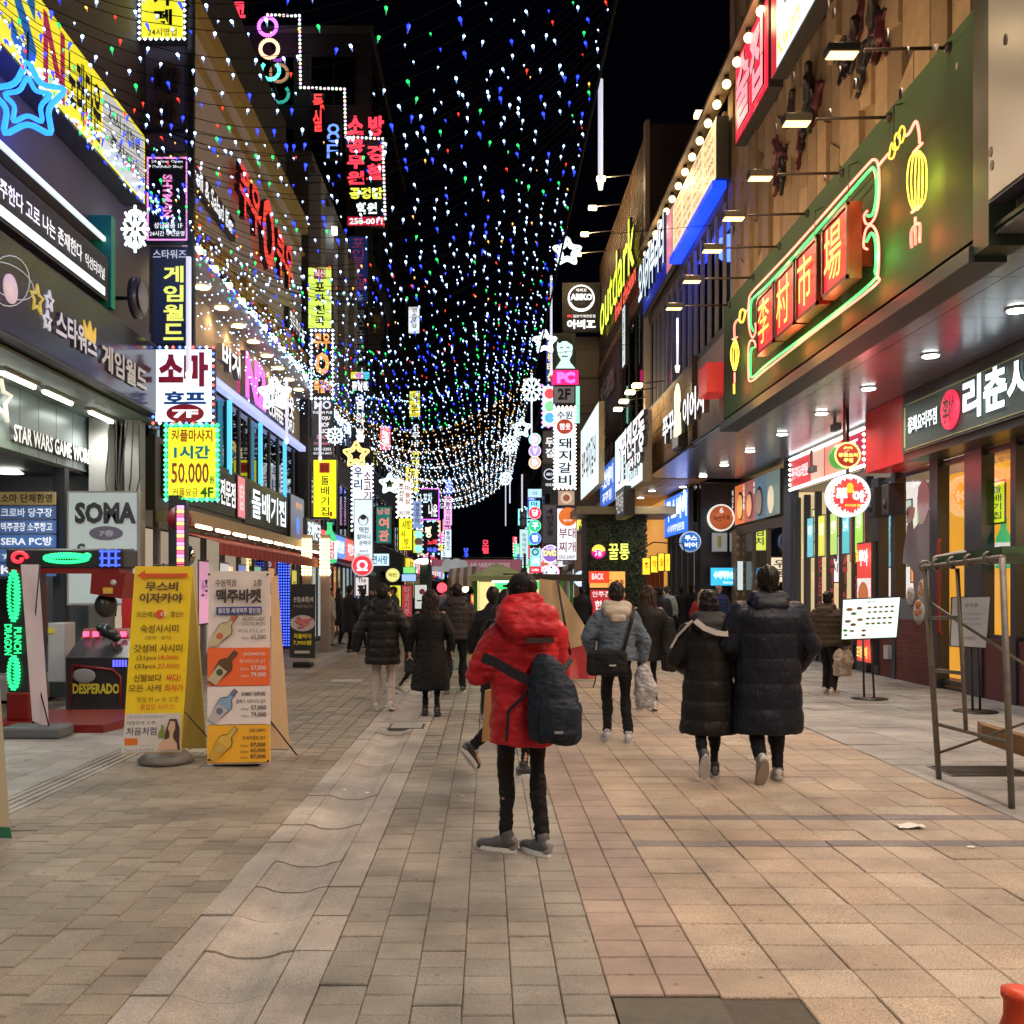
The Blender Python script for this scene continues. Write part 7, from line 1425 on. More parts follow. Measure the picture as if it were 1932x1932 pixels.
for k in range(2):
    xx = x0+.02+k*.38; m = MB(); m.prism([(xx, 14.05, .95), (xx+.3, 14.05, .95), (xx+.28, 14.12, 1.09), (xx+.02, 14.12, 1.09)], (0, .1, 0)); m.build('screen_panel', rk, t); m = MB(); m.box((xx+.05, 14.0, .98), (xx+.12, 14.04, 1.05)); m.box((xx+.18, 14.0, .98), (xx+.25, 14.04, 1.05)); m.build('digit', EM((1, .1, .25), 2), t)
m = MB(); cap2 = [(x0+.36, 13.9, 1.10), (x0+.56, 13.9, .98)]; m.tube([cap2[0], (x0+.42, 13.9, 1.07), cap2[1]], [.07, .10, .07], 12); m.ball(cap2[0], .07, 10, 6); m.ball(cap2[1], .07, 10, 6); m.tube([(x0+.6, 13.75, .8), (x0+.48, 13.88, 1.0)], .02); m.build('punch_pad', M('pad_leather', (.02, .03, .03), .25), t)
t = thing('vending_box', W(103, 1310, 14.6), 'small white utility cabinet between the red arcade machines', 'cabinet'); p = W(103, 1, 14.6); MB().bevbox((p.x-.1, 14.6, .3), (p.x+.14, 15, 1.15), .02).build('cabinet', PT((.45, .45, .47)), t); MB().box((p.x-.09, 14.59, 1.0), (p.x, 14.6, 1.08)).build('sticker', PT((.7, .6, .05)), t)
t = thing('red_rack', W(235, 1200, 14.6), 'red vertical poster rack just behind the yellow banner', 'rack'); p = W(236, 1, 14.6); MB().bevbox((p.x-.05, 14.6, .5), (p.x+.1, 14.7, 1.85), .01).build('panel', M('rack_red', (.5, .03, .03), .4), t)
t = thing('lit_column', W(341, 1040, 15.6), 'narrow column of small pink and yellow lights beside the arcade corner', 'light column'); p = W(341, 1, 15.6); m = MB().box((p.x-.08, 15.6, 0), (p.x+.08, 15.75, 3.0)).build('post', blackp, t)
m = MB()
for i in range(18): m.cur = i % 3; m.box((p.x-.05, 15.57, 1.8+i*.062), (p.x+.05, 15.6, 1.85+i*.062))
m.build('light_bar', [EM((1, .1, .2), 2), EM((1, .7, .2), 2), EM((.9, .3, 1), 2)], t)
# scaffold frame
t = thing('scaffold_frame', (4.0, 8.2, 0), 'rusty grey steel scaffold frame with ladder rungs and a green platform on top', 'scaffold')
sm_ = M('scaffold_steel', (.20, .185, .16), .55, .5, nz=.45, nscale=14, bump=.3); 
A = Vector((3.87, 8.78, 0)); B = Vector((3.89, 7.6, 0)); zt = 1.84
m = MB(); m.tube([A, A+ZV*zt*.985+Vector((-.12, 0, 0))], .024, 10); m.build('leg', sm_, t); m = MB(); m.tube([B, B+ZV*(zt+.02)+Vector((-.07, 0, 0))], .024, 10); m.build('leg', sm_, t)
At = A+ZV*zt*.985+Vector((-.12, 0, 0)); Bt = B+ZV*(zt+.02)+Vector((-.07, 0, 0))
def onAB(s, z): a_ = A.lerp(At, z/zt); b_ = B.lerp(Bt, z/zt); return a_.lerp(b_, s)
m = MB(); m.tube([At+(At-Bt)*.03, Bt], .024, 10); m.build('top_rail', sm_, t)
m = MB(); m.tube([onAB(.45, 1.8), onAB(.45, .48)], .018, 8); m.build('inner_post', sm_, t)
for (z_, s1) in ((1.40, .45), (.95, .45), (.48, 1.0)): m = MB(); m.tube([onAB(0, z_), onAB(s1, z_)], .016, 8); m.build('rung', sm_, t)
fA = A+Vector((1.8, 2.0, 0)); fB = B+Vector((1.8, .9, 0))
m = MB(); m.tube([onAB(0, 1.55), onAB(1, 1.05)+Vector((.5, .5, -.1))], .013, 6); m.tube([onAB(0, .22), Vector((5.4, 7.2, 1.25))], .013, 6); m.build('cross_brace', sm_, t)
for s_ in (-.02, .18, .4, .62, .85): m = MB(); c_ = onAB(max(0, s_), 1.84); m.tube([c_+Vector((.045*math.cos(a_), 0, .045*math.sin(a_)+.01)) for a_ in [i*PI/5 for i in range(9)]], .012, 6); m.build('clamp_hook', sm_, t)
gp_ = M('platform_green', (.05, .11, .05), .6, nz=.6, nscale=8)
m = MB(); m.prism([onAB(.15, 1.86), onAB(1.0, 1.87), onAB(1.0, 1.87)+Vector((1.9, .2, 0)), onAB(.15, 1.86)+Vector((1.9, .2, 0))], (0, 0, .055)); m.build('platform', gp_, t)
m = MB(); m.tube([onAB(-.0, 1.87)+Vector((.05, -.1, .03)), onAB(.35, 1.9)+Vector((.12, 0, .02))], .04, 8); m.build('rolled_strap', PT((.3, .3, .28)), t)
t = thing('timber_plank', (5.0, 8.4, .3), 'brown timber plank lying at knee height behind the scaffold', 'plank'); m = MB(); m.prism([W(1853, 1368, 9.2), W(1960, 1398, 8.9), W(1960, 1438, 8.9), W(1853, 1400, 9.2)], (.1, .3, 0)); m.build('plank', M('plank_wood', (.22, .12, .05), .7, nz=.3), t); m = MB(); m.box((4.9, 9.0, 0), (5.1, 9.3, .3)); m.build('trestle', PT((.12, .08, .05)), t)
# traffic cone
t = thing('traffic_cone', W(1925, 1990, 3.45), 'orange plastic traffic cone cut off by the lower right corner of the picture', 'traffic cone')
p = W(1924, 1, 3.02); m = MB(); m.lathe((p.x, 3.02, .0), [(.17, .02), (.15, .04), (.045, .36), (.045, .41), (.052, .42), (.052, .44)], 20); m.build('cone', M('cone_orange', (.75, .07, .02), .45, nz=.1), t); MB().bevbox((p.x-.18, 2.84, 0), (p.x+.18, 3.2, .03), .01).build('foot', M('cone_orange', None), t)
# lit menu board on stand
d = 15.2
t = thing('menu_stand', W(1643, 1303, 15.3), 'white lit menu board full of small dish pictures on two thin black legs', 'menu board')
Q = Quad(W(1591, 1132, 15.3), W(1698, 1127, 15.0), W(1691, 1202, 15.0), W(1588, 1206, 15.3))
m = MB(); m.prism([Q.p(-.015, -.03, -.02), Q.p(1.015, -.03, -.02), Q.p(1.02, 1.04, -.02), Q.p(-.015, 1.03, -.02)], (0, .04, 0)); m.build('frame', blackp, t); m = MB(); m.quad([Q.p(0, 0, 0), Q.p(1, 0, 0), Q.p(1, 1, 0), Q.p(0, 1, 0)]); m.build('face', EM((.72, .92, .85), 1.05), t)
k = 0
for (u, v, r_) in [(.12, .25, 1.4), (.3, .23, 1.2), (.2, .36, 1.2), (.1, .55, 1.3), (.32, .52, 1.2), (.2, .64, 1.2), (.06, .78, 1), (.18, .8, 1), (.4, .8, 1), (.4, .92, 1), (.07, .9, .8)]+[(.48+.1*i, .22+.12*j, .8) for i in range(5) for j in range(2)]+[(.46+.1*i, .5+.13*j, .85) for i in range(5) for j in range(2)]:
    m = MB(); c_ = Q.p(u, v, .004); m.prism([c_+Q.U*(.022*r_*1.6*math.cos(a_))+ZV*(.014*r_*1.3*math.sin(a_)) for a_ in [i*PI/5 for i in range(10)]], (0, -.003, 0)); m.build('dish_print', PT([(.45, .2, .06), (.3, .1, .05), (.15, .3, .06), (.4, .25, .1)][k % 4]), t); k += 1
qtext(Q, t, [('리춘시장', .42, .05, .58, .10, (.3, .05, .05), .02), ('세트 메뉴', .08, .13, .2, .17, (.1, .1, .1), 0)], .008)
m = MB(); x_ = W(1638, 1, 15.2).x
for s_ in (-.06, .09): m.tube([(x_+s_, 15.2, .02), (x_+s_*.8-.03, 15.2, .9)], .016, 8)
m.build('leg', blackp, t); m = MB(); m.lathe((x_+.02, 15.2, 0), [(.26, 0), (.26, .015), (.1, .03)], 20); m.build('foot', blackp, t)
t = thing('notice_stand', W(1835, 1325, 13.6), 'white paper notice board on a black stand behind the scaffold', 'notice board')
Q = Quad(W(1797, 1128, 13.7), W(1868, 1126, 13.5), W(1860, 1222, 13.4), W(1794, 1218, 13.6)); m = MB(); m.prism([Q.p(-.02, -.02, -.01), Q.p(1.02, -.02, -.01), Q.p(1.02, 1.02, -.01), Q.p(-.02, 1.02, -.01)], (0, .03, 0)); m.build('frame', blackp, t); m = MB(); m.quad([Q.p(0, 0), Q.p(1, 0), Q.p(1, 1), Q.p(0, 1)]); m.build('sheet', M('glossy_sheet', (.5, .5, .52), .12, nz=.05), t)
qtext(Q, t, [('안 내 문', .35, .12, .7, .2, (.15, .15, .17), .02), ('영업시간 안내드립니다', .15, .32, .85, .37, (.15, .15, .17), 0), ('오후 다섯시부터', .3, .42, .8, .47, (.15, .15, .17), 0), ('새벽 두시까지', .3, .52, .8, .57, (.15, .15, .17), 0), ('감사합니다', .35, .8, .7, .86, (.15, .15, .17), .01)], .008)
m = MB(); x_ = W(1838, 1, 13.6).x; m.tube([(x_-.02, 13.6, .02), (x_-.04, 13.6, .9)], .016); m.tube([(x_+.08, 13.6, .02), (x_+.05, 13.6, .9)], .016); m.build('leg', blackp, t); m = MB(); m.lathe((x_+.02, 13.6, 0), [(.28, 0), (.28, .015), (.1, .03)], 20); m.build('foot', blackp, t)
t = thing('socket_box', (7.3, 18.6, .4), 'white wall socket box on the dark red brick base', 'socket box'); MB().bevbox((7.32, 18.75, .35), (7.42, 18.95, .6), .01).build('box', PT((.5, .5, .5)), t)
# food stall (pojangmacha) with green roof and beige tarpaulin
t = thing('food_stall', W(980, 1280, 19.2), 'street food stall with green peaked roof, green posts and lit inside', 'stall')
gs = M('stall_green', (.035, .15, .03), .5, nz=.3)
L0 = W(897, 1, 18.6).x; R0 = W(1078, 1, 18.6).x; zt_ = 1.62+.25
for (x_, y_) in ((L0, 18.6), (L0, 21), (R0, 18.6), (R0, 21)): m = MB(); m.box((x_-.035, y_-.035, 0), (x_+.035, y_+.035, zt_)); m.build('post', gs, t)
m = MB(); xm = (L0+R0)/2-.15; RR = W(1000, 1, 18.4).x; ap = ((L0+RR)/2-.1, 19.6, 2.14); c4 = [(L0-.1, 18.4, zt_), (RR, 18.4, zt_), (RR, 20.9, zt_), (L0-.1, 20.9, zt_)]; m.add(c4+[ap]+[(x, y, zt_-.09) for x, y, z in c4], [(0, 1, 4), (1, 2, 4), (2, 3, 4), (3, 0, 4), (0, 5, 6, 1), (1, 6, 7, 2), (2, 7, 8, 3), (3, 8, 5, 0)]); m.build('roof', M('roof_canvas', (.20, .27, .13), .8, nz=.5, nscale=3), t)
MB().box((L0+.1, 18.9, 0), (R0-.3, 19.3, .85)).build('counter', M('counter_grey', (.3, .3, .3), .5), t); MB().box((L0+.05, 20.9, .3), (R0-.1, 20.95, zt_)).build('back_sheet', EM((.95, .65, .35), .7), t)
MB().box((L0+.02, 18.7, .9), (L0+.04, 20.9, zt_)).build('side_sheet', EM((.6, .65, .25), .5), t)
MB().box((L0+.35, 18.75, 1.62), (R0-.35, 18.8, 1.78)).build('inner_sign', EM((.05, .7, .2), 1.0), t); MB().tube([(L0+.3, 18.7, zt_-.08), (xm+.2, 18.7, zt_-.08)], .03, 8).build('tube_lamp', EM((.8, 1, .85), 7), t)
l = point((0, 0, 0), 45, (.8, 1, .6), .2); l.parent = t; l.location = Vector((xm, 19.2, 1.75))-W(980, 1280, 19.2)
MB().box((L0-.12, 18.3, .35), (L0+.1, 18.5, .6)).build('crate', PT((.6, .5, .05)), t)
m = MB(); m.quad([(L0+.5, 18.5, zt_+.05), (R0+.2, 18.5, zt_+.03), (R0+.2, 18.5, zt_-.1), (L0+.5, 18.5, zt_-.05)]); m.build('dark_flap', PT((.03, .03, .02)), t)
m = MB(); n1, n2 = 12, 10; vs = []
tl, tr2, br2, bl = W(1018, 1092, 18.4), W(1048, 1092, 18.4), W(1122, 1212, 18.2), W(1010, 1240, 18.4)
tr2 = W(1052, 1096, 18.4)
for j in range(n2+1):
    for i in range(n1+1):
        u, v = i/n1, j/n2; p = tl.lerp(tr2, u).lerp(bl.lerp(br2, u), v); vs.append(p+Vector((0, .04*math.sin(u*8+v*5)*v, 0)))
m.add(vs, [(j*(n1+1)+i, j*(n1+1)+i+1, (j+1)*(n1+1)+i+1, (j+1)*(n1+1)+i) for j in range(n2) for i in range(n1)], True); m.build('tarpaulin', M('tarp_beige', (.62, .46, .27), .6, nz=.3, nscale=3), t)
m = MB(); vs = []; tl, tr2, br2, bl = W(1010, 1240, 18.4), W(1122, 1208, 18.2), W(1124, 1280, 18.0), W(1015, 1282, 18.1)
for j in range(6):
    for i in range(n1+1):
        u, v = i/n1, j/5; p = tl.lerp(tr2, u).lerp(bl.lerp(br2, u), v); vs.append(p+Vector((0, -.12*v*abs(math.sin(u*9)), 0)))
m.add(vs, [(j*(n1+1)+i, j*(n1+1)+i+1, (j+1)*(n1+1)+i+1, (j+1)*(n1+1)+i) for j in range(5) for i in range(n1)], True); m.build('skirt', M('tarp_red', (.40, .03, .03), .5, nz=.2), t, label='red lower tarpaulin hem')
m = MB(); m.tube([W(1051, 1092, 18.3), W(1076, 1236, 18.1)], .025); m.build('tarp_pole', blackp, t)
t = thing('stall_table', W(888, 1240, 21), 'grey box table with plates behind the green stall post', 'table'); p = W(888, 1, 21); MB().bevbox((p.x-.35, 20.8, 0), (p.x+.1, 21.5, .8), .02).build('body', PT((.35, .35, .36)), t)
t = thing('striped_awning', W(868, 1105, 26), 'brown and cream striped stall awning left of the green roof', 'awning'); m = MB(); a_ = W(845, 1090, 26); b_ = W(905, 1085, 24)
for i in range(8): m.cur = i % 2; p0 = a_.lerp(b_, i/8); p1 = a_.lerp(b_, (i+1)/8); m.quad([p0, p1, p1-ZV*.26, p0-ZV*.26]); m.quad([p0, p1, p1+Vector((0, 1.2, .25)), p0+Vector((0, 1.2, .25))])
m.build('canvas', [PT((.12, .07, .05)), PT((.5, .42, .33))], t); m = MB(); m.tube([a_, (a_.x, a_.y, 0)], .03); m.build('post', blackp, t); m = MB(); m.ball(a_.lerp(b_, .55)+Vector((0, .5, -.3)), .09, 8, 6); m.build('bulb', EM((1, .8, .4), 8), t)
sign(front(888, 1120, 903, 1155, 22), 'small red poster with yellow writing hanging inside the stall', (.85, .12, .04), 1.0, th=.02, lines=[('떡볶이', .1, .1, .9, .5, (.95, .8, .2), 1), ('순대', .1, .55, .9, .9, (.95, .8, .2), 1)], name='stall_poster', cat='poster')
t = thing('red_lamp', W(834, 1109, 40), 'glowing red round lamp in the crowd under the banner', 'lamp'); m = MB(); m.ball(W(834, 1109, 40), .2, 10, 8); m.build('globe', EM((1, .04, .06), 4), t); m = MB(); m.tube([W(834, 1113, 40), (W(834, 1, 40).x, 40, 0)], .03); m.build('post', blackp, t)
t = thing('round_mirror', W(351, 1048, 16), 'grey round convex disc on a post beside the red awning', 'mirror'); m = MB(); m.ball(W(352, 1048, 16.2), (.14, .05, .18), 14, 8); m.build('disc', M('chrome', (.5, .5, .5), .12, 1, nz=0), t); m = MB(); m.tube([W(352, 1050, 16.25), (W(352, 1, 16.25).x, 16.25, 0)], .025); m.build('post', blackp, t)
t = thing('red_disc_sign', W(335, 975, 15.9), 'dark red round sign half hidden under the massage price sign', 'sign'); m = MB(); m.lathe(W(338, 978, 15.9), [(.19, 0), (.19, .04)], 20, 'Y'); m.build('disc', M('disc_red', (.3, .02, .03), .4), t); m = MB(); m.box((W(325, 1, 16).x-.06, 16, 0), (W(325, 1, 16).x+.1, 16.2, 3.1)); m.build('pillar', PT((.025, .025, .03)), t)
m = MB(); vs = [W(300+i*2, 1000+i*25, 16.0) for i in range(5)]; t = thing('street_lamp_green', W(800, 1062, 50), 'dark green wrapped post with a yellow-green light on top, in the left crowd', 'lamp post'); m = MB(); p = W(803, 1, 44); m.box((p.x-.25, 44, 0), (p.x+.25, 44.4, 2.7)); m.build('post', PT((.015, .04, .025)), t); m = MB(); m.ball((p.x-.1, 43.9, 2.85), (.35, .15, .12), 10, 6); m.build('lamp', EM((.9, 1, .6), 6), t)
# ================================================================== PEOPLE
skin = M('skin', (.45, .27, .19), .5, nz=.05)
skin.node_tree.nodes['Principled BSDF'].inputs['Subsurface Weight'].default_value = .08
def cloth(name, col, rough=.75, sheen=.2, bump=.45, bs=70): return M(name, col, rough, nz=.14, nscale=9, bump=bump, bscale=bs, sheen=0, spec=.25)
def cap(m, a, b, ra, rb, n=12, sq=1.0):
    """tapered limb with round ends"""
    a = Vector(a); b = Vector(b); d_ = (b-a).normalized(); L_ = (b-a).length
    pts = []; rr = []
    for k in range(4): an = -PI/2+PI/2*k/4; pts.append(a+d_*math.sin(an)*ra*.98); rr.append(max(.003, ra*math.cos(an)))
    for k in range(0, 5): pts.append(a.lerp(b, k/4)); rr.append(ra+(rb-ra)*k/4)
    for k in range(1, 5): an = PI/2*k/4; pts.append(b+d_*math.sin(an)*rb*.98); rr.append(max(.003, rb*math.cos(an)))
    m.tube(pts, rr, n)
def loft(m, rings, n=20):
    """closed stack of ellipses (cx, cy, z, rx, ry)"""
    vs = []
    for (cx, cy_, z, rx, ry) in rings:
        for k in range(n): a = 2*PI*k/n; vs.append((cx+rx*math.cos(a), cy_+ry*math.sin(a), z))
    fs = []
    for i in range(len(rings)-1):
        for k in range(n): fs.append((i*n+k, i*n+(k+1) % n, (i+1)*n+(k+1) % n, (i+1)*n+k))
    fs += [tuple(range(n))[::-1], tuple(range((len(rings)-1)*n, len(rings)*n))]
    m.add(vs, fs, True)
def vnoise(co_, sc, seed=0):
    # smooth value noise, two octaves
    out = np.zeros(len(co_))
    for o_, am in ((1, 1.0), (2.1, .5)):
        p = co_*(sc*.42*o_)+seed*7.31; i0 = np.floor(p).astype(np.int64); f = p-i0; f = f*f*(3-2*f); v = 0
        for dx in (0, 1):
            for dy in (0, 1):
                for dz in (0, 1):
                    h = ((i0[:, 0]+dx)*73856093) ^ ((i0[:, 1]+dy)*19349663) ^ ((i0[:, 2]+dz)*83492791)
                    h = (h ^ (h >> 13))*1274126177 & 0xffffffff; r = ((h ^ (h >> 16)) & 0xffff)/32767.5-1
                    v = v+r*(f[:, 0] if dx else 1-f[:, 0])*(f[:, 1] if dy else 1-f[:, 1])*(f[:, 2] if dz else 1-f[:, 2])
        out += v*am
    return out*1.3
def puff(step, amp, wr=.004, seed=0, z0=0, pw=.45):
    def fn(co_, no):
        z = co_[:, 2]; a = np.abs(np.sin(PI*(z-z0)/step))**pw-.55
        n_ = vnoise(co_, 22, seed)*wr+(.5-np.abs(vnoise(co_*np.array([2.2, 2.2, .9]), 44, seed+1)))*wr*1.0
        side = np.sqrt(np.clip(1-no[:, 2]**2, 0, 1))
        return co_+no*((a*amp*side+n_)[:, None])
    return fn
def wrinkle(wr=.006, seed=0, sc=18):
    def fn(co_, no): return co_+no*((vnoise(co_*np.array([1, 1, .6]), sc, seed)*wr+(.5-np.abs(vnoise(co_*np.array([.8, .8, 1.6]), sc*2.6, seed+2)))*wr*.75)[:, None])
    return fn
def strands(seed=0, amp=.004):
    def fn(co_, no):
        a = np.arctan2(co_[:, 1], co_[:, 0]); s = np.sin(a*26+vnoise(co_, 14, seed)*2.4)*.6+np.sin(a*57+3+vnoise(co_, 20, seed+3)*2)*.4
        return co_+no*((s*amp*.8+vnoise(co_*np.array([1, 1, .4]), 110, seed)*amp+vnoise(co_, 40, seed+1)*amp)[:, None])
    return fn
HR = [(.075, .095, .108)]
def hand_shape(m, w_, dr, side, sc=1.0, curl=.5, fw=Vector((0, 1, 0))):
    """palm and five bent fingers starting at the wrist w_, hand pointing along dr"""
    w_ = Vector(w_); dr = Vector(dr).normalized(); sd = dr.cross(fw).normalized() if abs(dr.dot(fw)) < .95 else Vector((1, 0, 0)); nm = sd.cross(dr).normalized()
    k = .095*sc
    for i in range(4):
        o_ = (i-1.5)*.021*sc; b0 = w_+dr*.01*sc+fw*0+nm*o_*-1; b1 = w_+dr*k+nm*o_*-1.05
        cap(m, b0, b1, .015*sc, .012*sc, 8)
        ln = [.034, .042, .039, .030][i]*sc; c_ = curl*(.7+.1*i); d1 = (dr*math.cos(c_)+sd*side*math.sin(c_)); d2 = (dr*math.cos(c_*2.1)+sd*side*math.sin(c_*2.1))
        p1 = b1+d1*ln; cap(m, b1, p1, .0105*sc, .0095*sc, 8); cap(m, p1, p1+d2*ln*.85, .0095*sc, .008*sc, 8)
    t0 = w_+dr*.03*sc+nm*.022*sc; t1 = t0+(dr*.55+nm*.7+sd*side*.3).normalized()*.04*sc; cap(m, t0, t1, .014*sc, .011*sc, 8); cap(m, t1, t1+(dr*.9+nm*.2+sd*side*.3).normalized()*.03*sc, .011*sc, .009*sc, 8)
def person(px, py_feet, d, H, label, rz=0, coat=None, legs=None, hair='short', arms=None, gait=None, bag=None, near=False, group=None, hood=None, build=1.0, tilt=(0, 0), hcol=(.012, .01, .01), shoecol=(.3, .3, .3), shoesole=(.6, .6, .58), faceon=False, turn=0, x=None, collar=True):
    """coat: dict(hem, col, puff, w, rough)   legs: dict(col, r)   gait: per foot (x, y, lift, pitch)"""
    X_ = (px-920)/F*d if x is None else x
    root = None
    s = H/1.75; vx = .011 if near else .022
    hip = .90*s; sh = 1.43*s; head_c = Vector((tilt[0], tilt[1]+.01, 1.625*s)); bw = build
    gait = gait or [(-.10, 0, 0, 0), (.10, 0, 0, 0)]
    arms = arms or [((-.27, -.02, 1.14), (-.29, .04, .90)), ((.27, -.02, 1.14), (.29, .04, .90))]
    m = MB()
    # body: head, neck, torso, arms, hands, legs: one skin
    m.ball(head_c+Vector((0, -.005, .015)), (.074*s, .092*s, .105*s), 16, 10)
    T = Matrix.Rotation(turn, 3, 'Z')
    def hd(v): return head_c+(T @ Vector(v))*s
    cap(m, hd((0, .03, -.045)), hd((0, .045, -.075)), .052*s, .036*s)
    cap(m, hd((0, .086, .0)), hd((0, .103, -.03)), .010*s, .016*s, 8)
    for sx in (-1, 1):
        m.ball(hd((sx*.087, -.004, -.012)), (.016*s, .022*s, .036*s), 8, 6); cap(m, hd((sx*.028, .078, .022)), hd((sx*.045, .07, .02)), .012*s, .01*s, 8)
    cap(m, hd((-.02, .083, -.052)), hd((.02, .083, -.052)), .010*s, .010*s, 8)
    cap(m, (tilt[0]*.6, -.01, sh-.02), head_c-Vector((0, .02, .06))*s, .058*s, .05*s)
    loft(m, [(0, 0, hip-.05, .12*s, .09*s), (0, 0, hip+.12*s, .13*s*bw, .095*s), (0, 0, hip+.32*s, .15*s*bw, .10*s), (0, -.01, sh-.06, .16*s*bw, .09*s), (0, -.01, sh, .09*s, .06*s)], 18)
    hands = []
    for i, (e_, w_) in enumerate(arms):
        sx = -1 if i == 0 else 1; S = Vector((sx*.17*s*bw, -.01, sh-.03)); e_ = Vector(e_)*s; w_ = Vector(w_)*s
        cap(m, S, e_, .05*s, .04*s); cap(m, e_, w_, .038*s, .026*s); dr = (w_-e_).normalized(); hands.append((w_, dr))
        if near or True: hand_shape(m, w_, dr, 1 if i else -1, s*1.02, .5)
    feet = []
    yaws = [(g[4] if len(g) > 4 else (.12, -.12)[k]) for k, g in enumerate(gait)]
    for i, (fx, fy, lift, pit) in enumerate([g[:4] for g in gait]):
        sx = -1 if i == 0 else 1; Hp = Vector((sx*.085*s, 0, hip)); A_ = Vector((fx, fy, .085+lift))
        mid = (Hp+A_)/2; L_ = (Hp-A_).length; full = .83*s; bend = math.sqrt(max(0, (full/2)**2-(L_/2)**2)); K = mid+Vector((0, bend+.02, 0))
        if lift > .04: K = mid+Vector((0, max(.05, bend)*1.0, .02))
        cap(m, Hp, K, .05*s, .036*s); cap(m, K, A_, .036*s, .028*s); ft = Vector((0, math.cos(pit), math.sin(pit)))
        cap(m, A_-Vector((0, 0, .03)), A_+ft*.12*s-Vector((0, 0, .045)), .035*s, .028*s); feet.append((K, A_, pit, Hp))
    me = remesh(m, 'person', skin, .012 if near else .024, 1)
    root = link('person', me, None, (X_, d, 0)); root.rotation_euler = (0, 0, rz); props(root, label, 'person', group)
    def part(name, mb_, mat, vox, sm=2, fn=None, lab=None):
        o = link(name, remesh(mb_, name, mat, vox, sm, fn), root)
        if lab: o['label'] = lab
        return o
    # trousers
    lg = dict(col=(.015, .015, .017), r=1.0, hem=.10); lg.update(legs or {})
    m = MB(); loft(m, [(0, 0, hip-.08, .15*s, .115*s), (0, 0, hip+.10*s, .15*s, .11*s), (0, 0, hip+.14*s, .14*s, .10*s)], 18)
    for (K, A_, pit, Hp) in feet:
        cap(m, Hp, K, .088*s*lg['r'], .062*s*lg['r']); a2 = A_+(K-A_).normalized()*(lg['hem']-.085+.0); cap(m, K, a2, .062*s*lg['r'], .048*s*lg['r'])
    part('trousers' if not lg.get('tights') else 'tights', m, cloth('trouser_%d_%d_%d' % tuple(int(c*1000) for c in lg['col']), lg['col']), vx, 2, wrinkle(.013, 3, 24))
    # shoes
    for i, (K, A_, pit, Hp) in enumerate(feet):
        m = MB(); ft = Vector((0, math.cos(pit), math.sin(pit))); up = Vector((0, -math.sin(pit), math.cos(pit))); yw = Matrix.Rotation(yaws[i], 3, 'Z'); ft = yw @ ft; up = yw @ up; sdv = yw @ Vector((1, 0, 0)); h0 = A_-up*.085*.55
        cap(m, h0-ft*.04+up*.02, h0+ft*.05+up*.015, .043*s, .043*s); cap(m, h0+ft*.05+up*.005, h0+ft*.17*s-up*.008, .042*s, .035*s); cap(m, A_-ft*.01-up*.02, A_-ft*.01+up*.02, .043*s, .043*s)
        sh_o = part('shoe', m, cloth('shoe_%d_%d_%d' % tuple(int(c*1000) for c in shoecol), shoecol, .5), .008 if near else .016, 2)
        if near:
            m = MB(); cap(m, A_+ft*.045-up*.012, A_+ft*.10-up*.045, .028*s, .024*s); cap(m, h0-ft*.05+up*.03, h0-ft*.045-up*.0, .034*s, .036*s); o = link('tongue', remesh(m, 'tongue', cloth('shoe_panel_%d' % int(shoecol[0]*100), tuple(min(.6, c*2.2+.05) for c in shoecol), .5), .009, 1), sh_o)
        m = MB(); out = []
        b_ = h0-up*.046
        for k_ in range(16):
            a = 2*PI*k_/16; yy = .115*math.cos(a)*s; xx = .041*s*math.sin(a)*(1.08 if math.cos(a) > 0 else .92); out.append(b_+ft*(.06*s+yy*1.16)+sdv*xx*1.12)
        m.prism(out, up*.034)
        so_ = m.mesh('sole', PT(shoesole)); o = link('sole', so_, sh_o)
    # coat
    ct = dict(hem=.78, col=(.02, .02, .02), puff=0, w=1.0, rough=.6, flare=1.0, sl=1.0, wr=.006); ct.update(coat or {})
    hem = ct['hem']*s; w_ = ct['w']*bw
    m = MB(); wh_ = .215*s*w_*ct['flare']
    loft(m, [(0, .0, hem, wh_, .155*s*w_*ct['flare']), (0, 0, hem+.03, wh_*1.02, .16*s*w_*ct['flare']), (0, 0, hip+.15*s if hem < hip else max(hem+.05, hip+.15*s), .195*s*w_, .15*s*w_), (0, -.005, 1.22*s, .205*s*w_, .155*s*w_), (0, -.01, 1.34*s, .215*s*w_, .15*s*w_), (0, -.012, sh-.01, .17*s*w_, .115*s*w_), (tilt[0]*.3, -.01, sh+.05*s, .085*s*w_, .075*s)], 24)
    for i, (e_, wr_) in enumerate(arms):
        sx = -1 if i == 0 else 1; S = Vector((sx*.165*s*w_, -.01, sh-.065*s)); e_ = Vector(e_)*s; wr_ = Vector(wr_)*s; r_ = .075*s*ct['sl']
        cap(m, S, e_, r_*1.05, r_*.92); cap(m, e_, e_.lerp(wr_, .93), r_*.92, r_*.66)
    if collar: cap(m, (tilt[0]*.3-.03, -.02, sh+.05*s), (tilt[0]*.3+.03, -.02, sh+.05*s), .065*s, .065*s)
    fn = puff(ct['puff'], .013 if near else .016, .005, int(px)) if ct['puff'] else wrinkle(ct['wr']+.002, int(px), 14)
    mat = cloth('coat_%d_%d_%d' % tuple(int(c*1000) for c in ct['col']), ct['col'], ct['rough'], .3)
    co_ = part('coat', m, mat, vx if near else .028, 3, fn)
    # hair
    hm = cloth('hair_%d_%d' % (int(hcol[0]*1000), int(hcol[1]*1000)), hcol, .45, .1)
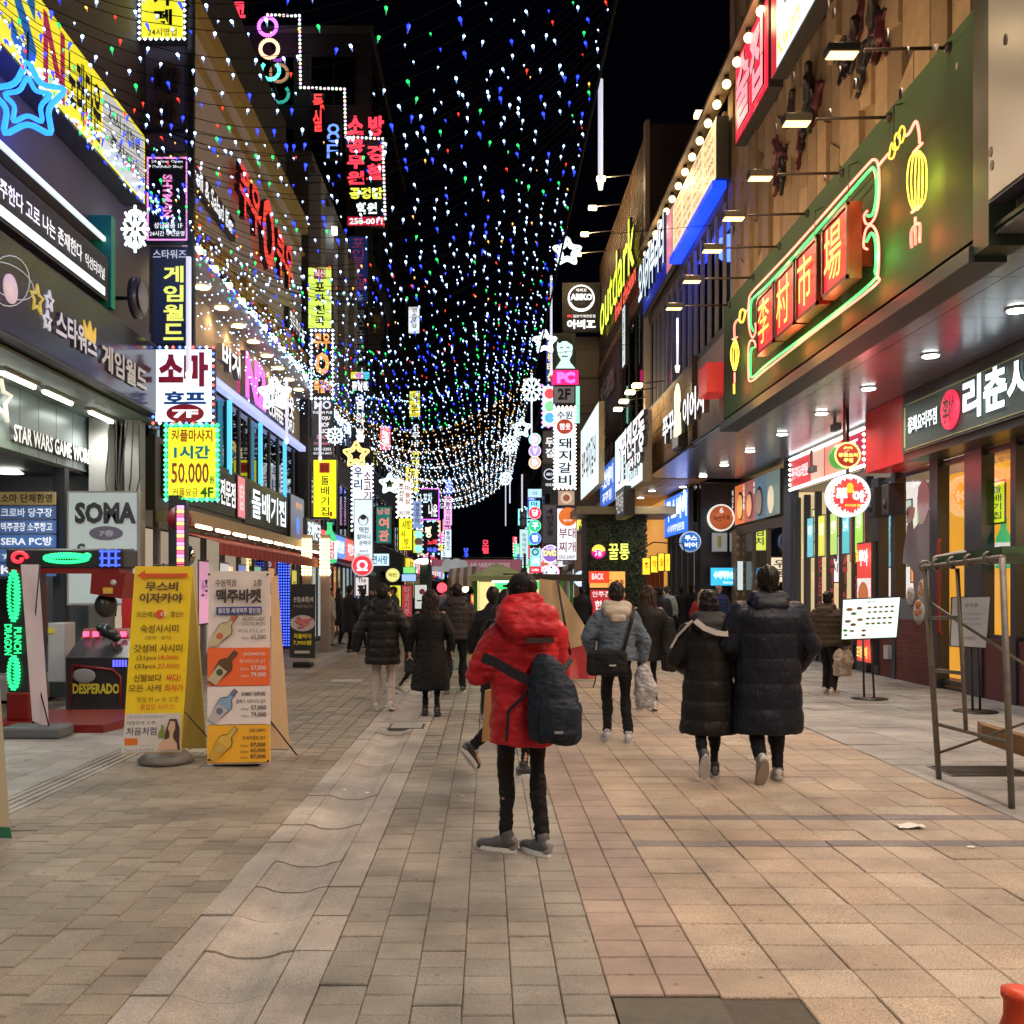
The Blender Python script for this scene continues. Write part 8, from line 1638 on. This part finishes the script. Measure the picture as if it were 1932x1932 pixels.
    m = MB(); m.ball(hd((0, -.018, .035)), (.088*s, .103*s, .098*s), 18, 12); m.ball(hd((0, -.036, -.005)), (.080*s, .082*s, .09*s), 16, 10); m.ball(hd((0, .05, .085)), (.06*s, .045*s, .028*s), 12, 8)
    if hair == 'short': cap(m, hd((0, -.05, -.04)), hd((0, -.045, -.075)), .055*s, .045*s)
    if hair == 'bob': cap(m, hd((0, -.035, -.02)), hd((0, -.045, -.13)), .088*s, .08*s)
    if hair == 'long':
        for sx in (-1, 0, 1): cap(m, hd((sx*.04, -.045, 0)), hd((sx*.07, -.085, -.36)), .075*s, .06*s)
    if hair == 'bun': m.ball(hd((0, -.10, .055)), .045*s, 10, 8)
    if hair == 'pony': cap(m, hd((0, -.1, .03)), hd((0, -.15, -.12)), .03*s, .02*s)
    if hair == 'cap':
        m2 = MB(); m2.ball(hd((0, -.005, .05)), (.093*s, .108*s, .085*s), 16, 10); cap(m2, hd((-.03, .1, .03)), hd((.03, .1, .03)), .03*s, .03*s); part('cap', m2, cloth('cap_cloth_%d' % int(hcol[0]*99), hcol if hcol[0] > .05 else (.4, .35, .35)), .012, 1)
    part('hair', m, hm, .008 if near else .016, 1, strands(int(px), .006 if near else .004))
    if hood:
        m = MB(); hz = sh+.03*s
        cap(m, (-.10*s, -.04, hz+.02), (.10*s, -.04, hz+.02), .075*s, .075*s); cap(m, (-.085*s, -.10, hz-.03), (.085*s, -.10, hz-.03), .07*s, .07*s); cap(m, (-.04*s, -.13, hz-.10*s), (.04*s, -.13, hz-.10*s), .055*s, .055*s)
        cap(m, (-.12*s, -.02, hz-.02), (-.10*s, .06, hz-.02), .05*s, .04*s); cap(m, (.12*s, -.02, hz-.02), (.10*s, .06, hz-.02), .05*s, .04*s)
        part('hood', m, cloth('coat_%d_%d_%d' % tuple(int(c*1000) for c in hood), hood, .7), vx, 3, wrinkle(.008, 5, 16))
    if faceon:
        m = MB()
        for sx in (-1, 1): m.ball(hd((sx*.029, .092, .012)), .009*s, 8, 6)
        o = link('eye', m.mesh('eye', PT((.03, .02, .02))), root)
    root['_hands'] = 0; del root['_hands']
    return root, [Matrix.Rotation(rz, 4, 'Z') @ Vector((*w_[0],)).to_4d() for w_ in hands], (X_, d)
def wpt(root, v):
    return Matrix.Rotation(root.rotation_euler.z, 3, 'Z') @ Vector(v)+Vector(root.location)
def soft_bag(name, label, cat, c, size, col, vox=.014, wr=.012, seed=0, rough=.6, parts=(), mat=None):
    t = thing(name, c, label, cat); m = MB(); x, y, z = c; a, b, h = size
    loft(m, [(x, y, z-h/2, a*.38, b*.35), (x, y, z-h/2+.03, a*.47, b*.48), (x, y, z-h*.1, a*.5, b*.5), (x, y, z+h*.25, a*.46, b*.46), (x, y, z+h*.42, a*.36, b*.36), (x, y, z+h/2, a*.2, b*.2)], 20)
    o = link('body', None or remesh_world(m, 'body', mat or cloth('bag_%d_%d_%d' % tuple(int(q*1000) for q in col), col, rough), vox, 2, wrinkle(wr, seed, 26), c), t); return t
def remesh_world(m, name, mat, vox, sm, fn, org):
    m2 = MB(); m2.v = [(a-org[0], b-org[1], c-org[2]) for a, b, c in m.v]; m2.f = m.f; m2.mi = m.mi; m2.sm = m.sm
    return remesh(m2, name, mat, vox, sm, fn)
def strap(t, pts, wdt, col, nm='strap', th=.008):
    m = MB(); pts = [Vector(p) for p in pts]; vs = []
    for i, p in enumerate(pts):
        dd = (pts[min(i+1, len(pts)-1)]-pts[max(i-1, 0)]).normalized(); sd = dd.cross(Vector((0, 1, 0))).normalized()*wdt/2; nn = Vector((0, -th, 0))
        vs += [p-sd, p+sd, p+sd+nn, p-sd+nn]
    fs = []
    for i in range(len(pts)-1):
        for k in range(4): a = i*4+k; b = i*4+(k+1) % 4; fs.append((a, b, b+4, a+4))
    m.add(vs, fs); m.build(nm, cloth('strap_%d' % int(col[0]*1000), col, .6), t)
BLK = (.007, .007, .008); NAV = (.010, .014, .028)
# --- 1 man in the red parka
r1, h1, _ = person(987, 1605, 6.3, 1.72, 'person in a bulky red hooded parka seen from behind with a low-slung dark backpack', rz=.12, near=True,
    coat=dict(hem=.68, col=(.50, .018, .028), w=1.04, sl=1.18, flare=.98, wr=.016, rough=.5), hood=(.50, .018, .028), legs=dict(col=(.008, .008, .009), r=.78, hem=.10), collar=True,
    arms=[((-.29, .02, 1.12), (-.19, .12, 1.37)), ((.23, .08, 1.12), (.12, .24, 1.10))], gait=[(-.10, .06, 0, 0, 1.0), (.11, -.05, 0, 0, .55)], shoecol=(.10, .10, .105), shoesole=(.8, .8, .78), tilt=(-.0, .03))
# hood bulk and dark slot under the hood
def local_part(root, name, m, mat, vox, sm=2, fn=None): return link(name, remesh(m, name, mat, vox, sm, fn), root)
m = MB(); cap(m, (-.10, -.13, 1.46), (.12, -.13, 1.45), .085, .085); cap(m, (-.07, -.17, 1.40), (.14, -.17, 1.39), .07, .07); cap(m, (-.09, -.08, 1.53), (.07, -.09, 1.55), .06, .05); cap(m, (-.12, -.02, 1.49), (-.10, .05, 1.47), .06, .05); cap(m, (.13, -.02, 1.48), (.11, .06, 1.46), .06, .05)
local_part(r1, 'hood', m, MATS['coat_500_18_28'], .010, 3, wrinkle(.012, 9, 14))
m = MB(); m.box((-.02, -.245, 1.305), (.15, -.215, 1.335)); o = link('hood_strap', m.mesh('hood_strap', PT((.03, .02, .02))), r1)
m = MB(); m.ball((0, .02, 1.66), (.086, .10, .068), 18, 12); m.ball((-.05, .12, 1.645), (.07, .06, .012), 14, 6); local_part(r1, 'cap', m, cloth('black_cap', (.012, .012, .015)), .008, 2)
m = MB(); cap(m, (-.20, .108, 1.345), (-.185, .128, 1.385), .058, .054); local_part(r1, 'cuff', m, cloth('cuff_black', (.02, .02, .022)), .010, 2)
bc = wpt(r1, (.12, -.24, .96)); t = thing('backpack', bc, 'dark navy backpack hanging low behind the red parka', 'backpack')
m = MB(); x, y, z = bc; loft(m, [(x+.03, y, z-.25, .14, .07), (x+.03, y, z-.22, .165, .10), (x+.03, y-.01, z-.05, .165, .115), (x+.015, y, z+.1, .135, .10), (x-.01, y+.01, z+.22, .085, .07), (x-.02, y+.02, z+.27, .05, .04)], 24)
link('body', remesh_world(m, 'body', cloth('pack_navy', (.012, .02, .034), .65), .009, 2, wrinkle(.010, 4, 22), bc), t)
m = MB(); loft(m, [(x+.05, y-.10, z-.22, .10, .04), (x+.05, y-.115, z-.18, .12, .055), (x+.05, y-.115, z-.03, .115, .05), (x+.045, y-.10, z+.02, .09, .035)], 20); link('pocket', remesh_world(m, 'pocket', MATS['pack_navy'], .009, 2, wrinkle(.008, 6, 24), bc), t)
MB().box((x+.02, y-.175, z-.17), (x+.07, y-.165, z-.155)).build('logo_tag', PT((.3, .3, .32)), t)
sp = [wpt(r1, v) for v in ((-.27, -.14, 1.22), (-.20, -.20, 1.19), (-.08, -.225, 1.12), (.03, -.225, 1.07), (.09, -.21, 1.05))]; strap(t, sp, .06, (.014, .014, .02)); sp = [wpt(r1, v) for v in ((.12, -.22, 1.06), (.20, -.21, 1.12), (.28, -.10, 1.2))]; strap(t, sp, .035, (.014, .014, .02)); sp = [wpt(r1, v) for v in ((-.13, -.19, .72), (-.12, -.2, .9), (.0, -.22, 1.02))]; strap(t, sp, .02, (.014, .014, .02))
# --- 2 person in front of the red parka, mid-stride
r2, _, _ = person(958, 1458, 8.9, 1.62, 'person in black turning right beyond the red parka, one foot kicked back', rz=-1.1, near=True, hair='pony', coat=dict(hem=.78, col=BLK, w=.95), legs=dict(col=BLK, r=.8), arms=[((-.25, .05, 1.12), (-.16, .22, 1.28)), ((.26, .05, 1.15), (.08, .22, 1.50))],
    gait=[(-.10, -.30, .17, -.9), (.08, .12, 0, 0)], shoecol=(.04, .04, .045), shoesole=(.6, .6, .6), faceon=True)
c_ = W(924, 1270, 8.6); soft_bag('handbag', 'black slouchy bag with a silver dot hanging at the left of the red parka', 'bag', c_, (.16, .12, .36), (.012, .012, .014), seed=3)
t = thing('paper_bag', W(925, 1400, 8.4), 'brown paper shopping bag half hidden by the red parka', 'bag'); p = W(925, 1400, 8.4); m = MB(); m.prism([W(909, 1400, 8.4), W(937, 1396, 8.4), W(934, 1300, 8.4), W(915, 1305, 8.4)], (0, .12, 0)); m.build('body', M('kraft_paper', (.35, .19, .08), .8, nz=.15), t)
r2b, _, _ = person(930, 1400, 12.5, 1.66, 'person in black half hidden behind the ponytailed one, left of the red parka', hair='short', coat=dict(hem=.8, col=BLK))
# --- 3 man black puffer and white trousers
person(722, 1340, 13.8, 1.70, 'person in a black knee-length padded coat and white trousers walking away', near=True, coat=dict(hem=.64, col=(.014, .013, .013), w=1.12, puff=.12, sl=1.2, rough=.5), legs=dict(col=(.50, .42, .40), r=1.05, hem=.10), arms=[((-.33, -.04, 1.08), (-.37, .0, .84)), ((.33, -.02, 1.08), (.36, .02, .84))], gait=[(-.10, .05, 0, 0), (.12, -.12, .03, -.25)], shoecol=(.5, .46, .4), hood=(.014, .013, .013))
# --- 4 woman long black coat
person(812, 1348, 13.2, 1.63, 'person with long dark hair in a flared black coat and black tights', near=True, hair='long', hcol=(.02, .012, .01), coat=dict(hem=.36, col=(.006, .006, .007), w=1.0, flare=1.25, sl=1.0), legs=dict(col=(.006, .006, .007), r=.62, tights=1), gait=[(-.07, .03, 0, 0), (.09, -.06, .01, -.3)], shoecol=(.008, .008, .008), shoesole=(.02, .02, .02))
# --- 5 man dark brown puffer
person(862, 1307, 16.2, 1.72, 'person in a charcoal-brown padded jacket with one heel lifted, beside the stall', near=True, coat=dict(hem=.86, col=(.035, .028, .028), w=1.16, puff=.10, sl=1.15), legs=dict(col=BLK, r=1.05), gait=[(-.15, -.25, .08, -.8), (.09, .05, 0, 0)], hood=(.035, .028, .028), shoecol=(.03, .03, .03))
# --- 6 crouching person
r6, _, _ = person(778, 1320, 16.0, 1.1, 'small crouched dark figure with reddish-brown hair between the two walkers', rz=-1.3, hair='bob', hcol=(.035, .015, .01), coat=dict(hem=.5, col=(.02, .022, .02), w=1.3), gait=[(-.12, -.2, .02, -.4), (.1, .15, 0, 0)], faceon=True)
# --- 7 denim jacket
r7, h7, _ = person(1163, 1400, 10.9, 1.70, 'person in a pale denim jacket with cream hood, carrying a plastic bag', near=True, coat=dict(hem=.90, col=(.12, .16, .21), w=1.06, sl=1.15, wr=.014, rough=.85), hood=(.50, .44, .36), legs=dict(col=(.010, .010, .012), r=.95, hem=.12), arms=[((-.31, .02, 1.14), (-.27, .12, .98)), ((.30, -.02, 1.12), (.29, .02, .90))], gait=[(-.09, .10, 0, 0), (.12, -.06, 0, 0)], shoecol=(.42, .42, .48), shoesole=(.6, .6, .6), hcol=(.02, .014, .012))
c_ = wpt(r7, (-.09, -.22, .86)); t = thing('shoulder_bag', c_, 'black messenger bag with small white tag behind the denim jacket', 'bag'); m = MB(); m.bevbox((c_.x-.24, c_.y-.06, c_.z-.13), (c_.x+.17, c_.y+.07, c_.z+.13), .04)
link('body', remesh_world(m, 'body', cloth('bag_black', (.012, .013, .016)), .010, 4, wrinkle(.010, 2, 20), c_), t); MB().box((c_.x-.02, c_.y-.078, c_.z-.03), (c_.x+.05, c_.y-.07, c_.z-.015)).build('logo_tag', PT((.5, .5, .5)), t)
strap(t, [wpt(r7, v) for v in ((.17, -.10, 1.42), (.14, -.20, 1.32), (.09, -.22, 1.15), (.05, -.22, .99))], .035, (.012, .012, .014)); strap(t, [wpt(r7, v) for v in ((-.23, -.20, .76), (-.25, -.2, .66), (-.27, -.19, .6))], .012, (.012, .012, .014))
c_ = wpt(r7, (.30, -.03, .60)); pm_ = M('plastic_film', (.42, .42, .45), .25, nz=.25, nscale=12)
soft_bag('plastic_bag', 'crinkled grey-white plastic carrier bag hanging from the denim-jacketed hand', 'bag', c_, (.22, .15, .46), (.4, .4, .4), .010, .022, 7, mat=pm_)
# --- 8 woman black coat beyond
r8, _, _ = person(1222, 1350, 13.8, 1.68, 'person with long brown hair in a long black coat beyond the denim jacket', near=True, hair='long', hcol=(.035, .02, .014), coat=dict(hem=.70, col=(.013, .012, .013), w=1.05), legs=dict(col=BLK, r=.7), gait=[(-.07, .1, 0, 0), (.08, -.1, .02, -.3)])
c_ = W(1262, 1215, 13.6); soft_bag('long_bag', 'long black rounded bag hanging beside the brown-haired walker', 'bag', c_, (.20, .14, .72), (.012, .012, .013), seed=5)
# --- 9 short woman with white stripe
r9, _, _ = person(1337, 1470, 8.8, 1.62, 'shorter person in a long black padded coat with white trim, left of the couple', rz=-.05, near=True, hair='bob', coat=dict(hem=.42, col=(.010, .010, .011), w=1.12, flare=1.08, puff=.17, sl=1.15, rough=.45), legs=dict(col=BLK, r=.8), arms=[((-.31, .03, 1.10), (-.16, .16, .98)), ((.27, .05, 1.10), (.14, .2, .98))], gait=[(-.08, -.20, .14, -1.15), (.07, .10, 0, 0)], shoecol=(.03, .03, .03), shoesole=(.5, .5, .5), hood=(.03, .03, .032), tilt=(-.0, .03))
for (pts, w_, lab) in (([(-.155, -.13, 1.36), (-.21, -.10, 1.30), (-.275, -.05, 1.22), (-.325, -.02, 1.12)], .014, ''), ([(.15, -.13, 1.36), (.20, -.10, 1.40), (.24, -.06, 1.46)], .02, ''), ([(-.14, -.175, 1.36), (-.07, -.205, 1.30), (.03, -.215, 1.26), (.12, -.20, 1.25), (.17, -.15, 1.30)], .045, '')):
    P_ = [Vector(v) for v in pts]; m = MB(); vs = []
    for i, p in enumerate(P_):
        dd = (P_[min(i+1, len(P_)-1)]-P_[max(i-1, 0)]).normalized(); sd = dd.cross(Vector((0, 1, 0))).normalized()*w_/2; vs += [p-sd+Vector((0, -.02, 0)), p+sd+Vector((0, -.02, 0)), p+sd+Vector((0, .03, 0)), p-sd+Vector((0, .03, 0))]
    fs = [(i*4+k_, i*4+(k_+1) % 4, i*4+4+(k_+1) % 4, i*4+4+k_) for i in range(len(P_)-1) for k_ in range(4)]
    m.add(vs, fs); link('white_trim', m.mesh('white_trim', PT((.55, .52, .5))), r9)
# --- 10 tall man navy
r10, _, _ = person(1448, 1478, 8.65, 1.82, 'tall person in a very long navy padded coat, right one of the couple', near=True, hair='short', coat=dict(hem=.40, col=(.008, .011, .022), w=1.24, flare=1.0, puff=.21, sl=1.35, rough=.45), legs=dict(col=(.012, .014, .022), r=.98), arms=[((-.31, .02, 1.12), (-.24, .16, .98)), ((.34, .0, 1.10), (.28, .14, .92))], gait=[(-.10, -.16, .12, -1.1), (.11, .08, 0, 0)], shoecol=(.30, .28, .26), shoesole=(.30, .26, .22), hood=(.008, .011, .022), build=1.06)
# --- 11 woman brown puffer at the menu board
r11, _, _ = person(1562, 1310, 15.9, 1.60, 'person in an olive-brown quilted jacket with hair in a bun, facing the lit menu board', rz=-.75, near=True, hair='bun', coat=dict(hem=.82, col=(.065, .045, .028), w=1.22, puff=.085, sl=1.2), legs=dict(col=(.012, .012, .014), r=1.2), arms=[((-.3, .0, 1.1), (-.18, .18, 1.0)), ((.31, .02, 1.08), (.3, .1, .86))], gait=[(-.08, .1, 0, 0), (.10, -.05, 0, 0)], shoecol=(.5, .36, .3), hood=(.065, .045, .028))
c_ = W(1590, 1250, 15.7); soft_bag('shopping_bag', 'white and red printed plastic shopping bag held by the quilted jacket', 'bag', c_, (.28, .2, .42), (.5, .42, .36), .012, .03, 9, mat=M('print_plastic', (.50, .40, .33), .35, nz=.6, nscale=14))
# --- far crowd
FAR = [
 (622, 1220, 29, 1.70, 'person in a white padded jacket and cream trousers by the bulb-wrapped post', -1.2, (.50, .46, .40), .78, (.45, .40, .33), 'short', (.03, .015, .01)),
 (640, 1216, 30, 1.68, 'person in a dark coat close behind the white padded jacket', -.9, (.02, .02, .024), .6, BLK, 'bob', (.03, .02, .02)),
 (660, 1228, 26, 1.74, 'person in a long black hooded coat with white-soled shoes, left crowd', -.6, (.012, .013, .016), .55, BLK, 'short', (.012, .01, .01)),
 (684, 1218, 28, 1.66, 'person in black leaning over, between the hooded coat and the white-trousered walker', .8, (.014, .014, .016), .7, BLK, 'short', (.03, .02, .015)),
 (703, 1210, 30, 1.70, 'person with black hair whose head shows left of the white-trousered walker', 2.6, (.02, .02, .025), .75, BLK, 'short', (.012, .01, .01)),
 (742, 1208, 29, 1.72, 'person in a dark grey coat right behind the white-trousered walker, facing left', 1.8, (.05, .05, .055), .75, BLK, 'short', (.014, .012, .01)),
 (792, 1195, 34, 1.66, 'person in a black hooded coat left of the long-haired walker', .2, (.012, .012, .014), .6, BLK, 'bob', (.012, .01, .01)),
 (838, 1178, 40, 1.70, 'person in a pale blue top deep in the crowd', 2.9, (.3, .35, .42), .8, BLK, 'cap', (.012, .01, .01)),
 (850, 1180, 42, 1.74, 'person with dark hair deep in the crowd beside the pale blue top', .1, (.03, .03, .04), .8, BLK, 'short', (.012, .01, .01)),
 (1097, 1200, 30, 1.72, 'person in black standing alone between tarpaulin and red banner', .1, (.012, .013, .018), .7, BLK, 'short', (.012, .01, .01)),
 (1258, 1196, 31, 1.74, 'person in a pale grey-green padded jacket, grey hair, right crowd', -.4, (.34, .38, .36), .85, BLK, 'short', (.06, .055, .05)),
 (1240, 1200, 31, 1.66, 'person in dark clothes just left of the pale padded jacket', .6, (.02, .02, .025), .7, BLK, 'short', (.012, .01, .01)),
 (1284, 1192, 32, 1.76, 'person in a dark coat right of the pale padded jacket, first of two', .1, (.02, .018, .02), .6, BLK, 'short', (.012, .01, .01)),
 (1304, 1190, 32, 1.80, 'taller person in a black coat right of the pale padded jacket, second of two', -.1, (.015, .014, .016), .6, BLK, 'short', (.012, .01, .01)),
 (1326, 1200, 24, 1.63, 'person with bleached blonde hair and red coat before the couple', -.5, (.30, .02, .025), .7, BLK, 'long', (.38, .27, .15)),
 (1356, 1190, 30, 1.76, 'person in a pinkish cap in front of the blue screen', 2.8, (.02, .03, .12), .8, BLK, 'cap', (.30, .22, .22)),
 (1318, 1186, 36, 1.68, 'person with greyish hair farther back by the pub door', .4, (.03, .03, .03), .7, BLK, 'short', (.08, .07, .06)),
 (756, 1180, 38, 1.72, 'person in a dark coat deep in the left crowd beside the yellow banner', .1, (.03, .03, .035), .7, BLK, 'short', (.012, .01, .01)),
 (824, 1170, 44, 1.68, 'person in a beige coat deep in the crowd under the banner', -.2, (.25, .2, .14), .7, BLK, 'bob', (.02, .015, .01)),
 (846, 1164, 52, 1.7, 'person in a dark jacket far off under the left half of the banner', .2, (.02, .02, .03), .8, BLK, 'short', (.012, .01, .01)),
 (806, 1168, 47, 1.75, 'person in a navy jacket far off beside the white arrow board', 0, (.02, .03, .06), .8, BLK, 'short', (.012, .01, .01)),
 (878, 1160, 56, 1.7, 'person in grey far off behind the striped awning', .1, (.15, .15, .16), .8, BLK, 'short', (.012, .01, .01)),
 (1124, 1186, 34, 1.7, 'person in a dark coat partly behind the red menu banner', .1, (.02, .02, .02), .6, BLK, 'short', (.012, .01, .01)),
 (1246, 1205, 27, 1.7, 'person in a charcoal coat in front of the leafy wall, beside the long-haired walker', -.2, (.025, .025, .03), .6, BLK, 'short', (.012, .01, .01)),
 (1338, 1182, 38, 1.72, 'person in black by the blue pub door, farthest right of the queue', .2, (.015, .015, .018), .7, BLK, 'short', (.012, .01, .01)),
 (905, 1175, 45, 1.7, 'person seen through the food stall from afar', .1, (.04, .03, .03), .8, BLK, 'short', (.012, .01, .01)),
]
for (px, py, d, H, lab, rz, cc, hem, lc, hr, hc) in FAR:
    person(px, py, d, H, lab, rz=rz, coat=dict(hem=hem, col=cc, w=1.12, puff=.1 if hem > .7 else 0, sl=1.15), legs=dict(col=lc), hair=hr, hcol=hc, gait=[(-.09, .06, 0, 0), (.1, -.05, 0, 0)], shoecol=(.1, .1, .1), faceon=abs(rz) > 1.2)
bpy.data.scenes.remove(TMP)
